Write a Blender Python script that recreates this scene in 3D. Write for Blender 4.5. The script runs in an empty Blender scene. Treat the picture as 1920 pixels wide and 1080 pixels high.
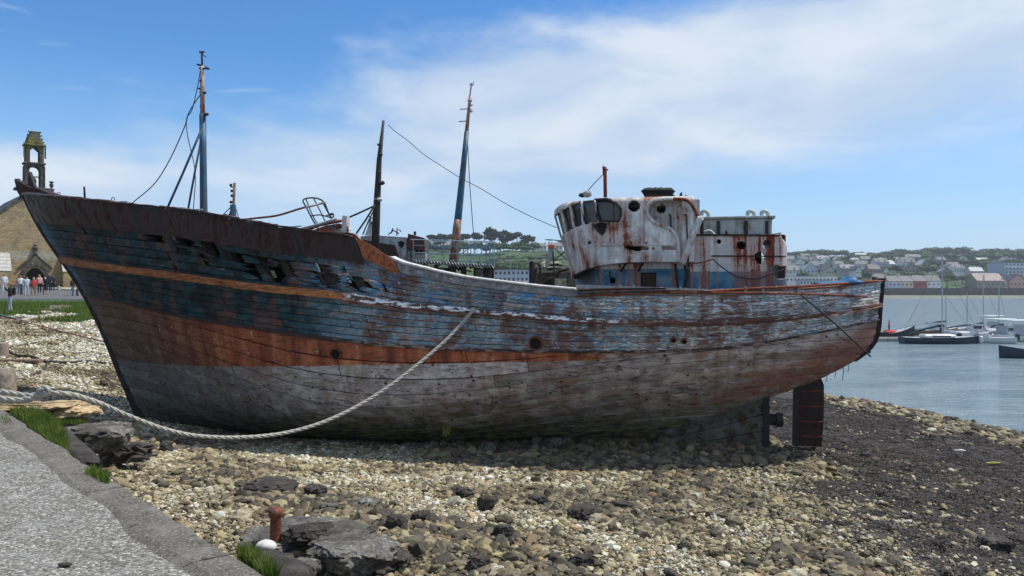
import bpy, math, random
import numpy as np
from mathutils import Vector, Matrix, noise as mnoise

# ------------------------------------------------------------------ camera, world, sun, exposure
C = bpy.context.scene
COL = C.collection
CAM_Z = 5.8                      # eye height above the water at low tide
F = 1450.0                       # focal length in photo pixels
cam_d = bpy.data.cameras.new('camera')
cam_d.sensor_width = 36.0
cam_d.lens = 36.0 * F / 1920.0
cam_d.clip_start = 0.1
cam_d.clip_end = 20000
cam = bpy.data.objects.new('camera', cam_d)
COL.objects.link(cam)
cam.location = (0, 0, CAM_Z)
cam.rotation_euler = (math.radians(90), 0, 0)
C.camera = cam

SUN_EL = math.radians(60)
SUN_AZ = math.radians(11)        # from +x (right) towards +y (away from the camera)
sdir = Vector((math.cos(SUN_EL) * math.cos(SUN_AZ), math.cos(SUN_EL) * math.sin(SUN_AZ), math.sin(SUN_EL)))
sun_d = bpy.data.lights.new('sun', 'SUN')
sun_d.energy = 3.5
sun_d.angle = math.radians(0.6)
sun_d.color = (1.0, 0.95, 0.87)
sun = bpy.data.objects.new('sun', sun_d)
COL.objects.link(sun)
sun.location = (40, 30, 60)
sun.rotation_euler = sdir.to_track_quat('Z', 'Y').to_euler()
C.view_settings.view_transform = 'Standard'
C.view_settings.look = 'None'
C.view_settings.exposure = 0.60
C.view_settings.gamma = 1.0
C.view_settings.use_curve_mapping = False


class G:
    """small helper for node trees"""
    def __init__(s, tree):
        s.t = tree
        s.L = tree.links

    def n(s, typ, **kw):
        nd = s.t.nodes.new(typ)
        for k, v in kw.items():
            setattr(nd, k, v)
        return nd

    def put(s, sock, v):
        if v is None:
            return
        if isinstance(v, bpy.types.NodeSocket):
            s.L.new(v, sock)
        else:
            if sock.type == 'RGBA' and isinstance(v, (tuple, list)) and len(v) == 3:
                v = (*v, 1)
            if sock.type == 'VECTOR' and isinstance(v, (int, float)):
                v = (v, v, v)
            sock.default_value = v

    def math(s, op, a, b=None, c=None, clamp=False):
        nd = s.n('ShaderNodeMath', operation=op, use_clamp=clamp)
        s.put(nd.inputs[0], a)
        s.put(nd.inputs[1], b)
        s.put(nd.inputs[2], c)
        return nd.outputs[0]

    def add(s, a, b): return s.math('ADD', a, b)
    def sub(s, a, b): return s.math('SUBTRACT', a, b)
    def mul(s, a, b): return s.math('MULTIPLY', a, b)

    def step(s, x, lo, hi):
        nd = s.n('ShaderNodeMapRange', interpolation_type='SMOOTHSTEP')
        s.put(nd.inputs[0], x)
        s.put(nd.inputs[1], lo)
        s.put(nd.inputs[2], hi)
        return nd.outputs[0]

    def lin(s, x, lo, hi, a=0.0, b=1.0):
        nd = s.n('ShaderNodeMapRange')
        s.put(nd.inputs[0], x)
        s.put(nd.inputs[1], lo)
        s.put(nd.inputs[2], hi)
        s.put(nd.inputs[3], a)
        s.put(nd.inputs[4], b)
        return nd.outputs[0]

    def mix(s, f, a, b, mode='MIX'):
        nd = s.n('ShaderNodeMix', data_type='RGBA', blend_type=mode)
        s.put(nd.inputs[0], f)
        s.put(nd.inputs[6], a)
        s.put(nd.inputs[7], b)
        return nd.outputs[2]

    def pos(s):
        return s.n('ShaderNodeNewGeometry').outputs['Position']

    def obj(s):
        return s.n('ShaderNodeTexCoord').outputs['Object']

    def gen(s):
        return s.n('ShaderNodeTexCoord').outputs['Generated']

    def rnd(s):
        return s.n('ShaderNodeObjectInfo').outputs['Random']

    def attr(s, name, typ='GEOMETRY', out='Fac'):
        nd = s.n('ShaderNodeAttribute', attribute_name=name, attribute_type=typ)
        return nd.outputs[out]

    def xyz(s, v):
        nd = s.n('ShaderNodeSeparateXYZ')
        s.put(nd.inputs[0], v)
        return nd.outputs

    def comb(s, x=0.0, y=0.0, z=0.0):
        nd = s.n('ShaderNodeCombineXYZ')
        s.put(nd.inputs[0], x); s.put(nd.inputs[1], y); s.put(nd.inputs[2], z)
        return nd.outputs[0]

    def scale(s, v, sc, loc=(0, 0, 0), rot=(0, 0, 0)):
        nd = s.n('ShaderNodeMapping')
        s.put(nd.inputs[0], v)
        nd.inputs['Scale'].default_value = sc if not isinstance(sc, (int, float)) else (sc, sc, sc)
        nd.inputs['Rotation'].default_value = rot
        s.put(nd.inputs['Location'], loc)
        return nd.outputs[0]

    def noise(s, v, scale=1.0, detail=4, rough=0.55, dist=0.0, out=0):
        nd = s.n('ShaderNodeTexNoise')
        s.put(nd.inputs['Vector'], v)
        nd.inputs['Scale'].default_value = scale
        nd.inputs['Detail'].default_value = detail
        nd.inputs['Roughness'].default_value = rough
        nd.inputs['Distortion'].default_value = dist
        return nd.outputs[out]

    def voro(s, v, scale=1.0, feature='F1', out='Distance', rand=1.0):
        nd = s.n('ShaderNodeTexVoronoi', feature=feature)
        s.put(nd.inputs['Vector'], v)
        nd.inputs['Scale'].default_value = scale
        nd.inputs['Randomness'].default_value = rand
        return nd.outputs[out]

    def ramp(s, f, stops, interp='LINEAR'):
        nd = s.n('ShaderNodeValToRGB')
        cr = nd.color_ramp
        cr.interpolation = interp
        while len(cr.elements) < len(stops):
            cr.elements.new(0.5)
        for e, (p, c) in zip(cr.elements, stops):
            e.position = p
            e.color = (*c, 1) if len(c) == 3 else c
        s.put(nd.inputs[0], f)
        return nd.outputs[0]

    def bump(s, h, strength=0.5, dist=0.02, normal=None):
        nd = s.n('ShaderNodeBump')
        nd.inputs['Strength'].default_value = strength
        nd.inputs['Distance'].default_value = dist
        s.put(nd.inputs['Height'], h)
        s.put(nd.inputs['Normal'], normal)
        return nd.outputs[0]


def new_mat(name):
    m = bpy.data.materials.new(name)
    m.use_nodes = True
    m.node_tree.nodes.clear()
    return m, G(m.node_tree)


def finish(g, color, rough=0.8, bump=None, metal=0.0, spec=0.3, alpha=None, trans=None):
    b = g.n('ShaderNodeBsdfPrincipled')
    g.put(b.inputs['Base Color'], color)
    g.put(b.inputs['Roughness'], rough)
    g.put(b.inputs['Metallic'], metal)
    g.put(b.inputs['Specular IOR Level'], spec)
    g.put(b.inputs['Normal'], bump)
    g.put(b.inputs['Alpha'], alpha)
    g.put(b.inputs['Transmission Weight'], trans)
    o = g.n('ShaderNodeOutputMaterial')
    g.L.new(b.outputs[0], o.inputs[0])
    return b


# world: physical sky with thin cloud bands laid over it by direction
w = bpy.data.worlds.new('World')
C.world = w
w.use_nodes = True
w.node_tree.nodes.clear()
g = G(w.node_tree)
sky = g.n('ShaderNodeTexSky', sky_type='NISHITA', sun_disc=False)
sky.sun_elevation = SUN_EL
sky.sun_rotation = math.radians(90) - SUN_AZ
sky.air_density = 1.15
sky.dust_density = 0.35
sky.ozone_density = 2.2
d_ = g.gen()
X, Y, Z = g.xyz(d_)
az = g.math('ARCTAN2', X, Y)
el = g.math('ARCSINE', Z)
wv = g.noise(g.comb(g.mul(az, 1.0), g.mul(el, 2.0), 0.3), 2.6, 5, 0.55)
wv2 = g.noise(g.comb(g.mul(az, 1.0), g.mul(el, 3.0), 4.3), 4.0, 5, 0.52, 0.3)
wv3 = g.noise(g.comb(g.add(g.mul(az, 0.5), g.mul(el, -0.2)), g.mul(el, 5.0), 9.3), 12.0, 6, 0.6, 0.6)
wob = g.add(g.mul(g.sub(wv, 0.5), 0.30), g.mul(g.sub(wv2, 0.5), 0.13))
top_edge = g.add(0.285, g.mul(X, 0.23))            # clouds begin under this rising line
under = g.step(g.add(g.sub(top_edge, el), wob), -0.035, 0.06)
bot_edge = g.add(0.075, g.mul(X, 0.105))
over = g.step(g.add(g.sub(el, bot_edge), g.mul(wob, 0.55)), -0.03, 0.10)
band = g.mul(under, over)
dens = g.add(0.80, g.mul(g.sub(wv2, 0.5), 0.55))
bright_right = g.step(X, -0.25, 0.5)
fac = g.mul(band, g.add(dens, g.mul(bright_right, 0.16)))
streak = g.mul(g.mul(g.step(wv3, 0.60, 0.76), g.step(el, 0.06, 0.14)), 0.28)
streak = g.mul(streak, g.step(el, 0.75, 0.3))
fac = g.math('MAXIMUM', fac, streak)
high = g.mul(g.step(g.noise(d_, 2.2, 5, 0.6), 0.40, 0.58), g.mul(g.math('MAXIMUM', g.step(el, 0.45, 0.8), g.step(Y, 0.1, -0.3)), 0.75))
fac = g.math('MAXIMUM', fac, high)
fac = g.math('MINIMUM', fac, 0.92)
cl_col = g.mix(g.step(wv2, 0.35, 0.68), (3.7, 4.5, 5.6), (5.1, 5.6, 6.2))
# a touch more saturation for the clear part of the sky
hs = g.n('ShaderNodeHueSaturation')
hs.inputs['Saturation'].default_value = 1.18
hs.inputs['Value'].default_value = 1.0
g.L.new(sky.outputs[0], hs.inputs['Color'])
skc = g.mix(1.0, hs.outputs[0], g.mix(1.0, hs.outputs[0], (0.52, 0.76, 0.98), 'MULTIPLY'))
haze_h = g.mul(g.step(el, 0.30, -0.02), 0.90)
skc = g.mix(haze_h, skc, g.mix(g.step(el, 0.02, 0.2), (3.5, 4.7, 6.3), (2.7, 4.2, 6.6)))
colr = g.mix(fac, skc, cl_col)
bg = g.n('ShaderNodeBackground')
bg.inputs['Strength'].default_value = 0.100
g.L.new(colr, bg.inputs[0])
ow = g.n('ShaderNodeOutputWorld')
g.L.new(bg.outputs[0], ow.inputs[0])

C.cycles.max_bounces = 6
C.cycles.volume_bounces = 0
C.cycles.use_denoising = True


# ------------------------------------------------------------------ helpers
def scr(px, py, d):
    """the point seen at photo pixel (px, py) at distance d in front of the camera"""
    return Vector(((px - 960) / F * d, d, CAM_Z - (py - 540) / F * d))


class MB:
    def __init__(s):
        s.v = []
        s.f = []
        s.m = []
        s.mi = 0

    def add(s, vs, fs, mi=None):
        o = len(s.v)
        s.v.extend([tuple(p) for p in vs])
        s.f.extend([tuple(i + o for i in f) for f in fs])
        s.m.extend([s.mi if mi is None else mi] * len(fs))
        return s

    def box(s, c, size, rz=0.0, rx=0.0, ry=0.0, mi=None, bev=0.0):
        hx, hy, hz = size[0] / 2, size[1] / 2, size[2] / 2
        R = Matrix.Rotation(rz, 3, 'Z') @ Matrix.Rotation(ry, 3, 'Y') @ Matrix.Rotation(rx, 3, 'X')
        c = Vector(c)
        if bev <= 0:
            vs = [c + R @ Vector((x * hx, y * hy, z * hz)) for x in (-1, 1) for y in (-1, 1) for z in (-1, 1)]
            fs = [(0, 1, 3, 2), (4, 6, 7, 5), (0, 4, 5, 1), (2, 3, 7, 6), (0, 2, 6, 4), (1, 5, 7, 3)]
            return s.add(vs, fs, mi)
        b = min(bev, hx * .9, hy * .9, hz * .9)
        bm_v = []
        idx = {}
        for x in (-1, 1):
            for y in (-1, 1):
                for z in (-1, 1):
                    for a in range(3):
                        p = [x * (hx - b), y * (hy - b), z * (hz - b)]
                        p[a] = (x * hx, y * hy, z * hz)[a]
                        idx[(x, y, z, a)] = len(bm_v)
                        bm_v.append(c + R @ Vector(p))
        fs = []
        for a in range(3):
            o1, o2 = [(1, 2), (2, 0), (0, 1)][a]
            for sg in (-1, 1):
                loop = []
                for q1, q2 in ((-1, -1), (1, -1), (1, 1), (-1, 1)):
                    k = [0, 0, 0]
                    k[a] = sg; k[o1] = q1; k[o2] = q2
                    loop.append(idx[(*k, a)])
                fs.append(loop if sg > 0 else loop[::-1])
            for q1 in (-1, 1):
                for q2 in (-1, 1):
                    l = []
                    for sg in (-1, 1):
                        k = [0, 0, 0]
                        k[a] = sg; k[o1] = q1; k[o2] = q2
                        l.append((idx[(*k, o1)], idx[(*k, o2)]))
                    q = (l[0][0], l[1][0], l[1][1], l[0][1])
                    fs.append(q if q1 * q2 > 0 else q[::-1])
        for x in (-1, 1):
            for y in (-1, 1):
                for z in (-1, 1):
                    t = (idx[(x, y, z, 0)], idx[(x, y, z, 1)], idx[(x, y, z, 2)])
                    fs.append(t if x * y * z > 0 else t[::-1])
        return s.add(bm_v, fs, mi)

    def tube(s, pts, r, n=8, caps=True, mi=None, twist=0.0):
        pts = [Vector(p) for p in pts]
        rs = r if isinstance(r, (list, tuple)) else [r] * len(pts)
        vs, fs = [], []
        up = Vector((0, 0, 1))
        prev = None
        for i, p in enumerate(pts):
            a = pts[max(i - 1, 0)]
            b = pts[min(i + 1, len(pts) - 1)]
            t = (b - a)
            if t.length < 1e-9:
                t = Vector((0, 0, 1))
            t.normalize()
            if prev is None:
                u = t.cross(up)
                if u.length < 1e-3:
                    u = t.cross(Vector((1, 0, 0)))
            else:
                u = prev - t * prev.dot(t)
            u.normalize()
            prev = u
            wv_ = t.cross(u)
            for k in range(n):
                an = 2 * math.pi * k / n + twist * i
                vs.append(p + (u * math.cos(an) + wv_ * math.sin(an)) * rs[i])
        for i in range(len(pts) - 1):
            for k in range(n):
                a = i * n + k
                b = i * n + (k + 1) % n
                fs.append((a, b, b + n, a + n))
        if caps:
            fs.append(tuple(range(n))[::-1])
            fs.append(tuple(range((len(pts) - 1) * n, len(pts) * n)))
        return s.add(vs, fs, mi)

    def lathe(s, c, prof, n=16, mi=None):
        """prof: (r, z) pairs from bottom to top"""
        c = Vector(c)
        vs, fs = [], []
        for r, z in prof:
            for k in range(n):
                a = 2 * math.pi * k / n
                vs.append(c + Vector((r * math.cos(a), r * math.sin(a), z)))
        for i in range(len(prof) - 1):
            for k in range(n):
                a = i * n + k
                b = i * n + (k + 1) % n
                fs.append((a, b, b + n, a + n))
        fs.append(tuple(range(n))[::-1])
        fs.append(tuple(range((len(prof) - 1) * n, len(prof) * n)))
        return s.add(vs, fs, mi)

    def prism(s, poly, off, mi=None):
        """polygon (list of 3d points) extruded by vector off"""
        off = Vector(off)
        a = [Vector(p) for p in poly]
        b = [p + off for p in a]
        k = len(a)
        fs = [tuple(range(k)), tuple(range(k, 2 * k))[::-1]]
        for i in range(k):
            j = (i + 1) % k
            fs.append((i, i + k, j + k, j))
        return s.add(a + b, fs, mi)

    def sphere(s, c, r, n=10, m=7, mi=None):
        c = Vector(c)
        r = (r, r, r) if isinstance(r, (int, float)) else r
        vs = [c + Vector((0, 0, -r[2]))]
        for j in range(1, m):
            th = math.pi * j / m
            for k in range(n):
                a = 2 * math.pi * k / n
                vs.append(c + Vector((r[0] * math.sin(th) * math.cos(a), r[1] * math.sin(th) * math.sin(a), -r[2] * math.cos(th))))
        vs.append(c + Vector((0, 0, r[2])))
        fs = []
        for k in range(n):
            fs.append((0, 1 + (k + 1) % n, 1 + k))
            fs.append((len(vs) - 1, 1 + (m - 2) * n + k, 1 + (m - 2) * n + (k + 1) % n))
        for j in range(m - 2):
            for k in range(n):
                a = 1 + j * n + k
                b = 1 + j * n + (k + 1) % n
                fs.append((a, b, b + n, a + n))
        return s.add(vs, fs, mi)

    def build(s, name, mat, parent=None, smooth=False, fix=True):
        off = Vector((0, 0, 0))
        p = parent
        while p is not None:
            off += p.location
            p = p.parent
        me = bpy.data.meshes.new(name)
        vs = [(q[0] - off.x, q[1] - off.y, q[2] - off.z) for q in s.v]
        me.from_pydata(vs, [], s.f)
        mats = mat if isinstance(mat, (list, tuple)) else [mat]
        for m_ in mats:
            me.materials.append(m_)
        if len(mats) > 1:
            me.polygons.foreach_set('material_index', s.m)
        if smooth:
            me.shade_smooth()
            if smooth != 'all':
                me.set_sharp_from_angle(angle=math.radians(38))
        me.update()
        o = bpy.data.objects.new(name, me)
        COL.objects.link(o)
        o.parent = parent
        return o


def thing(name, loc, label, cat, group=None, kind=None):
    o = bpy.data.objects.new(name, None)
    COL.objects.link(o)
    o.location = loc
    o.empty_display_size = 0.3
    tag(o, label, cat, group, kind)
    return o


def tag(o, label=None, cat=None, group=None, kind=None):
    if label: o['label'] = label
    if cat: o['category'] = cat
    if group: o['group'] = group
    if kind: o['kind'] = kind
    return o


def copy_tree(o, parent=None):
    c = o.copy()
    COL.objects.link(c)
    c.parent = parent
    for ch in list(o.children):
        copy_tree(ch, c)
    return c


def herm(xs, ys):
    """smooth curve through points, returns callable on scalars"""
    xs = np.array(xs, float); ys = np.array(ys, float)
    m = np.zeros(len(xs))
    dd = np.diff(ys) / np.diff(xs)
    m[0] = dd[0]; m[-1] = dd[-1]
    for i in range(1, len(xs) - 1):
        if dd[i - 1] * dd[i] <= 0:
            m[i] = 0
        else:
            h0, h1 = xs[i] - xs[i - 1], xs[i + 1] - xs[i]
            m[i] = (dd[i - 1] * h1 + dd[i] * h0) / (h0 + h1)
            lim = 3 * min(abs(dd[i - 1]), abs(dd[i]))
            if abs(m[i]) > lim: m[i] = math.copysign(lim, m[i])

    def f(x):
        if x <= xs[0]: return float(ys[0] + m[0] * (x - xs[0]))
        if x >= xs[-1]: return float(ys[-1] + m[-1] * (x - xs[-1]))
        i = int(np.searchsorted(xs, x) - 1)
        h = xs[i + 1] - xs[i]
        t = (x - xs[i]) / h
        t2, t3 = t * t, t * t * t
        return float((2 * t3 - 3 * t2 + 1) * ys[i] + (t3 - 2 * t2 + t) * h * m[i] + (-2 * t3 + 3 * t2) * ys[i + 1] + (t3 - t2) * h * m[i + 1])
    return f


def smooth01(t):
    t = max(0.0, min(1.0, t))
    return t * t * (3 - 2 * t)


def curve_pts(pts, n=6):
    """Catmull-Rom through 3d points"""
    P = [Vector(p) for p in pts]
    P = [P[0] * 2 - P[1]] + P + [P[-1] * 2 - P[-2]]
    out = []
    for i in range(1, len(P) - 2):
        for k in range(n):
            t = k / n
            a, b, c_, d = P[i - 1], P[i], P[i + 1], P[i + 2]
            out.append(0.5 * ((2 * b) + (c_ - a) * t + (2 * a - 5 * b + 4 * c_ - d) * t * t + (3 * b - a - 3 * c_ + d) * t ** 3))
    out.append(P[-2])
    return out


rng = random.Random(7)
# ------------------------------------------------------------------ materials
M = {}


def simple(name, col, rough=0.7, var=0.25, scale=6.0, metal=0.0, bump=0.2, obj_var=0.0, spec=0.3):
    m, g = new_mat(name)
    n = g.noise(g.obj(), scale, 5, 0.6)
    c1 = tuple(c * (1 - var) for c in col)
    c2 = tuple(min(1, c * (1 + var)) for c in col)
    c = g.mix(g.step(n, 0.3, 0.7), c1, c2)
    if obj_var:
        c = g.mix(1.0, c, g.mix(g.rnd(), (1 - obj_var,) * 3, (1 + obj_var * .5,) * 3), 'MULTIPLY')
    finish(g, c, rough, g.bump(n, bump, 0.02), metal, spec)
    M[name] = m
    return m


def rusty(name, paint, rust=(0.17, 0.05, 0.02), amount=0.5, scale=1.4, streak=True, rough=0.65, dark=(0.03, 0.018, 0.014), blotch=None):
    """old paint with rust breaking through, vertical streaks"""
    m, g = new_mat(name)
    p = g.pos()
    a = g.noise(p, scale * 1.6, 6, 0.65, 0.3)
    ps = g.scale(p, (5.0, 5.0, 0.42)) if streak else g.scale(p, (1.3, 1.3, 1.3))
    st = g.noise(ps, scale * 1.2, 6, 0.6, 0.15)
    fine = g.noise(p, 22.0, 5, 0.7)
    mask = g.add(g.mul(a, 0.5), g.add(g.mul(st, 0.5), g.mul(g.sub(fine, 0.5), 0.16)))
    lo = 0.62 - amount * 0.24
    rmask = g.step(mask, lo, lo + 0.05)
    soft = g.step(mask, lo - 0.13, lo + 0.02)
    rc = g.ramp(g.noise(p, 9.0, 6, 0.7), [(0.25, dark), (0.45, rust), (0.62, tuple(min(1, c * 1.9) for c in rust)), (0.8, (0.36, 0.16, 0.07))])
    if isinstance(paint[0], (tuple, list)):
        pc = g.mix(g.step(g.noise(p, 2.5, 5, 0.6), 0.42, 0.58), paint[0], paint[1])
    else:
        pc = g.mix(g.step(g.noise(p, 2.5, 5, 0.6), 0.35, 0.65), tuple(c * 0.8 for c in paint), paint)
    pc = g.mix(g.mul(soft, 0.6), pc, (rust[0] * 1.6, rust[1] * 2.2, rust[2] * 2.0))
    dirt = g.step(g.noise(ps, 3.0, 6, 0.7), 0.50, 0.72)
    pc = g.mix(g.mul(dirt, 0.7), pc, g.mix(1.0, pc, (0.58, 0.50, 0.38), 'MULTIPLY'))
    c = g.mix(rmask, pc, rc)
    h = g.add(g.mul(rmask, -0.4), g.mul(fine, 0.5))
    finish(g, c, g.lin(rmask, 0, 1, rough - 0.15, 0.92), g.bump(h, 0.5, 0.015))
    M[name] = m
    return m


simple('dark_gap', (0.012, 0.011, 0.011), 0.95)
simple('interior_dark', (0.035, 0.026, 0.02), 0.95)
simple('iron_dark', (0.03, 0.027, 0.027), 0.7)
simple('window_glass', (0.02, 0.028, 0.034), 0.12, 0.3, 2.0, 0, 0.05, spec=0.6)
simple('grey_metal', (0.30, 0.31, 0.32), 0.5, 0.25, 9)
simple('scaffold', (0.20, 0.30, 0.32), 0.5, 0.25, 14)
simple('wire', (0.04, 0.04, 0.045), 0.7)
simple('tarp_blue', (0.02, 0.12, 0.26), 0.6, 0.4, 6)
rusty('rust', (0.14, 0.05, 0.028), (0.13, 0.035, 0.016), 0.9, 2.0)
rusty('rust_dark', ((0.010, 0.007, 0.008), (0.020, 0.009, 0.009)), (0.030, 0.010, 0.007), 0.45, 1.2)
rusty('rust_orange', (0.20, 0.075, 0.04), (0.22, 0.07, 0.03), 0.8, 2.0)
rusty('white_rusty', ((0.50, 0.52, 0.50), (0.70, 0.71, 0.69)), (0.16, 0.045, 0.02), 0.38, 0.8)
rusty('white_pipe', (0.62, 0.64, 0.64), (0.20, 0.07, 0.03), 0.25, 3.0)
rusty('green_white', ((0.33, 0.38, 0.37), (0.44, 0.48, 0.46)), (0.12, 0.06, 0.03), 0.1, 1.2)
rusty('grey_wreck', ((0.26, 0.29, 0.31), (0.36, 0.39, 0.40)), (0.13, 0.06, 0.035), 0.25, 1.2)
rusty('blue_paint', ((0.02, 0.10, 0.17), (0.03, 0.15, 0.24)), (0.11, 0.045, 0.025), 0.25, 1.4)
rusty('mast_white', (0.38, 0.36, 0.33), (0.22, 0.08, 0.04), 0.55, 3.0)
rusty('mast_blue', ((0.012, 0.07, 0.13), (0.02, 0.12, 0.21)), (0.06, 0.03, 0.02), 0.2, 1.0)
rusty('red_black', ((0.02, 0.016, 0.016), (0.15, 0.02, 0.02)), (0.06, 0.015, 0.012), 0.35, 1.6, False)


# casing behind the wheelhouse: white above, heavy red rust streaks, blue band low down
def casing_mat(name, blue_z, amount, streak_s=1.0):
    m, g = new_mat(name)
    p = g.pos()
    x, y, z = g.xyz(p)
    st = g.noise(g.scale(p, (3.4, 3.4, 0.16)), 1.5 * streak_s, 5, 0.6, 0.1)
    a = g.noise(p, 2.2, 6, 0.65, 0.4)
    fine = g.noise(p, 20.0, 5, 0.7)
    mask = g.add(g.mul(st, 0.72), g.add(g.mul(a, 0.28), g.mul(g.sub(fine, 0.5), 0.12)))
    lo = 0.62 - amount * 0.24
    rm = g.step(mask, lo, lo + 0.045)
    soft = g.step(mask, lo - 0.09, lo)
    rc = g.ramp(g.noise(g.scale(p, (2, 2, 0.5)), 5.0, 6, 0.7), [(0.25, (0.045, 0.018, 0.013)), (0.42, (0.17, 0.035, 0.02)), (0.6, (0.27, 0.075, 0.035)), (0.8, (0.33, 0.16, 0.08))])
    white = g.mix(g.step(a, 0.4, 0.6), (0.46, 0.46, 0.44), (0.66, 0.66, 0.64))
    blue = g.mix(g.step(a, 0.4, 0.6), (0.025, 0.11, 0.18), (0.06, 0.22, 0.32))
    wob = g.mul(g.sub(fine, 0.5), 0.05)
    isb = g.step(g.add(z, wob), blue_z + 0.02, blue_z - 0.02)
    pc = g.mix(isb, white, blue)
    pc = g.mix(g.mul(soft, 0.5), pc, (0.33, 0.14, 0.06))
    rm2 = g.mul(rm, g.lin(isb, 0, 1, 1.0, 0.72))
    c = g.mix(rm2, pc, rc)
    finish(g, c, g.lin(rm, 0, 1, 0.5, 0.9), g.bump(g.add(g.mul(rm, -0.4), g.mul(fine, 0.5)), 0.5, 0.015))
    M[name] = m


def hull_mat(name, mode):
    """mode: 'plank' body planks, 'wale_b' the orange/white rubbing strake, 'wale_c' the lower strake"""
    m, g = new_mat(name)
    L = g.attr('hl')
    V = g.attr('hv')
    p = g.pos()
    x, y, z = g.xyz(p)
    rnd = g.rnd()
    q = g.comb(g.mul(L, 1.0), g.mul(rnd, 30.0), z)
    grain = g.noise(g.scale(q, (2.2, 1, 38.0)), 1.4, 6, 0.7, 0.2)
    chips = g.noise(g.scale(q, (2.6, 1, 11.0)), 1.3, 7, 0.68, 0.5)
    blot = g.noise(g.comb(L, 0.0, z), 0.9, 5, 0.6, 0.3)
    blot2 = g.noise(g.comb(L, 3.0, g.mul(z, 1.4)), 2.6, 6, 0.65, 0.3)
    drip = g.noise(g.comb(g.mul(L, 2.6), 5.0, g.mul(z, 0.30)), 1.5, 5, 0.6)
    fine = g.noise(q, 30.0, 4, 0.7)
    # bare wood
    wood = g.ramp(grain, [(0.25, (0.035, 0.026, 0.022)), (0.42, (0.12, 0.092, 0.078)), (0.55, (0.25, 0.22, 0.20)), (0.75, (0.42, 0.40, 0.385))])
    wood = g.mix(g.mul(g.step(blot2, 0.5, 0.66), 0.6), wood, (0.115, 0.055, 0.032))
    fwd = g.step(g.add(L, g.mul(g.sub(blot, 0.5), 5.0)), 14.6, 11.0)                      # 1 in the forward part
    aft = g.step(L, 18.0, 24.5)
    # ---- upper zone blues
    navy = g.mix(g.step(blot2, 0.42, 0.6), (0.006, 0.013, 0.016), (0.009, 0.040, 0.046))
    navy = g.mix(g.mul(g.step(L, 3.6, 1.6), g.step(blot, 0.75, 0.35)), navy, (0.006, 0.050, 0.090))
    mid = g.mix(g.step(blot2, 0.40, 0.60), (0.075, 0.125, 0.15), (0.15, 0.24, 0.285))
    mid = g.mix(g.mul(g.step(blot, 0.50, 0.62), g.step(V, 0.70, 0.80)), mid, (0.045, 0.18, 0.36))
    pale = g.mix(g.step(blot2, 0.45, 0.6), (0.22, 0.29, 0.33), (0.48, 0.51, 0.50))
    tst = g.sub(L, g.mul(g.sub(8.85, z), 0.60))
    near_stem = g.mul(g.step(g.add(tst, g.mul(g.sub(blot2, 0.5), 1.4)), 1.9, 1.2), g.lin(g.step(chips, 0.40, 0.58), 0, 1, 1.0, 0.35))
    navy = g.mix(g.mul(near_stem, 0.9), navy, g.mix(g.step(blot2, 0.4, 0.6), (0.012, 0.075, 0.13), (0.02, 0.12, 0.20)))
    blue = g.mix(fwd, mid, navy)
    blue = g.mix(g.mul(aft, g.step(blot, 0.40, 0.58)), blue, pale)
    chipm = g.add(g.mul(chips, 0.7), g.mul(blot2, 0.3))
    thr = g.add(g.lin(fwd, 0, 1, 0.497, 0.565), g.mul(aft, -0.02))
    bare = g.step(g.sub(chipm, thr), -0.006, 0.03)
    wood_up = g.mix(fwd, wood, g.mix(1.0, wood, (0.42, 0.36, 0.36), 'MULTIPLY'))
    up = g.mix(bare, blue, wood_up)
    # white flecks of an old coat
    wf = g.step(g.noise(g.scale(q, (3.0, 1, 14.0)), 2.2, 7, 0.72, 0.3), g.lin(g.step(L, 12.0, 24.0), 0, 1, 0.63, 0.52), g.lin(g.step(L, 12.0, 24.0), 0, 1, 0.66, 0.56))
    up = g.mix(g.mul(wf, g.lin(fwd, 0, 1, 0.8, 0.25)), up, (0.56, 0.57, 0.56))
    colm = g.step(g.noise(g.comb(g.mul(L, 0.95), 9.0, g.mul(z, 0.55)), 1.5, 5, 0.6), 0.51, 0.62)
    colm = g.mul(colm, g.step(chips, 0.36, 0.52))
    up = g.mix(g.mul(colm, 0.85), up, g.mix(fine, (0.035, 0.016, 0.013), (0.15, 0.06, 0.035)))
    up = g.mix(g.mul(near_stem, 0.8), up, g.mix(g.step(blot2, 0.4, 0.6), (0.012, 0.085, 0.15), (0.03, 0.17, 0.27)))
    # rusty drips under fastenings
    dr = g.mul(g.step(drip, 0.575, 0.66), g.lin(fine, 0.3, 0.7, 0.4, 1.0))
    up = g.mix(g.mul(dr, 0.7), up, g.mix(fine, (0.06, 0.02, 0.014), (0.16, 0.055, 0.025)))
    # ---- red antifouling band
    red = g.ramp(g.add(g.mul(drip, 0.65), g.mul(blot2, 0.35)), [(0.3, (0.055, 0.02, 0.013)), (0.44, (0.17, 0.046, 0.022)), (0.54, (0.29, 0.085, 0.035)), (0.68, (0.36, 0.17, 0.085))])
    redf = g.ramp(g.add(g.mul(blot2, 0.6), g.mul(drip, 0.4)), [(0.35, (0.055, 0.026, 0.02)), (0.48, (0.11, 0.055, 0.032)), (0.62, (0.15, 0.09, 0.055))])
    red = g.mix(g.step(L, 11.0, 6.0), red, redf)
    scr_ = g.noise(g.comb(g.mul(L, 3.0), 8.0, g.mul(z, 1.6)), 2.4, 6, 0.7, 0.4)
    red = g.mix(g.step(scr_, 0.625, 0.67), red, (0.38, 0.30, 0.25))
    red = g.mix(g.mul(g.step(chips, 0.58, 0.62), 0.7), red, (0.06, 0.03, 0.022))
    # ---- lower zone bare wood: grey mauve, olive growth near the ground
    low = g.mix(g.step(blot2, 0.38, 0.62), (0.27, 0.235, 0.225), (0.50, 0.46, 0.45))
    low = g.mix(0.35, low, wood)
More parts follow.
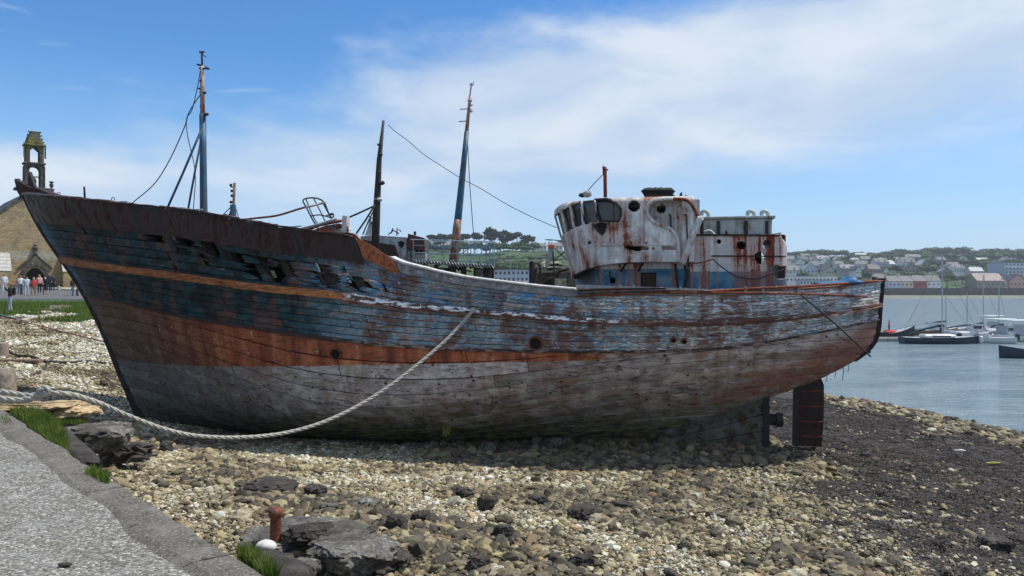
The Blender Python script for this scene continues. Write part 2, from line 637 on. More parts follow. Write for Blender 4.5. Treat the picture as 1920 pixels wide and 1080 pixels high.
    low = g.mix(g.mul(g.step(chips, 0.55, 0.60), 0.75), low, (0.05, 0.038, 0.032))
    brn = g.mul(g.step(drip, 0.54, 0.64), 0.42)
    low = g.mix(g.mul(brn, g.step(z, 1.9, 3.0)), low, (0.16, 0.075, 0.045))
    stain = g.noise(g.comb(g.mul(L, 0.55), g.mul(rnd, 1.2), g.mul(V, 14.0)), 1.3, 5, 0.6, 0.4)
    low = g.mix(g.mul(g.step(stain, 0.50, 0.64), 0.75), low, g.mix(fine, (0.11, 0.065, 0.038), (0.26, 0.175, 0.12)))
    low = g.mix(g.mul(g.step(stain, 0.46, 0.34), 0.6), low, g.mix(fine, (0.09, 0.085, 0.045), (0.27, 0.25, 0.16)))
    # fastenings: little dark dots in columns
    dots = g.voro(g.comb(g.mul(L, 4.2), 0.0, g.mul(z, 6.2)), 1.0, rand=0.75)
    dots = g.add(dots, g.mul(g.step(g.noise(g.comb(L, 2.0, z), 2.0, 3), 0.5, 0.42), 0.2))
    low = g.mix(g.mul(colm, 0.38), low, g.mix(fine, (0.05, 0.025, 0.02), (0.22, 0.09, 0.05)))
    low = g.mix(g.step(dots, 0.21, 0.14), low, (0.045, 0.02, 0.014))
    aftred = g.mul(g.step(g.add(g.mul(V, -14.0), L), 18.2, 19.6), g.mul(g.step(V, 0.10, 0.22), g.step(g.add(blot2, g.mul(g.sub(L, 22.0), 0.03)), 0.42, 0.53)))
    low = g.mix(g.mul(aftred, 0.78), low, g.mix(fine, (0.10, 0.035, 0.02), (0.24, 0.085, 0.04)))
    growth = g.step(g.add(z, g.mul(g.sub(blot2, 0.5), 1.4)), 2.95, 1.85)
    alg = g.ramp(g.noise(g.scale(q, (1.2, 1, 5.0)), 2.4, 6, 0.7, 0.4), [(0.3, (0.016, 0.016, 0.010)), (0.46, (0.06, 0.06, 0.028)), (0.58, (0.20, 0.195, 0.08)), (0.8, (0.28, 0.27, 0.17))])
    low = g.mix(g.mul(growth, 0.88), low, alg)
    fl = g.step(L, 14.0, 6.0)
    low = g.mix(g.mul(fl, 0.62), low, g.mix(g.step(chips, 0.40, 0.60), (0.040, 0.042, 0.030), (0.13, 0.115, 0.105)))
    # ---- combine by height on the hull
    wl = g.add(2.08, g.mul(L, WL_SLOPE))
    wl = g.add(wl, WL_OFF)
    wlw = g.add(z, g.add(g.mul(g.sub(fine, 0.5), 0.10), g.mul(g.sub(scr_, 0.5), 0.12)))
    isred = g.mul(g.step(g.sub(wlw, wl), -0.015, 0.015), g.step(g.add(L, g.mul(g.sub(blot2, 0.5), 3.0)), 20.4, 18.6))
    body = g.mix(isred, low, red)
    isup = g.step(V, 0.499, 0.501)
    c = g.mix(isup, body, up)
    if mode == 'wale_b':
        orange = g.ramp(g.noise(g.scale(q, (1, 1, 6.0)), 3.0, 6, 0.7, 0.3), [(0.35, (0.10, 0.03, 0.015)), (0.5, (0.28, 0.10, 0.035)), (0.68, (0.42, 0.20, 0.09))])
        whitep = g.mix(g.step(chips, 0.46, 0.52), (0.55, 0.57, 0.58), (0.07, 0.04, 0.03))
        brown = g.mix(g.step(chips, 0.52, 0.58), (0.09, 0.045, 0.035), (0.20, 0.19, 0.18))
        cw = g.mix(g.step(g.add(L, g.mul(g.sub(blot2, 0.5), 1.5)), 13.1, 13.5), orange, whitep)
        cw = g.mix(g.step(g.add(L, g.mul(g.sub(blot2, 0.5), 3.5)), 19.0, 20.0), cw, brown)
        c = cw
    if mode == 'wale_c':
        c = g.mix(g.step(chips, 0.50, 0.56), (0.035, 0.02, 0.018), g.mix(fwd, (0.17, 0.13, 0.11), (0.05, 0.035, 0.03)))
    if mode == 'bar':
        c = g.mix(g.step(chips, 0.50, 0.60), (0.08, 0.03, 0.022), (0.16, 0.08, 0.055))
    tone = g.lin(rnd, 0, 1, 0.78, 1.22)
    tone = g.mul(tone, g.add(g.lin(g.step(L, 8.0, 16.0), 0, 1, 1.12, 1.55), g.mul(g.step(L, 17.0, 24.0), 0.25)))
    edge = g.step(g.noise(g.scale(q, (0.8, 1, 3.0)), 3.0, 6, 0.7, 0.6), 0.34, 0.46)
    c = g.mix(1.0, c, g.comb(tone, tone, tone), 'MULTIPLY')
    c = g.mix(g.lin(edge, 0, 1, 0.55, 0.0), c, (0.022, 0.016, 0.014))
    h = g.add(g.mul(grain, 0.6), g.add(g.mul(bare, -0.3), g.mul(fine, 0.25)))
    finish(g, c, 0.78, g.bump(h, 0.55, 0.02), 0.0, 0.25)
    M[name] = m
# ------------------------------------------------------------------ lines of the wreck
OX, OY = (45 - 960) / F * 25.5, 25.5
SX, SY = (1652 - 960) / F * 19.9, 19.9
LEN = math.hypot(SX - OX, SY - OY)
E = Vector(((SX - OX) / LEN, (SY - OY) / LEN, 0))
N = Vector((E.y, -E.x, 0))                          # towards the camera side
O = Vector((OX, OY, 0))


def bp(l, w_, z):
    return O + E * l + N * w_ + Vector((0, 0, z))


def on_plane(px, py, w_=0.0):
    """(l, z) seen at photo pixel on the fore-and-aft plane at offset w_"""
    kx = (px - 960) / F
    d = (O.dot(N) + w_) / (kx * N.x + N.y)
    P = Vector((kx * d, d, 0))
    return (P - O).dot(E), CAM_Z - (py - 540) / F * d


def proj(P):
    return 960 + F * P.x / P.y, 540 + F * (CAM_Z - P.z) / P.y


stem = [on_plane(*p) for p in [(45, 362), (73, 420), (105, 470), (140, 520), (172, 575), (200, 635), (228, 705), (262, 785), (275, 815)]]
tuck = [on_plane(*p) for p in [(1000, 858), (1130, 842), (1250, 812), (1350, 780), (1440, 747), (1550, 705), (1600, 678), (1640, 640), (1650, 570), (1654, 524)]]
stem_zs = [z for l, z in stem][::-1]
stem_ls = [l for l, z in stem][::-1]
l_stem = herm(stem_zs, stem_ls)
tk_l = [l for l, z in tuck]
tk_z = [z for l, z in tuck]
l_stern = herm(tk_z, tk_l)
ZK = 1.15


Bz = herm([ZK - .3, ZK, ZK + .2, ZK + .45, ZK + .8, ZK + 1.2, ZK + 1.7, ZK + 2.3, ZK + 3.1, ZK + 4.3, ZK + 7.5],
          [0.1, 0.2, 0.85, 1.95, 2.75, 3.25, 3.55, 3.75, 3.85, 3.9, 4.05])


def width(l, z):
    lb, ls = l_stem(z), l_stern(z)
    if l <= lb or l >= ls:
        return 0.0
    hz = max(0.0, min(1.0, (z - ZK) / 4.2))
    Lb = 11.5 - 3.6 * hz
    Ls = 15.0 - 8.0 * hz ** 0.8
    tb = min(1, (l - lb) / Lb)
    ts = min(1, (ls - l) / Ls)
    fb = 1 - (1 - tb) ** (1.75 + 0.45 * hz)
    fs = (1 - (1 - ts) ** (1.9 + 0.5 * hz)) ** (1.0 - 0.22 * hz)
    return max(0.0, Bz(z) * fb * fs)


A_ = herm(*zip(*[(45, 366), (120, 373), (250, 387), (380, 402), (500, 424), (600, 438), (680, 452), (745, 490), (800, 505), (860, 518), (940, 529), (1080, 543), (1250, 547), (1440, 545), (1560, 539), (1654, 527)]))
B_ = herm(*zip(*[(110, 488), (160, 497), (300, 516), (480, 541), (620, 555), (745, 571), (890, 583), (1100, 600), (1300, 603), (1500, 592), (1654, 571)]))
C_ = herm(*zip(*[(150, 551), (250, 573), (330, 592), (450, 612), (560, 630), (700, 646), (840, 655), (1100, 661), (1300, 658), (1420, 645), (1530, 625), (1654, 598)]))


def solve(curve, l):
    z = 5.5
    for _ in range(40):
        P = bp(l, width(l, z), z)
        px, py = proj(P)
        zt = CAM_Z - (curve(px) - 540) / F * P.y
        z += 0.6 * (zt - z)
    return z


LS = np.linspace(0.0, 26.2, 132)
zA = herm(LS, [solve(A_, l) for l in LS])
zB = herm(LS, [solve(B_, l) for l in LS])
zC = herm(LS, [solve(C_, l) for l in LS])
NA, NB, NC = 8, 6, 13           # strakes: wale C..B, B..A counts and below C
ROWS = NC + NB + NA


def end_l(curve, zf, lo, hi, lf):
    """where a strake line meets stem or stern"""
    for _ in range(60):
        mid = (lo + hi) / 2
        s_ = (lf(zf(mid)) - mid)
        if (s_ > 0) == (curve == 'stem'):
            lo = mid
        else:
            hi = mid
    return (lo + hi) / 2


def stem_end(zf):
    lo, hi = 0.0, 8.0
    for _ in range(50):
        mid = (lo + hi) / 2
        if l_stem(zf(mid)) > mid: lo = mid
        else: hi = mid
    return hi


def stern_end(zf):
    lo, hi = 18.0, 26.4
    for _ in range(50):
        mid = (lo + hi) / 2
        if l_stern(zf(mid)) > mid: lo = mid
        else: hi = mid
    return lo


sCl, tCl = stem_end(zC), stern_end(zC)
sCz, tCz = zC(sCl), zC(tCl)
KEEL_L0 = l_stem(ZK)
Z_BOT = ZK


def girth_z(l, frac, cache={}):
    """height at fraction of the girth from keel (0) to line C (1) at station l"""
    key = round(l, 2)
    if key not in cache:
        zt = zC(l)
        zs = np.linspace(Z_BOT, zt, 60)
        ws = np.array([Bz(z) * (width(l, z) / max(Bz(z), 1e-6) if True else 1) for z in zs])
        s_ = np.concatenate([[0], np.cumsum(np.hypot(np.diff(zs), np.diff(ws)))])
        cache[key] = (zs, s_ / s_[-1])
    zs, s_ = cache[key]
    return float(np.interp(frac, s_, zs))


def strake(r, u):
    """point of strake line r (0 keel .. ROWS sheer) at u 0..1: (l, z)"""
    if r >= NC:
        if r <= NC + NB:
            k = (r - NC) / NB
            za, zb = zC, zB
        else:
            k = (r - NC - NB) / NA
            za, zb = zB, zA
        zf = lambda l: za(l) * (1 - k) + zb(l) * k
        l0, l1 = strake_ends(r, zf)
        l = l0 + (l1 - l0) * u
        return l, zf(l)
    k = r / NC
    z0 = Z_BOT + (sCz - Z_BOT) * (k ** 0.9)
    l0 = l_stem(z0)
    zt = ZK + (tCz - ZK) * (k ** 0.75)
    l1 = l_stern(zt)
    l = l0 + (l1 - l0) * u
    zg = girth_z(l, k)
    a = smooth01(u / 0.42) * smooth01((1 - u) / 0.55)
    ends = z0 + (zt - z0) * smooth01((u - 0.42) / 0.25) if False else (z0 if u < 0.5 else zt)
    return l, ends * (1 - a) + zg * a


_se = {}


def strake_ends(r, zf):
    key = round(r, 4)
    if key not in _se:
        _se[key] = (stem_end(zf), stern_end(zf))
    return _se[key]


# every strake line is sampled once; planks are cut out of these tables
NU = 220
US = np.linspace(0, 1, NU + 1)
TL = np.zeros((ROWS + 1, NU + 1)); TZ = np.zeros_like(TL); TW = np.zeros_like(TL)
for r_ in range(ROWS + 1):
    for i_, u_ in enumerate(US):
        l_, z_ = strake(r_, u_)
        TL[r_, i_], TZ[r_, i_] = l_, z_
        TW[r_, i_] = width(l_, z_)


def vcoord(r):
    return 0.5 * r / NC if r <= NC else (0.5 + 0.22 * (r - NC) / NB if r <= NC + NB else 0.72 + 0.28 * (r - NC - NB) / NA)


def hp(r, u, side=1):
    """hull surface point (l, w, z) for fractional row r and u"""
    x = min(max(u, 0), 1) * NU
    i = min(int(x), NU - 1); t = x - i
    j = min(int(r), ROWS - 1); q = r - j
    def S(T): return (T[j, i] * (1 - t) + T[j, i + 1] * t) * (1 - q) + (T[j + 1, i] * (1 - t) + T[j + 1, i + 1] * t) * q
    l, z = S(TL), S(TZ)
    return l, S(TW) if False else width(l, z), z


def hull_pt(r, u, off=0.0, side=1):
    l, w_, z = hp(r, u)
    l2, w2, z2 = hp(r, min(1, u + 0.004)); l1, w1, z1 = hp(r, max(0, u - 0.004))
    l4, w4, z4 = hp(min(ROWS, r + .12), u); l3, w3, z3 = hp(max(0, r - .12), u)
    a = Vector((l2 - l1, w2 - w1, z2 - z1)); b = Vector((l4 - l3, w4 - w3, z4 - z3))
    n = a.cross(b)
    if n.length > 1e-9:
        n.normalize()
    else:
        n = Vector((0, 1, 0))
    if n.y < 0: n = -n
    p = Vector((l, w_, z)) + n * off
    return bp(p.x, p.y * side, p.z), l


def u_at(r, px):
    lo, hi = 0.0, 1.0
    for _ in range(30):
        m_ = (lo + hi) / 2
        l, w_, z = hp(r, m_)
        if proj(bp(l, w_, z))[0] < px: lo = m_
        else: hi = m_
    return lo


# waterline of the old red band, fitted to the hull
wlp = []
for px, py in [(245, 678), (500, 687), (700, 690), (900, 683), (1000, 672)]:
    best = None
    for l in np.linspace(0.5, 20, 300):
        for z in np.linspace(2.5, 5.2, 60):
            q = proj(bp(l, width(l, z), z))
            e_ = abs(q[0] - px) + abs(q[1] - py)
            if best is None or e_ < best[0]: best = (e_, l, z)
    wlp.append(best[1:])
_a = np.polyfit([p[0] for p in wlp], [p[1] for p in wlp], 1)
WL_SLOPE, WL_OFF = float(_a[0]), float(_a[1]) - 2.08
# ------------------------------------------------------------------ the wreck
hull_mat('hull_plank', 'plank')
hull_mat('wale_b', 'wale_b')
hull_mat('wale_c', 'wale_c')
hull_mat('wale_bar', 'bar')
simple('bleached_board', (0.21, 0.215, 0.22), 0.85, 0.4, 7, bump=0.5)
simple('cap_white', (0.46, 0.46, 0.44), 0.8, 0.3, 8, bump=0.5)
simple('old_frame', (0.035, 0.027, 0.024), 0.9, 0.5, 7, bump=0.6)
simple('deck_wood', (0.12, 0.09, 0.07), 0.9)
simple('keel_wood', (0.075, 0.068, 0.055), 0.9, 0.4, 4, bump=0.6)

base = bp(14, 0, 0); base.z = 1.6
boat = thing('wrecked_trawler', base, 'long rusting blue and red wooden fishing trawler aground on the pebble beach, white wheelhouse aft', 'fishing boat')


def patch(name, r0, r1, u0, u1, off, thick, mat, parent, nu=12, nr=2, wob=0.0, jag=0.0, seed=0, side=1, taper=(0, 0)):
    """a board following the hull between strake lines r0..r1 (numbers or functions of u) and u0..u1"""
    f0 = r0 if callable(r0) else (lambda u: r0)
    f1 = r1 if callable(r1) else (lambda u: r1)
    vs, hl, hv = [], [], []
    cols = nr + 3
    for i in range(nu + 1):
        t = i / nu
        u = u0 + (u1 - u0) * t
        for k in range(cols):
            q = (k - 1) / nr
            inner = k == 0 or k == cols - 1
            q = min(max(q, 0), 1)
            uu = u
            if jag and i in (0, nu):
                uu += jag * (mnoise.noise(Vector((seed * 3.1 + k * 1.7, i, 0))) - (.15 if jag > .4 else 0) * (1 if i else -1)) / LEN
            a, b = f0(uu), f1(uu)
            if taper[0] and t < .5: b = a + (b - a) * (1 - taper[0] * (1 - t * 2))
            if taper[1] and t > .5: b = a + (b - a) * (1 - taper[1] * (t * 2 - 1))
            r = a + (b - a) * q
            if wob and q in (0, 1):
                r += wob * mnoise.noise(Vector((uu * LEN * 2.3, seed + q * 9, 3)))
            o_ = off - (thick if inner else 0.0)
            if (not inner) and q in (0, 1): o_ -= 0.008
            p, l = hull_pt(max(r, 0), uu, o_, side)
            vs.append(p); hl.append(l); hv.append(vcoord(max(0, r)))
    fs = []
    for i in range(nu):
        for k in range(cols - 1):
            a = i * cols + k
            q = (a, a + cols, a + cols + 1, a + 1)
            fs.append(q if side > 0 else q[::-1])
    fs.append(tuple(range(cols)))
    fs.append(tuple(range(nu * cols, (nu + 1) * cols))[::-1])
    mb = MB(); mb.add(vs, fs)
    o = mb.build(name, mat, parent, smooth=True)
    for nm, arr in (('hl', hl), ('hv', hv)):
        at = o.data.attributes.new(nm, 'FLOAT', 'POINT')
        at.data.foreach_set('value', arr)
    return o


hull = MB().box(bp(11, 0, ZK + 0.1), (14, 0.3, 0.3), rz=math.atan2(E.y, E.x)).build('hull', M['keel_wood'], boat)

DAMAGE = {
    NC + NB + 1: [(472, 492), (512, 536), (606, 626), (664, 684)],
    NC + NB + 2: [(376, 398), (466, 500), (510, 548), (598, 632), (658, 696)],
    NC + NB + 3: [(334, 358), (374, 416), (426, 452), (474, 500), (516, 540), (594, 616)],
    NC + NB + 4: [(278, 296), (332, 362), (380, 410)],
    NC + NB + 5: [(340, 352)],
}
prs = random.Random(11)
for r in range(ROWS):
    lo, hi = 0.0, 1.0
    gaps = [(u_at(r + .5, a), u_at(r + .5, b)) for a, b in DAMAGE.get(r, [])]
    joints = [0.0]
    x = prs.uniform(0.07, 0.2)
    while x < 0.93:
        joints.append(x)
        x += prs.uniform(0.11, 0.21)
    joints.append(1.0)
    for a, b in zip(joints[:-1], joints[1:]):
        pieces = [(a, b)]
        for ga, gb in gaps:
            nxt = []
            for p0, p1 in pieces:
                if gb <= p0 or ga >= p1:
                    nxt.append((p0, p1)); continue
                if ga > p0: nxt.append((p0, ga))
                if gb < p1: nxt.append((gb, p1))
            pieces = nxt
        for p0, p1 in pieces:
            if (p1 - p0) * LEN < 0.12:
                continue
            broken = (p0 != a) or (p1 != b)
            n_ = max(3, int((p1 - p0) * 75))
            g0 = 0.05 if r >= NC else 0.038
            lift = prs.uniform(-0.006, 0.012)
            if r > NC + NB and prs.random() < 0.25: lift += 0.015
            patch('plank', r + g0, r + 1 - g0, p0 + (0.0004 if p0 > 0 else 0), p1 - 0.0004, lift, 0.06, M['hull_plank'], hull,
                  nu=n_ + (3 if broken else 0), nr=6 if broken else 2, wob=0.09 if r > NC + NB else 0.025, jag=0.5 if broken else 0.01, seed=prs.uniform(0, 99),
                  taper=(prs.uniform(0, .25) if p0 != a else 0, prs.uniform(0, .35) if p1 != b else 0))

# lining seen through the seams, frames showing where strakes are gone
mb = MB()
nu_ = 110
rows_ = [i * 0.5 for i in range(ROWS * 2 + 1)]
d0, d1 = u_at(NC + NB + 3, 262), u_at(NC + NB + 3, 705)
for sd in (1, -1):
    vs, fs = [], []
    for r in rows_:
        for i in range(nu_ + 1):
            vs.append(hull_pt(r, i / nu_, -0.09, sd)[0])
    for j in range(len(rows_) - 1):
        for i in range(nu_):
            rr = rows_[j]
            um = (i + .5) / nu_
            if sd > 0 and d0 < um < d1 and NC + NB + 1 <= rr < NC + NB + 6:
                continue
            if sd < 0 and d0 - .01 < um < d1 and NC + NB + 1 <= rr < NC + NB + 6 and (i % 5 in (0, 1, 3)):
                continue
            if sd < 0 and i / nu_ > .43 and rr >= ROWS - 9: continue
            a = j * (nu_ + 1) + i
            q = (a, a + 1, a + nu_ + 2, a + nu_ + 1)
            fs.append(q if sd > 0 else q[::-1])
    mb.add(vs, fs)
mb.build('inner_lining', M['interior_dark'], boat, smooth=True)

px = 264
frames_px = []
while px < 712:
    frames_px.append(px)
    px += prs.choice((38, 46, 52, 58))
for px in frames_px:
    u = u_at(NC + NB + 3, px)
    patch('frame_timber', NC + NB - 0.5, ROWS - 1.2 - (prs.uniform(0, 3) if prs.random() < .3 else 0), u, u + prs.uniform(0.006, 0.013), -0.10 - prs.uniform(0, .05), 0.20, M['old_frame'], boat, nu=2, nr=9, wob=.2, jag=.12, seed=px)
for k_ in range(9):
    px = prs.uniform(330, 700); u = u_at(NC + NB + 3, px); r0_ = NC + NB + prs.uniform(1, 4.2); dr = prs.uniform(-.9, .9); du = prs.uniform(.012, .035)
    patch('splinter', lambda uu: r0_ + dr * (uu - u) / du, lambda uu: r0_ + .28 + dr * (uu - u) / du, u, u + du, prs.uniform(-.06, .03), 0.03, M['old_frame' if k_ % 3 else 'hull_plank'], boat, nu=5, nr=2, wob=.12, jag=.2, seed=k_ * 3., taper=(.2, .6))
for px in (480, 566, 608, 350, 392):          # pale scraps of an inner lining caught between frames
    u = u_at(NC + NB + 2, px)
    patch('inner_board', NC + NB + 1 + prs.uniform(0, .6), NC + NB + 2.3 + prs.uniform(0, .8), u, u + prs.uniform(0.008, 0.016), -0.32, 0.03, M['pale_wood'] if 'pale_wood' in M else simple('pale_wood', (0.42, 0.36, 0.17), 0.85, 0.3, 10), boat, nu=2, nr=2, jag=0.3, seed=px)

# rubbing strakes, in lengths
def run(name, r0, r1, px0, px1, off, thick, mat, nseg, wob=0.03, nu=22, label=None):
    us = [u_at((r0 + r1) / 2 if not callable(r0) else ROWS - 1, px0 + (px1 - px0) * i / nseg) for i in range(nseg + 1)]
    if px0 < 130: us[0] = 0.0
    if px1 > 1648: us[-1] = 1.0
    for a, b in zip(us[:-1], us[1:]):
        o = patch(name, r0, r1, a + 0.0003, b - 0.0003, off + prs.uniform(-.004, .004), thick, mat, boat, nu=nu, nr=2, wob=wob, seed=a * 50, jag=0.05)
        if label: o['label'] = label
run('rubbing_strake', NC + NB - 0.28, NC + NB + 0.62, 100, 1655, 0.075, 0.11, M['wale_b'], 9, 0.10)
run('rubbing_bar', NC + NB - 0.62, NC + NB - 0.34, 640, 1655, 0.095, 0.12, M['wale_bar'], 6, 0.02)
run('lower_wale', NC - 0.05, NC + 0.42, 100, 1655, 0.045, 0.09, M['wale_c'], 8, 0.05)
# sheer: rusted plates forward, orange plate at the break, bleached board and cap aft
run('bulwark_plate', ROWS - 3.15, ROWS + 0.12, 88, 676, 0.05, 0.03, M['rust_dark'], 5, 0.10)
ub0, ub1 = u_at(ROWS - 1, 676), u_at(ROWS - 1, 745)
patch('bulwark_plate', lambda u: ROWS - 2.3, lambda u: ROWS + 0.1, ub0, ub1, 0.06, 0.03, M['rust_orange'], boat, nu=8)['label'] = 'orange painted bulwark plate sloping down at the break of the deck'
ub2 = u_at(ROWS - 1, 1082)
patch('bulwark_board', lambda u: ROWS - 1.9, lambda u: ROWS - .02, ub1 + 0.001, ub2, 0.04, 0.06, M['bleached_board'], boat, nu=40, wob=0.03)
patch('cap_rail', ROWS + 0.0, ROWS + 0.42, ub1 - 0.002, ub2, 0.09, 0.35, M['cap_white'], boat, nu=40, wob=0.05)
for px in (762, 786, 820, 846, 880, 925, 968, 1010, 1050):
    u = u_at(ROWS - 1, px)
    patch('bolt_head', ROWS - 1.0, ROWS - .78, u, u + 0.0016, 0.065, 0.03, M['cap_white'], boat, nu=1, nr=1)
for px, r in ((703, ROWS - 2.4), (741, ROWS - 2.5), (741, ROWS - 4.1), (742, ROWS - 5.4)):
    u = u_at(ROWS - 3, px)
    patch('bolt_head', r, r + .3, u, u + 0.0022, 0.03, 0.03, M['cap_white'], boat, nu=1, nr=1)
# forward cap, a thin ragged strip
run('cap_strip', ROWS + 0.12, ROWS + 0.36, 95, 660, 0.10, 0.16, M['rust_dark'], 8, 0.12, nu=16)
run('top_plank', ROWS + 0.02, ROWS + 0.35, 1085, 1650, 0.05, 0.22, M['wale_bar'], 4, 0.12)

# stem post and stern post
mb = MB()
pts = [bp(l - 0.02, 0, z) for l, z in stem]
def bar_between(name, lz, w0, d, mat, back):
    m_ = MB(); vs = []; fs = []
    lz = [lz[0]] + lz if False else lz
    for l, z in lz:
        for ww, dl in ((w0 * .6, -d), (w0, back), (-w0, back), (-w0 * .6, -d)):
            vs.append(bp(l + dl, ww, z))
    for i in range(len(lz) - 1):
        for k in range(4):
            a = i * 4 + k; b = i * 4 + (k + 1) % 4
            fs.append((a, b, b + 4, a + 4))
    fs += [(0, 1, 2, 3), tuple(range(len(lz) * 4 - 4, len(lz) * 4))[::-1]]
    m_.add(vs, fs)
    return m_.build(name, mat, boat)
st = [(l_stem(z), z) for z in np.linspace(9.05, 1.0, 26)]
bar_between('stem_post', st, 0.13, 0.08, M['keel_wood'] if False else M['old_frame'], 0.30)
st = [(l_stern(z), z) for z in np.linspace(3.9, 6.05, 14)]
bar_between('stern_post', st, 0.10, -0.06, M['old_frame'], -0.14)
# ragged upright timbers round the stern edge
for i in range(11):
    z = 4.2 + i * 0.165
    p = bp(l_stern(z) - 0.05 + prs.uniform(-.03, .03), 0.10, z)
    MB().box(p, (0.10, 0.08, 0.15), rz=math.atan2(E.y, E.x) + prs.uniform(-.1, .1), ry=prs.uniform(-.12, .12)).build('timber_end', M['old_frame'], boat)
# curled stem head
mb = MB()
pp = [on_plane(*q) for q in [(38, 338), (52, 345), (64, 352), (84, 356), (103, 364), (104, 370), (80, 372), (50, 372), (43, 360)]]
mb.prism([bp(l, 0.24, z) for l, z in pp], -N * 0.48)
mb.build('stem_head', M['rust_dark'], boat)
pp = [on_plane(*q) for q in [(57, 322), (60, 330), (68, 352), (58, 352), (54, 338)]]
MB().prism([bp(l, 0.06, z) for l, z in pp], -N * 0.12).build('stem_horn', M['iron_dark'], boat)

# deadwood, sternpost foot, shaft, rudder
def plane_poly(name, pix, w0, th, mat, parent, label=None):
    P_ = [bp(*((lambda q: (q[0], w0, q[1]))(on_plane(px, py, w0)))) for px, py in pix]
    o = MB().prism(P_, -N * th).build(name, mat, parent)
    if label: o['label'] = label
    return o
rows_dead = [(1000, 838), (1130, 832), (1250, 806), (1350, 776), (1436, 744)]
nb = 4
for j in range(nb):
    t0, t1 = j / nb + .01, (j + 1) / nb - .01
    def yy(px, t):
        top = float(np.interp(px, [a for a, b in rows_dead], [b for a, b in rows_dead]))
        return top + (870 - top) * t
    pxs = [1090, 1180, 1270, 1350, 1432]
    plane_poly('deadwood_plank', [(px, yy(px, t0)) for px in pxs] + [(px, yy(px, t1)) for px in pxs[::-1]], 0.17 + 0.01 * (j % 2), 0.34, M['hull_dead'] if 'hull_dead' in M else rusty('hull_dead', ((0.10, 0.095, 0.08), (0.17, 0.16, 0.14)), (0.05, 0.035, 0.02), 0.5, 2.0, False), boat)
plane_poly('stern_frame', [(1431, 742), (1443, 742), (1443, 850), (1431, 850)], 0.22, 0.44, M['iron_dark'], boat)
a = bp(*((lambda q: (q[0], 0, q[1]))(on_plane(1436, 786))))
MB().tube([a, a + E * 0.25, a + E * 0.26, a + E * 0.42], [0.15, 0.15, 0.20, 0.18], 14).build('propeller_shaft', M['iron_dark'], boat, smooth=True)
rud = thing('rudder_root', Vector((0, 0, 0)), None, None); bpy.data.objects.remove(rud)
rudder = plane_poly('rudder', [(1500, 728), (1506, 716), (1516, 708), (1528, 706), (1540, 710), (1545, 722), (1545, 745), (1544, 790), (1541, 838), (1494, 836), (1497, 790), (1499, 750)], 0.06, 0.12, M['rust_dark'], boat)
for y0, y1 in ((734, 733), (762, 762), (790, 791), (818, 819)):
    q0 = on_plane(1498, y0, .1); q1 = on_plane(1545, y1, .1)
    MB().tube([bp(q0[0], .09, q0[1]), bp(q1[0], .09, q1[1])], 0.018, 6).build('rudder_strap', M['rust'], rudder)
plane_poly('rudder_stock', [(1489, 729), (1499, 729), (1497, 838), (1487, 836)], 0.11, 0.22, M['iron_dark'], boat)
plane_poly('rudder_stock', [(1491, 712), (1502, 712), (1503, 727), (1499, 733), (1490, 729), (1488, 720)], 0.15, 0.3, M['iron_dark'], boat)
MB().tube([bp(*(lambda q: (q[0], 0, q[1]))(on_plane(1512, 722))), bp(*(lambda q: (q[0], 0, q[1]))(on_plane(1511, 696)))], 0.03, 6).build('rudder_pin', M['iron_dark'], boat)
# hanging weed threads under the counter
for px, py in ((1549, 702), (1565, 694), (1580, 690), (1590, 684), (1533, 712), (1519, 716)):
    q = on_plane(px, py - 3)
    p = bp(q[0], 0.02, q[1])
    MB().tube([p, p + Vector((0.02, 0, -0.13)), p + Vector((-.01, 0, -prs.uniform(.2, .38)))], 0.009, 4).build('hanging_weed', M['old_frame'], boat)

# hawse holes: dark discs with a raised ring
for px, py, rr in ((631, 661, .125), (1005, 645, .135), (1262, 638, .05), (1282, 638, .05)):
    best = None
    for r in np.arange(8, ROWS, .25):
        u = u_at(r, px)
        p, l = hull_pt(r, u, .02)
        e_ = abs(proj(p)[1] - py)
        if best is None or e_ < best[0]: best = (e_, r, u)
    _, r, u = best
    p, l = hull_pt(r, u, .05)
    nn = (hull_pt(r, u, .06)[0] - hull_pt(r, u, .0)[0]).normalized()
    ring = MB()
    t1 = nn.cross(Vector((0, 0, 1))).normalized(); t2 = nn.cross(t1)
    n_ = 18
    vs = []
    for k in range(n_):
        an = 2 * math.pi * k / n_
        dd = t1 * math.cos(an) + t2 * math.sin(an)
        vs += [p + dd * rr * 1.3 - nn * .06, p + dd * rr * 1.22 + nn * .03, p + dd * rr + nn * .03, p + dd * rr * .95 - nn * .10]
    fs = []
    for k in range(n_):
        for q in range(3):
            a = k * 4 + q; b = ((k + 1) % n_) * 4 + q
            fs.append((a, b, b + 1, a + 1))
    ring.add(vs, fs)
    ho = ring.build('hawse_ring', M['rust'], boat, smooth=True)
    disc = MB(); disc.add([p + (t1 * math.cos(2 * math.pi * k / n_) + t2 * math.sin(2 * math.pi * k / n_)) * rr * .99 - nn * .025 for k in range(n_)], [tuple(range(n_))])
    disc.build('hole', M['dark_gap'], ho)

# decks; the unseen forward one is laid whole to shade the bow openings
mb = MB()
for (px0, px1, dz, n_) in ((110, 690, 1.15, 20), (690, 1640, 0.95, 30)):
    vs = []; fs = []
    for i in range(n_ + 1):
        l = on_plane(px0 + (px1 - px0) * i / n_, 500)[0]
        z = zA(l) - (dz if px0 > 600 else .55)
        ww = max(0, width(l, z) - 0.1)
        vs += [bp(l, ww, z), bp(l, -ww, z)]
    for i in range(n_):
        fs.append((2 * i, 2 * i + 2, 2 * i + 3, 2 * i + 1))
    mb.add(vs, fs)
mb.build('deck', M['deck_wood'], boat)

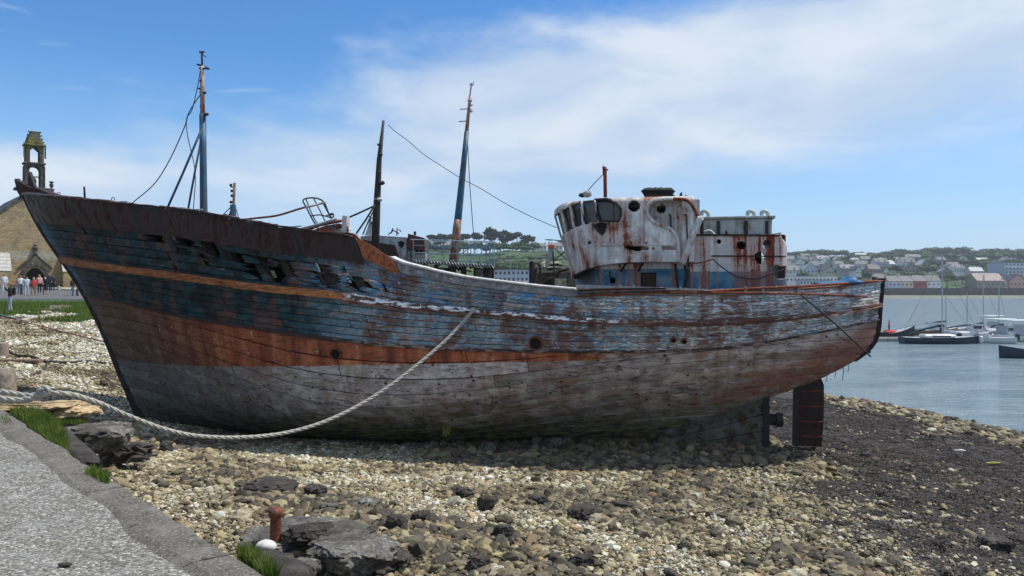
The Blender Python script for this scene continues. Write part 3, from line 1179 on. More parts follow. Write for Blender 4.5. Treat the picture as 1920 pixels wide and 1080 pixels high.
# ------------------------------------------------------------------ shells with holes
def in_poly(x, y, poly):
    c = False
    j = len(poly) - 1
    for i in range(len(poly)):
        xi, yi = poly[i]; xj, yj = poly[j]
        if (yi > y) != (yj > y) and x < (xj - xi) * (y - yi) / (yj - yi) + xi:
            c = not c
        j = i
    return c


def circ(cx, cy, r, rag=0.0, n=14, seed=1):
    q = random.Random(seed)
    return [(cx + r * (1 + (q.uniform(-rag, rag) if rag else 0)) * math.cos(2 * math.pi * k / n),
             cy + r * (1 + (q.uniform(-rag, rag) if rag else 0)) * math.sin(2 * math.pi * k / n)) for k in range(n)]


def shell(name, fn, ns, nh, holes, mat, parent, only=None, thick=0.05, near=lambda s: True, smooth=True, off=0.0):
    vs = [fn(i / ns, j / nh) for j in range(nh + 1) for i in range(ns + 1)]
    if off:
        vs = [v + Vector(off) for v in vs]
    pr = [proj(v) for v in vs]
    fs = []
    for j in range(nh):
        for i in range(ns):
            a = j * (ns + 1) + i
            q = (a, a + 1, a + ns + 2, a + ns + 1)
            if near((i + .5) / ns):
                cx = sum(pr[k][0] for k in q) / 4; cy = sum(pr[k][1] for k in q) / 4
                if only is not None:
                    if not in_poly(cx, cy, only): continue
                elif any(in_poly(cx, cy, h) for h in holes): continue
            elif only is not None:
                continue
            fs.append(q)
    used = sorted({k for f in fs for k in f})
    mp = {k: i for i, k in enumerate(used)}
    mb = MB(); mb.add([vs[k] for k in used], [tuple(mp[k] for k in f) for f in fs])
    o = mb.build(name, mat, parent, smooth=smooth)
    if thick:
        md = o.modifiers.new('thickness', 'SOLIDIFY'); md.thickness = thick; md.offset = 0
    return o


def sl(px, py, w0):
    l, z = on_plane(px, py, w0)
    return l, z


WS = 2.65                                  # half width of the wheelhouse
lA, zT = sl(1302, 368, WS)
l0, _ = sl(1168, 380, WS)
_, zBt = sl(1210, 492, WS)
def nose_l(target, zc):
    lo, hi = l0 - 4.5, l0 - 0.3
    for _ in range(40):
        m_ = (lo + hi) / 2
        a = l0 - m_
        mn = min(proj(bp(l0 - a * math.sin(t) ** .85, WS * math.cos(t) ** .85 if math.cos(t) > 0 else 0, zc))[0] for t in np.linspace(0.01, math.pi / 2 - .001, 40))
        if mn < target: lo = m_
        else: hi = m_
    return lo
lfT, lfB = nose_l(1041, zT - .5), nose_l(1074, zBt)
S_side = lA - l0


def plan(s, h):
    """s 0..1 from the near aft corner round the nose to the far aft corner; h 0 bottom .. 1 top"""
    hh = h
    lf = lfB + (lfT - lfB) * min(1, h * 1.12)
    if s < 0.2: return lA - S_side * s / 0.2, WS
    if s > 0.8: return lA - S_side * (1 - s) / 0.2, -WS
    t = (s - 0.2) / 0.6 * math.pi
    a = l0 - lf
    c_, s_ = math.cos(t), math.sin(t)
    return l0 - a * abs(s_) ** .85, WS * math.copysign(abs(c_) ** .85, c_)


def wh(s, h):
    l, w_ = plan(s, h)
    front = smooth01(1 - abs(s - 0.5) / 0.34)
    zb = zBt - 0.36 * front
    z = zb + (zT - zb) * h
    if h > 0.93:                            # rounded roof edge
        k = (h - 0.93) / 0.07
        cx, cw = l0 + .6, 0
        sh = 0.10 * k * k
        l += (cx - l) * sh * 0.5; w_ += (cw - w_) * sh * 0.35
    return bp(l, w_, z)


win_d = [(1116, 374), (1124, 371), (1140, 372), (1156, 381), (1164, 393), (1165, 404), (1160, 414), (1126, 416), (1120, 406)]
panes = [[(1091, 377), (1113, 373), (1121, 415), (1096, 421)],
         [(1071, 385), (1089, 378), (1095, 421), (1078, 427)],
         [(1054, 395), (1069.5, 386), (1076.5, 428), (1063, 435)],
         [(1040, 406), (1053, 396), (1062, 436), (1050, 446)]]
hole_b = [(1110, 422), (1121, 418), (1140, 418), (1136, 434), (1130, 443), (1121, 436)]
port = circ(1189, 387, 11)
alcove = [(1250, 374), (1278, 375), (1281, 395), (1279, 430), (1276, 489), (1273.5, 489), (1271, 451), (1262, 434), (1235, 423), (1218, 409), (1213, 396), (1222, 380), (1236, 375)]
slots = [[(1168, 462), (1180, 461), (1217, 463), (1215, 469), (1195, 471), (1180, 469)], [(1240, 462), (1268, 462), (1268, 468), (1242, 470)]]
holes_wh = [win_d, hole_b, port, alcove, circ(1212, 456, 2.5), circ(1225, 466, 2.5), circ(1106, 456, 4, .4, seed=4)] + panes + slots
house = shell('wheelhouse_shell', wh, 330, 64, holes_wh, M['white_rusty'], boat, near=lambda s: s < 0.62, thick=0.05)
for pz in panes:
    g_ = [((x - sum(a for a, b in pz) / 4) * 1.12 + sum(a for a, b in pz) / 4, (y - sum(b for a, b in pz) / 4) * 1.08 + sum(b for a, b in pz) / 4) for x, y in pz]
    shell('window_pane', wh, 330, 64, [], M['window_glass'], house, only=g_, near=lambda s: s < .62, thick=0.01, off=E * 0.06 - N * 0.03)
shell('window_pane', wh, 330, 64, [], M['window_glass'], house, only=[((x - 1141) * 1.08 + 1141, (y - 394) * 1.08 + 394) for x, y in win_d], near=lambda s: s < .45, thick=0.01, off=-N * 0.07 + E * .03)


def wh_at(px, py, off=0.0):
    """point of the wheelhouse skin seen at a pixel"""
    best = None
    for s in np.linspace(0.0, .56, 170):
        for h in np.linspace(0, 1, 60):
            p = wh(s, h); q = proj(p)
            e_ = (q[0] - px) ** 2 + (q[1] - py) ** 2
            if best is None or e_ < best[0]: best = (e_, p)
    return best[1] + (N * .8 - E * .3).normalized() * off
fr = [wh_at(x, y, .03) for x, y in win_d]
MB().tube(fr + [fr[0]], 0.03, 6, caps=False).build('window_frame', M['rust_dark'], house)
for k in range(4):
    a = panes[k]
    MB().tube([wh_at(a[0][0] - 2, a[0][1] + 0, .02), wh_at(a[3][0] - 2, a[3][1], .02)], 0.028, 6).build('window_bar', M['white_pipe'], house)
# inner dark box so that the windows look into a room
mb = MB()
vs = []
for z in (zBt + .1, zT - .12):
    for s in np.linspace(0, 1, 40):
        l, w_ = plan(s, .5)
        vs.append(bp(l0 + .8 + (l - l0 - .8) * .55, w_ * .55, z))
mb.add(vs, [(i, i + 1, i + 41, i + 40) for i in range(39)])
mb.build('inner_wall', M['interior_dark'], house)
# roof and floor plates
for nm, h, mt in (('roof', 0.985, M['white_rusty']), ('floor', 0.01, M['rust_dark'])):
    vs = [wh(s, h) for s in np.linspace(0, 1, 60)]
    MB().add(vs, [tuple(range(60))]).build(nm, mt, boat)
for a_, b_ in (((1209, 366), (1209, 457)), ((1150, 366), (1152, 456))):
    pts_ = [wh_at(a_[0] + (b_[0] - a_[0]) * t, a_[1] + (b_[1] - a_[1]) * t, .026) for t in (0.05, .35, .65, 1)]
    MB().tube(pts_, .009, 4).build('weld_seam', M['rust'], house)
pts_ = [wh_at(px, 459 + (1130 - px) * .18 if px < 1130 else 459, .027) for px in (1085, 1105, 1130, 1165, 1205, 1240, 1270)]
MB().tube(pts_, .018, 4).build('rubbing_ledge', M['white_rusty'], house)
# recessed alcove wall behind the curved opening, with its ragged hole
def alc(s, h):
    l1_, l2_ = sl(1200, 380, WS - .35)[0], sl(1312, 380, WS - .35)[0]
    return bp(l1_ + (l2_ - l1_) * s, WS - .35, zBt + (zT - .03 - zBt) * h)
shell('alcove_wall', alc, 60, 50, [circ(1240, 392, 8.5, .25, 18, 3)], M['white_pipe'], boat, thick=.03)
def tubep(name, pix, w0, r, mat, parent=boat, n=8, sub=6, label=None):
    P_ = []
    for px, py in pix:
        l, z = on_plane(px, py, w0)
        P_.append(bp(l, w0, z))
    o = MB().tube(curve_pts(P_, sub) if sub else P_, r, n).build(name, mat, parent, smooth='all')
    if label: o['label'] = label
    return o
tubep('curved_pipe', [(1262, 373), (1240, 374), (1224, 378), (1214, 388), (1213, 400), (1222, 413), (1236, 421), (1254, 428), (1265, 438), (1271, 452), (1273, 470), (1274, 491)], WS + .03, 0.045, M['white_pipe'])
tubep('curved_pipe', [(1262, 373), (1282, 374), (1294, 380), (1303, 394), (1309, 406)], WS + .03, 0.04, M['rust'])
tubep('brace_pipe', [(1314, 407), (1300, 438), (1288, 468), (1279, 496)], WS + .1, 0.075, M['white_pipe'])
tubep('rust_pipe', [(1283, 402), (1287, 405), (1288, 430), (1291, 500)], WS + .02, 0.02, M['rust_dark'])
tubep('rust_pipe', [(1254, 402), (1257, 405), (1258, 426)], WS - .28, 0.02, M['iron_dark'])
# torn aft corner
mb = MB()
for k, (pix) in enumerate([[(1278, 376), (1297, 370), (1306, 388), (1312, 405), (1300, 440), (1292, 490), (1280, 491), (1282, 420)]]):
    P_ = [bp(sl(px, py, WS - .02)[0], WS - .02, sl(px, py, WS - .02)[1]) for px, py in pix]
    mb.prism(P_, -N * .05)
mb.build('corner_plate', M['white_rusty'], boat)
for pix in ([(1254, 372), (1262, 365), (1270, 369), (1275, 374)], [(1272, 374), (1275, 362), (1279, 360), (1280, 374)], [(1278, 374), (1285, 365), (1291, 368), (1288, 375)], [(1293, 377), (1296, 371), (1301, 371), (1300, 380)]):
    plane_poly('torn_plate', pix, WS - .3, .2, M['iron_dark'], boat)
# things bolted to the roof
plane_poly('ledge', [(1130, 457.6), (1274, 457.6), (1274, 460), (1130, 460)], WS + .04, .06, M['white_rusty'], boat)
lump = MB()
P_ = []
for i in range(13):
    for j in range(5):
        px = 1207 + i * 4.4; t = j / 4
        q = on_plane(px, 366 - 9 * math.sin(math.pi * t) * (0.75 + .45 * mnoise.noise(Vector((i * .9, j, 2)))) * (1 if 0 < i < 12 else .3), 2.3 - t)
        P_.append(bp(q[0], 2.4 - 1.5 * t, q[1]))
lump.add(P_, [(i * 5 + j, i * 5 + j + 1, i * 5 + j + 6, i * 5 + j + 5) for i in range(12) for j in range(4)])
o_ = lump.build('burnt_liferaft', M['dark_gap'], boat)
o_.modifiers.new('thickness', 'SOLIDIFY').thickness = .12
tubep('signal_post', [(1135, 370), (1134.5, 330), (1134, 313)], 2.2, 0.045, M['rust'], sub=2)
tubep('signal_post', [(1131.5, 328), (1131, 311)], 2.2, 0.02, M['iron_dark'], sub=0)
tubep('signal_post', [(1134, 316), (1140, 319)], 2.2, 0.02, M['iron_dark'], sub=0)
tubep('stay_wire', [(1132, 326), (1115, 343), (1100, 360)], 2.0, 0.011, M['wire'], sub=0)
q = on_plane(1101, 364, 2.0)
MB().sphere(bp(q[0], 2.0, q[1]), (.12, .1, .09)).build('searchlight', M['grey_metal'], boat, smooth=True)
q = on_plane(1092, 366, 2.0)
MB().sphere(bp(q[0], 2.0, q[1]), (.10, .08, .06)).build('searchlight', M['iron_dark'], boat, smooth=True)

# lower house under the wheelhouse
W2 = 2.35
_, z509 = sl(1200, 504, W2)
casing_mat('lower_house', z509, 0.36)
lz0, zlow = sl(1130, 556, W2)
lz1, _ = sl(1296, 556, W2)
def low(s, h):
    ll = [sl(1084, 520, -1.0)[0], sl(1126, 520, W2)[0], sl(1297, 520, W2)[0]]
    if s < .2: return bp(ll[0] + (ll[1] - ll[0]) * s / .2, -.6 + (W2 + .6) * s / .2, zlow - .3 + (zBt + .05 - zlow + .3) * h)
    return bp(ll[1] + (ll[2] - ll[1]) * (s - .2) / .8, W2, zlow - .3 + (zBt + .05 - zlow + .3) * h)
lz_a, lz_b = sl(1120, 520, 1.8)[0], sl(1290, 520, 1.8)[0]
MB().add([bp(lz_a, 1.7, zlow - .3), bp(lz_b, 1.7, zlow - .3), bp(lz_b, 1.7, zBt), bp(lz_a, 1.7, zBt)], [(0, 1, 2, 3)]).build('inner_wall', M['interior_dark'], house)
lowh = shell('lower_house', low, 170, 40, [circ(1149, 526, 6, .1), [(1202, 512), (1230, 512), (1231, 543), (1202, 543)]], M['lower_house'], boat)
dr = MB()
P_ = [(1203, 513), (1229, 513), (1230, 543), (1203, 543)]
dr.prism([bp(sl(x, y, W2 - .06)[0], W2 - .06, sl(x, y, W2 - .06)[1]) for x, y in P_], -N * .04)
dr.build('door', M['rust_dark'], lowh)
for x in (1164, 1196):
    tubep('strut', [(x + 10, 493), (x, 509)], W2 + .12, 0.03, M['rust_dark'], sub=0)
tubep('strut', [(1143, 507), (1143, 520)], W2 + .08, 0.02, M['iron_dark'], sub=0)
tubep('strut', [(1266, 494), (1269, 520), (1271, 540)], W2 + .08, 0.025, M['rust_dark'], sub=0)
tubep('strut', [(1283, 496), (1287, 515), (1283, 538)], W2 + .08, 0.025, M['iron_dark'], sub=4)

# engine casing aft: streaked wall
W3 = 2.55
_, zb3 = sl(1380, 509, W3)
casing_mat('casing', zb3, 0.50)
la3 = [sl(p, 500, W3)[0] for p in (1294, 1452, 1474)]
_, zt3 = sl(1380, 440, W3)
def cas(s, h):
    z = zlow - .3 + (zt3 - zlow + .3) * h
    if s < .72: return bp(la3[0] + (la3[1] - la3[0]) * s / .72, W3, z)
    t = (s - .72) / .28
    lt = sl(1452 + 22, 500, W3 - .2)[0]
    bend = min(1, t / .18)
    return bp(la3[1] + (lt - la3[1]) * math.sin(bend * math.pi / 2), W3 - .25 * (1 - math.cos(bend * math.pi / 2)) - max(0, (t - .18) / .82) * 4.6, z)
hol3 = [circ(1389, 460, 8.5, .18, 16, 5), circ(1438, 459, 9, .22, 16, 8), circ(1348, 453, 4.5, .15, 10, 2), circ(1425, 483, 10, .3, 16, 6),
        [(1440, 500), (1452, 497), (1474, 500), (1474, 520), (1462, 524), (1452, 518), (1441, 508)], circ(1418, 484, 3), [(1394, 478), (1398, 478), (1398, 481), (1394, 481)],
        [(1462, 438), (1476, 438), (1476, 466), (1470, 452), (1465, 448)]]
csh = shell('engine_casing', cas, 260, 66, hol3, M['casing'], boat, near=lambda s: s < .78)
MB().add([cas(s, .996) for s in np.linspace(0, 1, 30)] + [bp(la3[0], -2.3, zt3)], [tuple(range(31))]).build('casing_roof', M['rust_dark'], csh)
mb = MB()
mb.add([bp(la3[0] + .3, W3 - .5, zlow), bp(la3[2] - .5, W3 - .5, zlow), bp(la3[2] - .5, W3 - .5, zt3 - .05), bp(la3[0] + .3, W3 - .5, zt3 - .05), bp(la3[2] - .5, W3 - 3, zlow), bp(la3[2] - .5, W3 - 3, zt3 - .05)], [(0, 1, 2, 3), (1, 4, 5, 2)])
mb.build('inner_wall', M['interior_dark'], csh)
plane_poly('ledge', [(1334, 478.5), (1474, 479.5), (1474, 481.5), (1334, 481)], W3 + .06, .1, M['rust_dark'], boat)
plane_poly('ledge', [(1296, 438.5), (1462, 439.5), (1462, 443), (1296, 442)], W3 + .06, .12, M['rust_dark'], boat)
plane_poly('torn_plate', [(1451, 441), (1453, 438), (1466, 440), (1462, 446), (1468, 462), (1475, 480), (1470, 482), (1458, 460)], W3 - .4, .06, M['green_white'], boat)
plane_poly('torn_plate', [(1450, 438), (1466, 436), (1462, 441), (1465, 455), (1455, 452)], W3 - .2, .3, M['iron_dark'], boat)
# deck box on the casing with posts and gooseneck vents
W4 = 2.1
q0, q1 = sl(1312, 410, W4), sl(1448, 441, W4)
cx = (q0[0] + q1[0]) / 2
ang = math.atan2(E.y, E.x)
bx = MB().box(bp(cx, W4 - 1.6, (q0[1] + q1[1]) / 2), (q1[0] - q0[0], 3.2, q0[1] - q1[1]), rz=ang, bev=.03).build('deck_box', M['green_white'], boat)
MB().box(bp(cx, W4 - 1.6, q0[1] + .01), (q1[0] - q0[0] + .14, 3.34, .06), rz=ang, bev=.01).build('box_lid', M['green_white'], bx)
for px in (1316, 1347, 1399, 1438):
    plane_poly('box_post', [(px - 3, 414), (px + 3, 414), (px + 3, 441), (px - 3, 441)], W4 + .05, .05, M['iron_dark'], bx)
for px, d in ((1320, 1), (1406, 1), (1432, 1)):
    tubep('gooseneck_vent', [(px + 8, 411), (px + 8, 402), (px + 6, 397), (px, 396), (px - 5, 398), (px - 5, 403)][::-1] if False else [(px + 8, 411), (px + 8, 401), (px + 5, 397), (px - 1, 396), (px - 4, 399), (px - 4, 404)], W4 - .3, 0.045, M['green_white'], bx)
tubep('bent_pipe', [(1320, 435), (1330, 432), (1338, 438), (1342, 443)], W4 + .3, 0.025, M['white_pipe'])
tubep('bent_pipe', [(1362, 440), (1362, 432)], W4 + .3, 0.03, M['iron_dark'], sub=0)
tubep('hanging_rope', [(1290, 494), (1310, 493), (1330, 488), (1338, 486)], W3 + .15, 0.015, M['rust'])
tubep('hanging_rope', [(1338, 488), (1355, 502), (1378, 517), (1400, 522), (1420, 523), (1440, 516), (1470, 505)], W3 + .15, 0.014, M['iron_dark'])

# grey channel rails along the bulwark with brackets
for a, b, ya, yb in ((1082, 1326, 533.5, 541.5), (1334, 1500, 541.5, 537)):
    r_ = ROWS
    u0, u1 = u_at(ROWS - .5, a), u_at(ROWS - .5, b)
    n_ = 14
    vs = []
    for i in range(n_ + 1):
        p, l = hull_pt(ROWS - .01, u0 + (u1 - u0) * i / n_, 0.02)
        q = p - N * .1
        zt = CAM_Z + (540 - (ya + (yb - ya) * i / n_)) / F * p.y
        zb_ = zt - 0.15
        for dz, dn in ((zt, 0), (zt, -.05), (zb_, -.05), (zb_, 0)):
            vs.append(Vector((p.x, p.y, dz)) + N * dn)
    fs = []
    for i in range(n_):
        for k in range(4):
            a_ = i * 4 + k; b_ = i * 4 + (k + 1) % 4
            fs.append((a_, b_, b_ + 4, a_ + 4))
    fs += [(0, 1, 2, 3), tuple(range(n_ * 4, n_ * 4 + 4))[::-1]]
    rl = MB().add(vs, fs).build('channel_rail', M['grey_metal'], boat)
    for px in ((1164, 1189, 1276, 1311) if a < 1200 else (1396, 1429, 1494)):
        u = u_at(ROWS - .5, px)
        p, l = hull_pt(ROWS, u, .05)
        yq = ya + (yb - ya) * (px - a) / (b - a)
        z1 = CAM_Z + (540 - yq) / F * p.y
        MB().box((p.x, p.y, z1 - .06), (.05, .06, .20), rz=ang).build('rail_bracket', M['grey_metal'], rl)
# loose rusty bars and rods hung along the stern quarter
def skin(px, py, off):
    best = None
    for r in np.arange(2, ROWS + 1.2, .2):
        u = u_at(min(r, ROWS), px)
        p, l = hull_pt(r, u, off)
        e_ = abs(proj(p)[1] - py)
        if best is None or e_ < best[0]: best = (e_, p)
    return best[1]
def skin_tube(name, pix, off, r, mat, sub=5):
    return MB().tube(curve_pts([skin(x, y, off) for x, y in pix], sub), r, 6).build(name, mat, boat, smooth='all')
skin_tube('loose_bar', [(1078, 556), (1150, 552), (1250, 549), (1400, 549), (1500, 551), (1617, 556)], .12, 0.028, M['rust'])
skin_tube('loose_bar', [(1085, 551), (1160, 547), (1260, 545), (1330, 546)], .15, 0.022, M['rust_dark'])
a_ = skin(1492, 552, .15); b_ = scr(1632, 668, a_.y + .35)
MB().tube([a_, (a_ + b_) / 2 + Vector((0, 0, .03)), b_], 0.02, 6).build('long_rod', M['iron_dark'], boat)
skin_tube('fallen_strip', [(1085, 545), (1120, 543), (1180, 541), (1250, 541)], .10, 0.03, M['rust_dark'])
skin_tube('rusty_pipe', [(1286, 549), (1350, 546), (1420, 541), (1500, 537), (1600, 530), (1640, 527)], .05, 0.035, M['rust'])
# blue tarpaulin and mooring post at the stern
tp = MB()
P_ = []
for i in range(16):
    for j in range(5):
        q = on_plane(1530 + i * 5.2, 537 - i * .35 - 3.5 * math.sin(math.pi * j / 4) * (1 + .5 * mnoise.noise(Vector((i * .7, j * 1.3, 5)))) - (8 if 10 < i < 14 and 0 < j < 4 else 0), 1.2)
        P_.append(bp(q[0], 1.8 - .35 * j, q[1]))
tp.add(P_, [(i * 5 + j, i * 5 + j + 1, i * 5 + j + 6, i * 5 + j + 5) for i in range(15) for j in range(4)])
tp.build('tarpaulin', M['tarp_blue'], boat, smooth='all').modifiers.new('thickness', 'SOLIDIFY').thickness = .05
tubep('mooring_post', [(1640, 530), (1640, 519)], 0.1, 0.07, M['iron_dark'], sub=0)

# eye bolts and stubs along the forward rail
for px, py in ((158, 351), (181, 362)):
    pass
tubep('rail_stub', [(159, 372), (158, 350)], 1.2, 0.03, M['rust_dark'], sub=0)
for px, py in ((110, 364), (212, 374)):
    q = on_plane(px, py, .6 if px < 150 else 1.4)
    c0 = bp(q[0], .6 if px < 150 else 1.4, q[1])
    MB().tube([c0 + E * (.06 * math.cos(t)) + Vector((0, 0, .06 * math.sin(t))) for t in np.linspace(0, 2 * math.pi, 12)], .012, 5, caps=False).build('ring_bolt', M['iron_dark'], boat)
for k in range(26):
    px = prs.uniform(110, 640)
    p, l = hull_pt(ROWS + .2, u_at(ROWS - 1, px), .02)
    MB().box(p + Vector((0, 0, prs.uniform(.02, .05))), (prs.uniform(.1, .5), .05, .03), rz=ang, ry=prs.uniform(-.1, .25)).build('splinter', M['rust' if k % 2 else 'cap_white'], boat)

# foremast, ladder, struts and stays
def mast(pts, name, mats, r):
    return
fm = tubep('foremast', [(382.5, 470), (382, 400), (381, 300), (380, 214)], 0, [0.115, 0.115, 0.105, 0.10], M['mast_blue'], sub=0, n=12)
tubep('topmast', [(380, 214), (379.5, 170), (379, 124)], 0, [0.075, 0.07, 0.055], M['mast_white'], fm, sub=0, n=10)
tubep('topmast', [(379, 124), (378.5, 97)], 0, 0.03, M['rust_dark'], fm, sub=0)
for pix, r in (([(374, 98), (383, 97)], .03), ([(379, 101), (386, 107)], .015), ([(370, 121), (380, 123)], .03), ([(374, 128), (392, 129)], .03), ([(384, 124), (393, 129)], .015),
               ([(372, 166), (379, 166)], .03), ([(376, 151), (378, 153)], .05), ([(375, 173), (386, 174)], .04), ([(376, 199), (382, 206)], .035), ([(384, 215), (390, 214)], .05)):
    tubep('mast_fitting', pix, 0.02, r, M['iron_dark'], fm, sub=0)
tubep('ladder_rail', [(376.5, 402), (375, 213)], 0.05, 0.014, M['mast_blue'], fm, sub=0)
for k in range(30):
    y = 216 + k * 6.3
    tubep('ladder_rung', [(375.0 + k * .05, y), (380, y)], 0.05, 0.010, M['iron_dark'], fm, sub=0, n=4)
tubep('mast_strut', [(379, 240), (345, 320), (313, 392)], 0.7, 0.035, M['mast_blue'], fm, sub=0)
tubep('mast_strut', [(377, 262), (364, 330), (352, 396)], -0.7, 0.033, M['mast_blue'], fm, sub=0)
tubep('mast_stay', [(377, 176), (365, 193), (353, 214), (346, 238), (320, 296), (290, 344), (249, 380)], 0.2, 0.016, M['wire'], fm)
tubep('mast_stay', [(376, 130), (371, 160), (360, 206), (350, 222), (351, 250), (358, 282), (365, 315), (366, 345), (362, 398)], 0.1, 0.013, M['wire'], fm)

# main mast (dark) and its stays; block and wreckage at the break
mm = tubep('main_mast', [(702, 500), (706, 400), (711, 300), (719, 226)], 0.3, [0.12, 0.11, 0.075, 0.035], M['iron_dark'], sub=0, n=10)
for pix, r in (([(703, 373), (716, 374)], .05), ([(709, 343), (718, 344)], .05), ([(709, 289), (717, 290)], .035), ([(708, 271), (715, 272)], .035), ([(708, 322), (712, 323)], .05), ([(716, 341), (719, 345)], .06)):
    tubep('mast_fitting', pix, 0.35, r, M['cap_white'] if r > .045 and pix[0][1] > 370 else M['iron_dark'], mm, sub=0)
tubep('mast_stay', [(702, 386), (672, 400), (630, 418)], 0.3, 0.028, M['iron_dark'], mm, sub=0)
tubep('mast_stay', [(703, 384), (686, 412), (668, 438)], 0.6, 0.028, M['iron_dark'], mm, sub=0)
tubep('mast_stay', [(704, 388), (692, 412), (680, 440)], -0.6, 0.022, M['iron_dark'], mm, sub=0)
pw = [(720, 230), (735, 243), (762, 263), (790, 287), (830, 313), (862, 333), (900, 353), (950, 383), (1000, 408), (1044, 427)]
P_ = []
for i, (px, py) in enumerate(pw):
    l, z = on_plane(px, py, 0.3 * (1 - i / 9) + .3)
    P_.append(bp(l, .3, z))
MB().tube(curve_pts(P_, 4), 0.010, 5).build('aerial_wire', M['wire'], boat)

# bent guard cage and debris on the forecastle aft end
cg = [(568, 377), (572, 373), (580, 371.5), (592, 372), (602, 375), (608, 379)]
tubep('guard_cage', [(600, 434), (585, 410), (574, 388), (568, 377), (573, 372.5), (585, 371), (598, 373), (608, 380), (616, 399), (621, 408)], 1.2, 0.022, M['iron_dark'])
for pix in ([(574, 374), (586, 404), (597, 422)], [(588, 372), (604, 403), (617, 432)], [(604, 378), (621, 410), (634, 437)], [(583, 405), (600, 403), (620, 408)], [(612, 404), (626, 402)]):
    tubep('cage_bar', pix, 1.2, 0.018, M['iron_dark'], sub=3)
q = on_plane(622, 404, 1.2)
MB().tube([bp(q[0], 1.2, q[1]) + E * (.06 * math.cos(t)) + Vector((0, 0, .06 * math.sin(t))) for t in np.linspace(0, 2 * math.pi, 12)], .02, 5, caps=False).build('ring_bolt', M['iron_dark'], boat)
tubep('broken_pipe', [(455, 412), (480, 409), (520, 404), (560, 392), (575, 388)], 1.3, 0.030, M['rust'])
tubep('broken_pipe', [(572, 389), (590, 385), (611, 379)], 1.3, 0.030, M['white_pipe'], sub=2)
tubep('broken_pipe', [(566, 429), (600, 420), (631, 410)], 1.4, 0.035, M['grey_metal'], sub=2)
tubep('broken_pipe', [(575, 432), (600, 422), (640, 414)], 1.0, 0.045, M['rust'], sub=2)
for pix, mt in (([(582, 433), (610, 423), (636, 419), (640, 424), (600, 437)], 'rust'), ([(600, 436), (622, 428), (644, 430), (640, 438)], 'rust_orange'), ([(618, 424), (628, 421), (632, 427), (622, 430)], 'blue_paint'), ([(626, 433), (650, 424), (652, 430), (634, 439)], 'cap_white')):
    plane_poly('broken_board', pix, 1.25, .25, M[mt], boat)
plane_poly('deck_post', [(642, 404), (650, 405), (650, 435), (641, 436)], 1.3, .2, M['white_pipe'], boat)
tubep('deck_post', [(652, 435), (652, 424)], 1.3, 0.03, M['rust_orange'], sub=0)
plane_poly('bulwark_plate', [(652, 441), (664, 439), (690, 462), (696, 474), (680, 462)], 2.2, .1, M['rust'], boat)
plane_poly('bulwark_plate', [(636, 436), (655, 436), (664, 441), (640, 441)], 2.0, .3, M['rust_dark'], boat)
# yellow weed clump on the bilge
p_ = skin(838, 805, .05)
wd = MB()
for k in range(40):
    a = p_ + Vector((prs.uniform(-.1, .1), prs.uniform(-.04, .0), prs.uniform(-.16, .14)))
    wd.box(a, (prs.uniform(.02, .06), .02, prs.uniform(.03, .09)), ry=prs.uniform(-1, 1), rz=prs.uniform(0, 3))
simple('yellow_weed', (0.22, 0.20, 0.04), .8, .4, 20)
wd.build('weed_clump', M['yellow_weed'], boat)
# ------------------------------------------------------------------ ground, beach, water
ctrl = []
for px, py, H in [(960, 1080, 2.9), (700, 1080, 2.8), (500, 1040, 2.75), (960, 950, 3.5), (700, 930, 3.35), (960, 850, 4.15), (600, 850, 4.1), (1300, 832, 4.2), (1515, 842, 4.4),
                  (265, 788, 4.12), (100, 700, 3.2), (150, 780, 3.45), (100, 610, 1.9), (40, 588, 1.45), (170, 590, 1.5), (100, 565, 1.0), (200, 870, 3.15), (350, 830, 3.9), (1900, 1080, 3.4), (1900, 900, 4.9),
                  (1650, 950, 4.1), (1400, 950, 3.75), (1920, 818, 5.8), (1700, 768, 5.8), (1480, 733, 5.8), (20, 556, .72), (140, 556, .74), (65, 541, 0.05), (200, 690, 3.2)]:
    d = H * F / (py - 540)
    ctrl.append(((px - 960) / F * d, d, CAM_Z - H))
ctrl += [(0, 32, 1.4), (-12, 36, 2.2), (-20, 60, 4.2), (-10, 90, 3.0), (-60, 120, 6.3), (-70, 200, 7), (-200, 250, 9), (-200, 60, 6), (-60, 30, 3.8), (-25, 12, 3.0), (-10, 2, 3.0), (0, 2, 2.9), (8, 0, 2.6),
         (25, 10, 0.1), (30, 28, -1.0), (30, 45, -2.0), (16, 60, -1.2), (8, 80, -1.0), (20, 120, -3), (0, 170, 1.0), (-10, 260, 2.5), (60, 60, -4), (60, 0, -3), (60, 200, -5), (30, 300, -2), (-52, 85, 5.8)]
ctrl = np.array(ctrl)


def _U(r):
    return np.where(r > 1e-9, r * r * np.log(np.maximum(r, 1e-9)), 0)


_n = len(ctrl)
_K = _U(np.hypot(ctrl[:, None, 0] - ctrl[None, :, 0], ctrl[:, None, 1] - ctrl[None, :, 1])) + np.eye(_n) * 0.8
_P = np.c_[np.ones(_n), ctrl[:, :2]]
_A = np.block([[_K, _P], [_P.T, np.zeros((3, 3))]])
_W = np.linalg.solve(_A, np.r_[ctrl[:, 2], 0, 0, 0])


def gz_np(x, y):
    x = np.asarray(x, float); y = np.asarray(y, float)
    out = _W[_n] + _W[_n + 1] * x + _W[_n + 2] * y
    for i in range(_n):
        out = out + _W[i] * _U(np.hypot(x - ctrl[i, 0], y - ctrl[i, 1]))
    return np.clip(out, -4.5, 10)


def gz(x, y):
    return float(gz_np(x, y))


def ground_at(px, py, lift=0.0):
    d = 3.0
    while d < 400:
        x = (px - 960) / F * d; z = CAM_Z - (py - 540) / F * d
        if z <= gz(x, d) + lift: break
        d *= 1.01
    return Vector((x, d, gz(x, d) + lift))


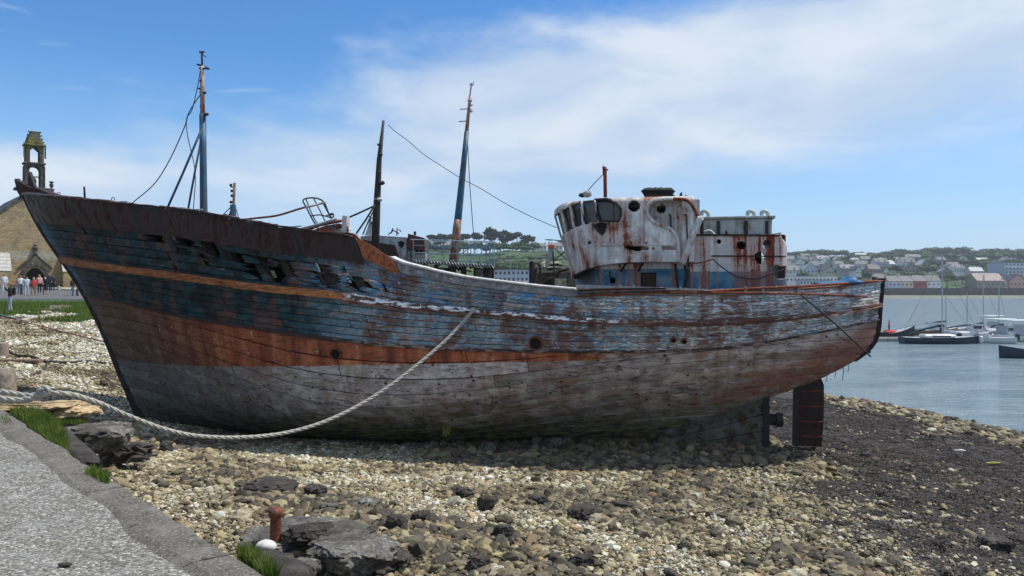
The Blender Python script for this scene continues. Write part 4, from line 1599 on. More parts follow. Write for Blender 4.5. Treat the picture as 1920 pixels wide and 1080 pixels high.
def vnoise(x, y, s, seed=0):
    """smooth value noise on arrays"""
    x = np.asarray(x) * s + seed * 17.3; y = np.asarray(y) * s - seed * 9.1
    xi = np.floor(x).astype(int); yi = np.floor(y).astype(int)
    fx = x - xi; fy = y - yi
    fx = fx * fx * (3 - 2 * fx); fy = fy * fy * (3 - 2 * fy)
    def h(a, b):
        n = (a * 374761393 + b * 668265263 + seed * 974711) & 0x7fffffff
        n = ((n ^ (n >> 13)) * 1274126177) & 0x7fffffff
        return ((n ^ (n >> 16)) & 0xffff) / 65535.0
    return (h(xi, yi) * (1 - fx) + h(xi + 1, yi) * fx) * (1 - fy) + (h(xi, yi + 1) * (1 - fx) + h(xi + 1, yi + 1) * fx) * fy


def fbm(x, y, s, seed=0):
    return vnoise(x, y, s, seed) * .55 + vnoise(x, y, s * 2.1, seed + 1) * .28 + vnoise(x, y, s * 4.3, seed + 2) * .17


def weed_w(x, y, z):
    xb = np.interp(y, [4, 9, 11.4, 14.1, 17.4, 20.3, 25, 30, 36], [6.0, 5.2, 5.0, 5.4, 5.7, 6.6, 6.9, 7.2, 8.2])
    f = (x - xb) + (fbm(x, y, .55, 3) - .5) * 4.2
    w_ = np.clip(f / 2.2 + .3, 0, 1)
    lim = np.clip((z - 0.08 - (fbm(x, y, .6, 8) - .5) * .5) / .25, 0, 1)
    return w_ * lim


def grass_w(x, y, z):
    a = x / np.maximum(y, 1)
    f = np.clip((z - 3.95 + (fbm(x, y, .25, 5) - .5) * 2.2) / .35, 0, 1)
    f = f * (x < -13) * (y > 28)
    return f


def axis(pts):
    out = []
    for (a, b, st) in pts:
        out += list(np.arange(a, b, st))
    out.append(pts[-1][1])
    return np.array(out)


gx = axis([(-300, -100, 20), (-100, -40, 4), (-40, -14, .5), (-14, 14, .16), (14, 30, .4), (30, 80, 5)])
gy = axis([(-12, 5, 1.0), (5, 24, .16), (24, 50, .4), (50, 110, 2), (110, 420, 20)])
GX, GY = np.meshgrid(gx, gy)
GZ = gz_np(GX, GY)
GZ += (fbm(GX, GY, .8, 1) - .5) * .10 + (fbm(GX, GY, 3.0, 2) - .5) * .035
# small lump of seaweed wrack
GZ += weed_w(GX, GY, GZ) * (fbm(GX, GY, 1.6, 12) - .45) * .16
nx, ny = len(gx), len(gy)
idx = (np.arange(ny - 1)[:, None] * nx + np.arange(nx - 1)[None, :]).ravel()
faces = np.c_[idx, idx + 1, idx + nx + 1, idx + nx]
me = bpy.data.meshes.new('beach')
me.vertices.add(nx * ny)
me.vertices.foreach_set('co', np.c_[GX.ravel(), GY.ravel(), GZ.ravel()].astype(np.float32).ravel())
me.loops.add(len(faces) * 4)
me.loops.foreach_set('vertex_index', faces.ravel().astype(np.int32))
me.polygons.add(len(faces))
me.polygons.foreach_set('loop_start', (np.arange(len(faces)) * 4).astype(np.int32))
me.update(calc_edges=True)
me.shade_smooth()
WE = weed_w(GX, GY, GZ).ravel(); GR = grass_w(GX, GY, GZ).ravel()
for nm, arr in (('weed', WE), ('grass', GR)):
    at = me.attributes.new(nm, 'FLOAT', 'POINT'); at.data.foreach_set('value', arr.astype(np.float32))
beach = bpy.data.objects.new('beach', me)
COL.objects.link(beach)
tag(beach, 'pebble beach sloping from the quay down to the water with dark seaweed on its right side', kind='structure')

PEB = [(0.0, (0.060, 0.050, 0.036)), (0.12, (0.10, 0.082, 0.055)), (0.28, (0.155, 0.120, 0.072)), (0.42, (0.225, 0.182, 0.100)), (0.58, (0.30, 0.25, 0.140)), (0.74, (0.38, 0.33, 0.21)), (0.9, (0.49, 0.45, 0.34)), (1.0, (0.62, 0.60, 0.53))]
m, g = new_mat('beach_ground')
p = g.pos()
v1 = g.n('ShaderNodeTexVoronoi'); g.put(v1.inputs['Vector'], p); v1.inputs['Scale'].default_value = 17
v2 = g.n('ShaderNodeTexVoronoi'); g.put(v2.inputs['Vector'], p); v2.inputs['Scale'].default_value = 34
cr = g.xyz(v1.outputs['Color'])[0]
pc = g.ramp(cr, PEB)
pc = g.mix(g.step(v1.outputs['Distance'], 0.30, 0.62), pc, (0.05, 0.042, 0.03))
pc = g.mix(g.step(g.noise(p, .7, 4), .4, .6), pc, g.mix(1.0, pc, (.72, .68, .62), 'MULTIPLY'))
wn = g.noise(p, 14, 7, .75, .6)
wc = g.ramp(wn, [(.3, (.016, .014, .013)), (.48, (.036, .031, .028)), (.6, (.060, .052, .046)), (.8, (.10, .088, .078))])
gn = g.noise(p, 3.0, 6, .65)
gc = g.ramp(gn, [(.3, (.022, .045, .010)), (.5, (.045, .085, .018)), (.7, (.09, .13, .035))])
x_, y_, z_ = g.xyz(p)
pc = g.mix(g.step(z_, 0.9, 0.1), pc, g.mix(1.0, pc, (.5, .47, .42), 'MULTIPLY'))
c = g.mix(g.step(g.attr('weed'), .35, .6), pc, wc)
c = g.mix(g.step(g.add(g.attr('grass'), g.mul(g.sub(gn, .5), .6)), .4, .6), c, gc)
wet = g.step(z_, .25, .05)
h = g.add(g.mul(v1.outputs['Distance'], -1.0), g.mul(wn, .6))
finish(g, c, g.lin(wet, 0, 1, .85, .3), g.bump(h, .9, .04))
M['beach_ground'] = m
me.materials.append(m)

# water
m, g = new_mat('sea_water')
p = g.pos()
n1 = g.noise(g.scale(p, (.8, 1.9, 1)), 1.0, 6, .60, .5)
n2 = g.noise(g.scale(p, (.35, .8, 1)), .35, 4, .6)
n3 = g.noise(g.scale(p, (1, 1.5, 1)), 5.0, 4, .6)
h = g.add(g.add(n1, g.mul(n2, 1.2)), g.mul(n3, .5))
x_, y_, z_ = g.xyz(p)
bmp = g.bump(h, 1.0, .24)
b = finish(g, g.mix(g.step(n2, .35, .65), (0.16, 0.235, 0.27), (0.25, 0.32, 0.35)), .06, bmp, 0, .5)
b.inputs['IOR'].default_value = 1.33
M['sea_water'] = m
wa = MB()
wa.add([(-980, -60, 0), (1580, -60, 0), (1580, 1600, 0), (-980, 1600, 0)], [(0, 1, 2, 3)])
tag(wa.build('sea', m), 'calm blue green bay with small ripples behind the stern', kind='structure')


# ------------------------------------------------------------------ scattering through one node tree
def proto_mesh(name, fn, mat):
    mb = fn()
    me = bpy.data.meshes.new(name)
    me.from_pydata([tuple(v) for v in mb.v], [], mb.f)
    me.materials.append(mat)
    me.shade_smooth()
    me.set_sharp_from_angle(angle=math.radians(26))
    return me


def ico(sub, fnv):
    import bmesh
    bm = bmesh.new()
    bmesh.ops.create_icosphere(bm, subdivisions=sub, radius=1.0)
    mb = MB()
    mb.v = [fnv(v.co.copy()) for v in bm.verts]
    bm.verts.index_update()
    mb.f = [tuple(v.index for v in f.verts) for f in bm.faces]
    mb.m = [0] * len(mb.f)
    bm.free()
    return mb


def peb_fn(seed, ang=.22, sub=2, sc=(1, .75, .5)):
    def f():
        off = Vector((seed * 7.7, seed * 3.1, 0))
        def d(v):
            n = mnoise.noise(v * 1.1 + off) + .35 * mnoise.noise(v * 2.6 + off)
            v = v * (1 + ang * n * 1.9)
            if seed % 2: v = Vector([math.copysign(min(abs(a), .62 + .1 * (seed % 3)), a) for a in v])
            return Vector((v.x * sc[0], v.y * sc[1], v.z * sc[2]))
        return ico(sub, d)
    return f


def scatter(name, pts, rot, scl, tone, meshes, label, cat=None):
    me = bpy.data.meshes.new(name + '_points')
    me.vertices.add(len(pts))
    me.vertices.foreach_set('co', pts.astype(np.float32).ravel())
    for nm, arr, ty in (('rot', rot, 'FLOAT_VECTOR'), ('scl', scl, 'FLOAT_VECTOR')):
        a = me.attributes.new(nm, ty, 'POINT'); a.data.foreach_set('vector', arr.astype(np.float32).ravel())
    a = me.attributes.new('tone', 'FLOAT', 'POINT'); a.data.foreach_set('value', tone.astype(np.float32))
    a = me.attributes.new('kindex', 'INT', 'POINT'); a.data.foreach_set('value', np.random.default_rng(5).integers(0, len(meshes), len(pts)).astype(np.int32))
    o = bpy.data.objects.new(name, me)
    COL.objects.link(o)
    tag(o, label, cat, kind='stuff')
    col = bpy.data.collections.new(name + '_kinds')
    for i, pm in enumerate(meshes):
        q = bpy.data.objects.new('%s_kind' % name, pm)
        col.objects.link(q)
    ng = bpy.data.node_groups.new(name + '_spread', 'GeometryNodeTree')
    ng.interface.new_socket('Geometry', in_out='INPUT', socket_type='NodeSocketGeometry')
    ng.interface.new_socket('Geometry', in_out='OUTPUT', socket_type='NodeSocketGeometry')
    N_ = ng.nodes; L_ = ng.links
    gi = N_.new('NodeGroupInput'); go = N_.new('NodeGroupOutput')
    m2p = N_.new('GeometryNodeMeshToPoints')
    iop = N_.new('GeometryNodeInstanceOnPoints')
    ci = N_.new('GeometryNodeCollectionInfo')
    ci.inputs[0].default_value = col
    ci.inputs['Separate Children'].default_value = True
    ci.inputs['Reset Children'].default_value = True
    def na(nm, ty):
        n = N_.new('GeometryNodeInputNamedAttribute'); n.data_type = ty
        n.inputs[0].default_value = nm
        return n.outputs[0]
    L_.new(gi.outputs[0], m2p.inputs[0])
    L_.new(m2p.outputs[0], iop.inputs['Points'])
    L_.new(ci.outputs[0], iop.inputs['Instance'])
    iop.inputs['Pick Instance'].default_value = True
    L_.new(na('kindex', 'INT'), iop.inputs['Instance Index'])
    L_.new(na('rot', 'FLOAT_VECTOR'), iop.inputs['Rotation'])
    L_.new(na('scl', 'FLOAT_VECTOR'), iop.inputs['Scale'])
    L_.new(iop.outputs[0], go.inputs[0])
    md = o.modifiers.new('spread', 'NODES')
    md.node_group = ng
    return o


m, g = new_mat('pebble')
t = g.attr('tone', 'INSTANCER')
p = g.obj()
pc = g.ramp(t, PEB)
nn_ = g.noise(g.pos(), 26, 4, .6)
pc = g.mix(g.mul(g.step(nn_, .45, .65), .35), pc, g.mix(1.0, pc, (.55, .55, .45), 'MULTIPLY'))
tj = g.noise(g.comb(g.mul(t, 397.0), 0.0, 0.0), 1.0, 0, .5)
pc = g.mix(g.mul(g.step(tj, .50, .62), .8), pc, g.mix(1.0, pc, (.80, .88, 1.02), 'MULTIPLY'))
pc = g.mix(g.mul(g.step(tj, .40, .30), .7), pc, g.mix(1.0, pc, (.95, .66, .50), 'MULTIPLY'))
big = g.noise(g.pos(), .9, 4, .6)
pc = g.mix(g.mul(g.step(big, .5, .7), .35), pc, g.mix(1.0, pc, (.95, 1.0, .62), 'MULTIPLY'))
finish(g, pc, .75, g.bump(nn_, .3, .01))
M['pebble'] = m
m, g = new_mat('cobble')
r_ = g.rnd()
pc = g.ramp(r_, [(0, (.055, .048, .038)), (.35, (.11, .09, .062)), (.6, (.17, .14, .09)), (.85, (.28, .24, .15)), (1, (.42, .39, .30))])
nn_ = g.noise(g.pos(), 20, 6, .65)
pc = g.mix(g.step(nn_, .4, .65), pc, g.mix(1.0, pc, (.55, .52, .45), 'MULTIPLY'))
finish(g, pc, .8, g.bump(nn_, .5, .012))
M['cobble'] = m

R = np.random.default_rng(3)


def quay_side(x, y):
    """distance outside the quay edge (positive on the beach)"""
    ax, ay = -1.45, 4.56
    dx, dy = -0.672, 0.741
    return (x - ax) * dy - (y - ay) * dx


def sample(x0, x1, y0, y1, n, view=True):
    x = R.uniform(x0, x1, n); y = R.uniform(y0, y1, n)
    k = np.ones(n, bool)
    if view:
        k &= np.abs(x) < y * .70 + .8
    k &= quay_side(x, y) > .05
    return x[k], y[k]


kinds = [proto_mesh('pebble_kind', peb_fn(i, .2 + .05 * (i % 3), 2, [(1, .8, .55), (1, .65, .42), (1, .85, .7), (1, .7, .35)][i % 4]), M['pebble']) for i in range(8)]


def lay(x, y, size, tone, sink=.25, jitter=.3):
    z = gz_np(x, y) + (fbm(x, y, .8, 1) - .5) * .10 + (fbm(x, y, 3.0, 2) - .5) * .035
    k = len(x)
    pts = np.c_[x, y, z + size * sink]
    rot = np.c_[R.normal(0, jitter, k), R.normal(0, jitter, k), R.uniform(0, 6.28, k)]
    scl = size[:, None] * np.c_[R.uniform(.85, 1.25, k), R.uniform(.85, 1.15, k), R.uniform(.8, 1.3, k)]
    return pts, rot, scl, tone


sets = []
# main foreground cobbles
x, y = sample(-11, 12, 7.0, 22, 190000)
we = weed_w(x, y, gz_np(x, y))
k = R.uniform(0, 1, len(x)) > we * 0.965
x, y = x[k], y[k]
s = np.exp(R.normal(math.log(.0235), .48, len(x)))
cl = fbm(x, y, .45, 21)
sp_ = fbm(x, y, 1.3, 33)                                   # coarse darker drifts of bigger stones
s *= 1 + np.clip((cl - .52) * 3.0, -.15, .8)
s *= np.interp(y, [7, 14, 20], [.85, 1.1, 1.35])
s = np.clip(s, .014, .13)
tone = R.beta(1.8, 1.6, len(x)) - np.clip((cl - .47) * 1.3, -.12, .28) - (sp_ - .5) * .35 - np.clip((s - .045) * 3, 0, .25)
tone = np.where(x > 3.5, tone - .05, tone)
sets.append(lay(x, y, s, np.clip(tone, 0, 1)))
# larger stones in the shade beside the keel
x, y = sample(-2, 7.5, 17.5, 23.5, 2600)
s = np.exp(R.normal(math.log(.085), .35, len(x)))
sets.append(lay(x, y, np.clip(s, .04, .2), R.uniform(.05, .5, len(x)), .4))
# bank left of the stem: pale small shingle
x, y = sample(-30, -5, 14, 46, 150000)
k = (grass_w(x, y, gz_np(x, y)) < .3) & (x < -6 - (y - 14) * .2)
x, y = x[k], y[k]
s = np.exp(R.normal(math.log(.034), .42, len(x))) * np.interp(y, [14, 40], [.8, 1.2])
tone = R.beta(2.2, 1.5, len(x)) + np.interp(y, [18, 30], [0, .25]) - np.clip((fbm(x, y, .5, 41) - .56) * 4, 0, .6)
sets.append(lay(x, y, s, np.clip(tone, 0, 1)))
# stones along the water line
x, y = sample(5, 30, 22, 48, 95000)
z = gz_np(x, y)
k = (z < .40 + (fbm(x, y, .5, 9) - .5) * .8) & (z > -.06) & (R.uniform(0, 1, len(x)) < np.interp(z, [-.06, .1, .7], [.12, .85, .7]))
x, y = x[k], y[k]
s = np.clip(np.exp(R.normal(math.log(.058), .5, len(x))), .02, .22)
sets.append(lay(x, y, s, np.clip(R.beta(1.2, 2.2, len(x)) - .08, 0, 1), .3))
# some pebbles through the weed
x, y = sample(4, 20, 8, 34, 5000)
z = gz_np(x, y); k = (z > .5) & (fbm(x, y, .35, 31) > .5)
x, y = x[k], y[k]
s = np.clip(np.exp(R.normal(math.log(.035), .4, len(x))), .015, .1)
sets.append(lay(x, y, s, R.uniform(.1, .95, len(x)), .7))
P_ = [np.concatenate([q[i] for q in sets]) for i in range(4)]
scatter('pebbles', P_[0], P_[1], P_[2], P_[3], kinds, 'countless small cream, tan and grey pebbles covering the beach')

# seaweed wrack
m, g = new_mat('seaweed')
t = g.attr('tone', 'INSTANCER')
c = g.ramp(t, [(0, (.024, .021, .019)), (.4, (.058, .049, .043)), (.8, (.11, .093, .080)), (1, (.20, .175, .15))])
finish(g, c, .7, None, 0, .2)
M['seaweed'] = m


def weed_fn(seed):
    def f():
        q = random.Random(seed)
        mb = MB()
        for k in range(16):
            a = q.uniform(0, 6.28); x0, y0 = q.uniform(-.5, .5), q.uniform(-.5, .5)
            L_ = q.uniform(.4, 1.0); wd_ = q.uniform(.035, .09)
            vs = []
            for i in range(4):
                t = i / 3
                a2 = a + q.uniform(-.5, .5)
                cx_ = x0 + math.cos(a2) * L_ * t; cy_ = y0 + math.sin(a2) * L_ * t
                z = .12 + .35 * math.sin(math.pi * t) * q.uniform(.2, 1) + q.uniform(-.05, .05)
                nx_, ny_ = -math.sin(a) * wd_, math.cos(a) * wd_
                tw = q.uniform(-.06, .06)
                vs += [Vector((cx_ + nx_, cy_ + ny_, z + tw)), Vector((cx_ - nx_, cy_ - ny_, z - tw))]
            mb.add(vs, [(2 * i, 2 * i + 1, 2 * i + 3, 2 * i + 2) for i in range(3)])
        return mb
    return f


wk = [proto_mesh('seaweed_kind', weed_fn(i), M['seaweed']) for i in range(6)]
x, y = sample(3, 26, 8, 36, 200000)
z = gz_np(x, y)
k = (R.uniform(0, 1, len(x)) < weed_w(x, y, z) * np.interp(y, [8, 20, 36], [1, .85, .7]))
x, y = x[k], y[k]
s = R.uniform(.035, .10, len(x)) * np.interp(fbm(x, y, 1.6, 12), [.35, .7], [.7, 1.5])
z = gz_np(x, y) + (fbm(x, y, .8, 1) - .5) * .10 + (fbm(x, y, 3.0, 2) - .5) * .035 + weed_w(x, y, gz_np(x, y)) * (fbm(x, y, 1.6, 12) - .45) * .16
kk = len(x)
scatter('seaweed', np.c_[x, y, z - .01], np.c_[R.normal(0, .2, kk), R.normal(0, .2, kk), R.uniform(0, 6.28, kk)], np.c_[s, s, s * R.uniform(.4, .9, kk)],
        np.clip(R.beta(1.6, 2.6, kk), 0, 1), wk, 'mat of dark seaweed strewn over the right side of the beach')


def blades(name, pts, h, w_, cols, label, lean=.35):
    """grass as one mesh of bent blades"""
    k = len(pts)
    a = R.uniform(0, 6.28, k); hh = h * R.uniform(.5, 1.3, k); ww = w_ * R.uniform(.6, 1.3, k)
    dx, dy = np.cos(a), np.sin(a)
    la = R.uniform(0, 6.28, k); ll = hh * lean * R.uniform(.3, 1.5, k)
    lx, ly = np.cos(la) * ll, np.sin(la) * ll
    V_ = np.zeros((k, 5, 3))
    V_[:, 0] = pts + np.c_[-dx * ww, -dy * ww, 0 * ww]
    V_[:, 1] = pts + np.c_[dx * ww, dy * ww, 0 * ww]
    V_[:, 2] = pts + np.c_[-dx * ww * .7 + lx * .4, -dy * ww * .7 + ly * .4, hh * .55]
    V_[:, 3] = pts + np.c_[dx * ww * .7 + lx * .4, dy * ww * .7 + ly * .4, hh * .55]
    V_[:, 4] = pts + np.c_[lx, ly, hh]
    b0 = np.arange(k)[:, None] * 5
    q = np.concatenate([b0 + 0, b0 + 1, b0 + 3, b0 + 2], 1)
    t = np.concatenate([b0 + 2, b0 + 3, b0 + 4], 1)
    me = bpy.data.meshes.new(name)
    me.vertices.add(k * 5); me.vertices.foreach_set('co', V_.astype(np.float32).ravel())
    me.loops.add(k * 7); me.loops.foreach_set('vertex_index', np.concatenate([q.ravel(), t.ravel()]).astype(np.int32))
    me.polygons.add(2 * k)
    me.polygons.foreach_set('loop_start', np.concatenate([np.arange(k) * 4, k * 4 + np.arange(k) * 3]).astype(np.int32))
    me.update(calc_edges=True)
    me.materials.append(cols)
    o = bpy.data.objects.new(name, me); COL.objects.link(o)
    tag(o, label, kind='stuff')
    return o


m, g = new_mat('grass_blade')
n_ = g.noise(g.pos(), 5.0, 4, .6)
c = g.ramp(n_, [(.3, (.06, .10, .018)), (.5, (.11, .17, .035)), (.7, (.22, .24, .08))])
bb = g.n('ShaderNodeBsdfTranslucent'); g.put(bb.inputs[0], c)
bd = g.n('ShaderNodeBsdfDiffuse'); g.put(bd.inputs[0], c)
ms = g.n('ShaderNodeMixShader'); ms.inputs[0].default_value = .35
g.L.new(bd.outputs[0], ms.inputs[1]); g.L.new(bb.outputs[0], ms.inputs[2])
oo = g.n('ShaderNodeOutputMaterial'); g.L.new(ms.outputs[0], oo.inputs[0])
M['grass_blade'] = m
x = R.uniform(-40, -14, 90000); y = R.uniform(32, 62, 90000)
z = gz_np(x, y) + (fbm(x, y, .8, 1) - .5) * .10
k = (grass_w(x, y, z) > .55) & (x / y < -.5) & (x / y > -.72) & (y < 54)
blades('bank_grass', np.c_[x, y, z][k], .22, .022, m, 'rough green grass on the low bank between shingle and road')
# ------------------------------------------------------------------ quay, rocks, ropes
m, g = new_mat('quay_concrete')
p = g.pos()
v = g.n('ShaderNodeTexVoronoi'); g.put(v.inputs['Vector'], g.scale(p, (1, 1, 1))); v.inputs['Scale'].default_value = 62
sp = g.xyz(v.outputs['Color'])[0]
n1 = g.noise(p, 1.3, 6, .65, .4); n2 = g.noise(p, 40, 5, .7)
c = g.ramp(sp, [(0, (.075, .07, .06)), (.35, (.14, .132, .115)), (.65, (.21, .20, .178)), (.88, (.31, .30, .27)), (1, (.50, .49, .45))])
c = g.mix(g.mul(g.step(g.noise(p, .8, 7, .65, .8), .45, .60), .55), c, g.mix(g.step(n2, .4, .6), (.20, .20, .18), (.38, .375, .35)))
c = g.mix(g.mul(g.step(n1, .52, .68), .6), c, (.12, .11, .095))
c = g.mix(g.mul(g.step(g.noise(p, 2.2, 4), .58, .7), .35), c, (.13, .14, .07))
c = g.mix(g.step(n2, .60, .68), c, (.06, .055, .05))
h = g.add(g.mul(v.outputs['Distance'], -.8), g.mul(n2, .9))
finish(g, c, .9, g.bump(h, .8, .012))
M['quay_concrete'] = m
m, g = new_mat('kerb_concrete')
p = g.pos()
n1 = g.noise(p, 3, 7, .65, .4); n2 = g.noise(p, 45, 5, .7)
c = g.ramp(n1, [(.3, (.075, .068, .055)), (.5, (.125, .115, .095)), (.7, (.20, .19, .165))])
c = g.mix(g.step(n2, .52, .62), c, (.27, .25, .215))
c = g.mix(g.step(g.noise(p, 9, 6, .7), .56, .66), c, (.055, .048, .036))
finish(g, c, .95, g.bump(g.add(n1, n2), 1.0, .02))
M['kerb_concrete'] = m
m, g = new_mat('weathered_rock')
p = g.pos()
n1 = g.noise(p, 2.5, 8, .65, .3); n2 = g.noise(p, 18, 6, .7)
c = g.ramp(n1, [(.3, (.04, .037, .032)), (.46, (.095, .088, .076)), (.6, (.17, .16, .14)), (.8, (.29, .28, .25))])
c = g.mix(g.mul(g.step(n2, .56, .62), g.step(n1, .42, .6)), c, (.36, .36, .32))
c = g.mix(g.step(n2, .42, .36), c, (.03, .028, .025))
v3 = g.voro(p, 5.0, 'DISTANCE_TO_EDGE')
c = g.mix(g.mul(g.step(g.noise(p, 60, 4, .7), .55, .62), .6), c, (.05, .045, .035))
finish(g, c, .95, g.bump(g.add(g.add(g.mul(n1, 2), n2), g.mul(g.step(v3, 0, .3), .3)), 1.0, .04))
M['weathered_rock'] = m
m, g = new_mat('dark_rock')
p = g.pos()
n1 = g.noise(p, 5, 8, .7, .3); n2 = g.noise(p, 30, 6, .75)
c = g.ramp(n1, [(.3, (.018, .015, .012)), (.5, (.05, .042, .036)), (.7, (.12, .105, .09))])
c = g.mix(g.step(n2, .6, .7), c, (.22, .20, .17))
finish(g, c, .75, g.bump(g.add(n1, n2), 1.0, .03))
M['dark_rock'] = m
simple('tan_stone', (.34, .25, .14), .9, .4, 6, bump=.8, obj_var=.35)
simple('white_stone', (.52, .51, .48), .7, .10, 5)
simple('bollard_stone', (.23, .19, .15), .9, .3, 12, bump=.8)
simple('driftwood', (.20, .14, .10), .9, .4, 9, bump=.6)
m, g = new_mat('hawser')
n = g.noise(g.pos(), 60, 4, .7)
c = g.mix(g.step(n, .3, .7), (.20, .19, .15), (.52, .50, .45))
finish(g, c, .95, g.bump(n, .8, .01))
M['hawser'] = m

QZ = CAM_Z - 1.7
A0 = Vector((-1.45, 4.56, 0)); QD = Vector((-0.672, 0.741, 0)).normalized(); QN = Vector((-QD.y, QD.x, 0))   # inland side
if QN.x > 0: QN = -QN


def qpt(a, b, z=QZ):
    """a metres along the edge, b metres inland"""
    v_ = A0 + QD * a + QN * b
    v_.z = z
    return v_


quay = MB()
na_, nb_ = 60, 40
vs = []
for i in range(na_ + 1):
    for j in range(nb_ + 1):
        a = -7 + 17.2 * i / na_; b = .22 + 14 * (j / nb_) ** 1.5
        p_ = qpt(a, b)
        p_.z += .03 * mnoise.noise(p_ * .5)
        vs.append(p_)
quay.add(vs, [(i * (nb_ + 1) + j, i * (nb_ + 1) + j + 1, (i + 1) * (nb_ + 1) + j + 1, (i + 1) * (nb_ + 1) + j) for i in range(na_) for j in range(nb_)])
o = quay.build('quay_pavement', M['quay_concrete'], None, smooth=True)
tag(o, 'grey aggregate concrete quay surface in the lower left corner', kind='structure')
ke = thing('quay_edge', qpt(0, 0, QZ - 1), 'low brown concrete kerb edging the grey quay above the pebbles', 'kerb', kind='structure')
del ke['category']
a = -7.0; kk = 0
while a < 10.1:
    L_ = rng.uniform(2.2, 3.0)
    b_ = min(a + L_, 10.2)
    n_ = 12
    vs = []
    for i in range(n_ + 1):
        t = a + .01 + (b_ - a - .02) * i / n_
        w1 = .05 * mnoise.noise(Vector((t * 1.3, 0, 1))) + .03 * mnoise.noise(Vector((t * 5, 0, 1)))
        w2 = .05 * mnoise.noise(Vector((t * 1.1, 4, 1))) + .02 * mnoise.noise(Vector((t * 6, 0, 1)))
        for b, z in ((w1, QZ - 1.4), (w1 - .01, QZ - .03), (w1 + .03, QZ + .004), (.27 + w2, QZ + .010), (.34 + w2, QZ - .012)):
            vs.append(qpt(t, b, z))
    fs = [(i * 5 + k, (i + 1) * 5 + k, (i + 1) * 5 + k + 1, i * 5 + k + 1) for i in range(n_) for k in range(4)]
    fs += [(0, 1, 2, 3, 4), tuple(range(n_ * 5, n_ * 5 + 5))[::-1]]
    MB().add(vs, fs).build('kerb_stone', M['kerb_concrete'], ke)
    a = b_
# small bits lying on the quay
for px, py in ((122, 1062),):
    d = 1.7 * F / (py - 540)
    o = ico(2, lambda v: Vector((v.x * .045, v.y * .022, v.z * .012)))
    o.v = [v + scr(px, py, d) + Vector((0, 0, .012)) for v in o.v]
    tag(o.build('stone_chip', M['dark_rock'], None, smooth=True), 'small dark chip of stone lying on the quay surface', 'stone')


def rock(name, c, size, mat, label, cat='rock', seed=1, sub=3, ang=.35, facet=0.0, rz=0.0, tilt=0.0, group=None):
    off = Vector((seed * 5.1, seed * 2.3, seed))
    Rm = Matrix.Rotation(rz, 3, 'Z') @ Matrix.Rotation(tilt, 3, 'X')
    def f(v):
        rid = 0.0
        if sub >= 4:
            rid = -.16 * (1 - abs(mnoise.noise(v * 3.0 + off)) * 3) * (1 if abs(mnoise.noise(v * 3.0 + off)) < .33 else 0) - .05 * abs(mnoise.noise(v * 9 + off)) + .10 * math.floor(mnoise.noise(v * 1.6 - off) * 5) / 5
        v = v * (1 + rid)
        n = mnoise.noise(v * .9 + off) + .5 * mnoise.noise(v * 2.1 + off) + .25 * mnoise.noise(v * 4.7 + off)
        v = v * (1 + ang * n) + Vector((mnoise.noise(v * 1.7 + off * 2), mnoise.noise(v * 1.7 + off * 3), mnoise.noise(v * 2.3 + off * 4) * .8)) * ang * .45
        if facet:
            q = facet
            v = Vector((v.x, v.y, math.copysign(min(abs(v.z), q + (abs(v.z) - q) * .3) if abs(v.z) > q else abs(v.z), v.z)))
        return Rm @ Vector((v.x * size[0], v.y * size[1], v.z * size[2]))
    mb = ico(sub, f)
    mb.v = [v + Vector(c) for v in mb.v]
    o = mb.build(name, mat, None, smooth=True)
    return tag(o, label, cat, group)


def rock_px(px, py, w_px, h_px, mat, label, seed, asp=.8, facet=.6, sink=.25, name='rock', cat='rock', sub=4, H=None, ang=.35, depth=None, rz=0, tilt=0):
    """rock whose visible outline is w_px x h_px with its foot at (px, py)"""
    P = ground_at(px, py) if H is None else scr(px, py, H * F / (py - 540))
    k = P.y / F
    sx, sz = w_px * k / 2, h_px * k / 2
    return rock(name, (P.x, P.y + sx * asp, P.z + sz * (1 - sink)), (sx, sx * asp if depth is None else depth, sz * (1 + sink)), mat, label, cat, seed, sub, ang, facet, rz, tilt)


# stones beside the quay (upper left)
rock_px(158, 852, 120, 52, M['weathered_rock'], 'broad flat grey boulder at the foot of the quay beside the grass', 3, 1.0, .75, .3, H=2.55)
rock_px(196, 838, 62, 52, M['weathered_rock'], 'pale jagged upright rock behind the broad flat grey boulder', 9, .6, .6, .1, H=2.75, ang=.6, rz=.5)
rock_px(215, 872, 90, 42, M['dark_rock'], 'dark rough rock right of the flat grey boulder', 14, .8, .6, .2, H=2.95, ang=.5)
rock_px(258, 862, 48, 14, M['weathered_rock'], 'small flat slab tucked against the dark rough rock', 15, .9, .5, .2, H=3.0)
rock_px(307, 850, 26, 20, M['dark_rock'], 'round brown stone at the edge of the hull shadow below the rope', 17, 1, .8, .2)
# rocky footing around the iron post
rock_px(540, 1052, 230, 34, M['weathered_rock'], 'low grey ledge of broken rock under the rusty iron post', 21, .95, .55, .15, H=2.80, ang=.45, sub=5, name='rock_ledge')
rock_px(640, 1100, 150, 78, M['weathered_rock'], 'big cracked grey boulder at the right end of the rock ledge', 25, 1.0, .6, .1, H=2.7, ang=.45, sub=5)
rock_px(580, 1030, 110, 40, M['dark_rock'], 'black weed covered rock right behind the rusty iron post', 28, .7, .5, .1, H=2.66, ang=.6, sub=5)
rock_px(640, 1038, 110, 40, M['weathered_rock'], 'slanting grey slab on top of the cracked boulder', 31, .8, .45, .1, H=2.6, rz=.3, ang=.35)
rock_px(560, 1092, 70, 40, M['weathered_rock'], 'small square grey rock in front of the iron post ledge', 33, .8, .5, .1, H=2.6, ang=.35)
rock_px(480, 1012, 70, 16, M['weathered_rock'], 'thin flat grey slab left of the rusty iron post', 35, .8, .4, .1, H=2.8, ang=.3)
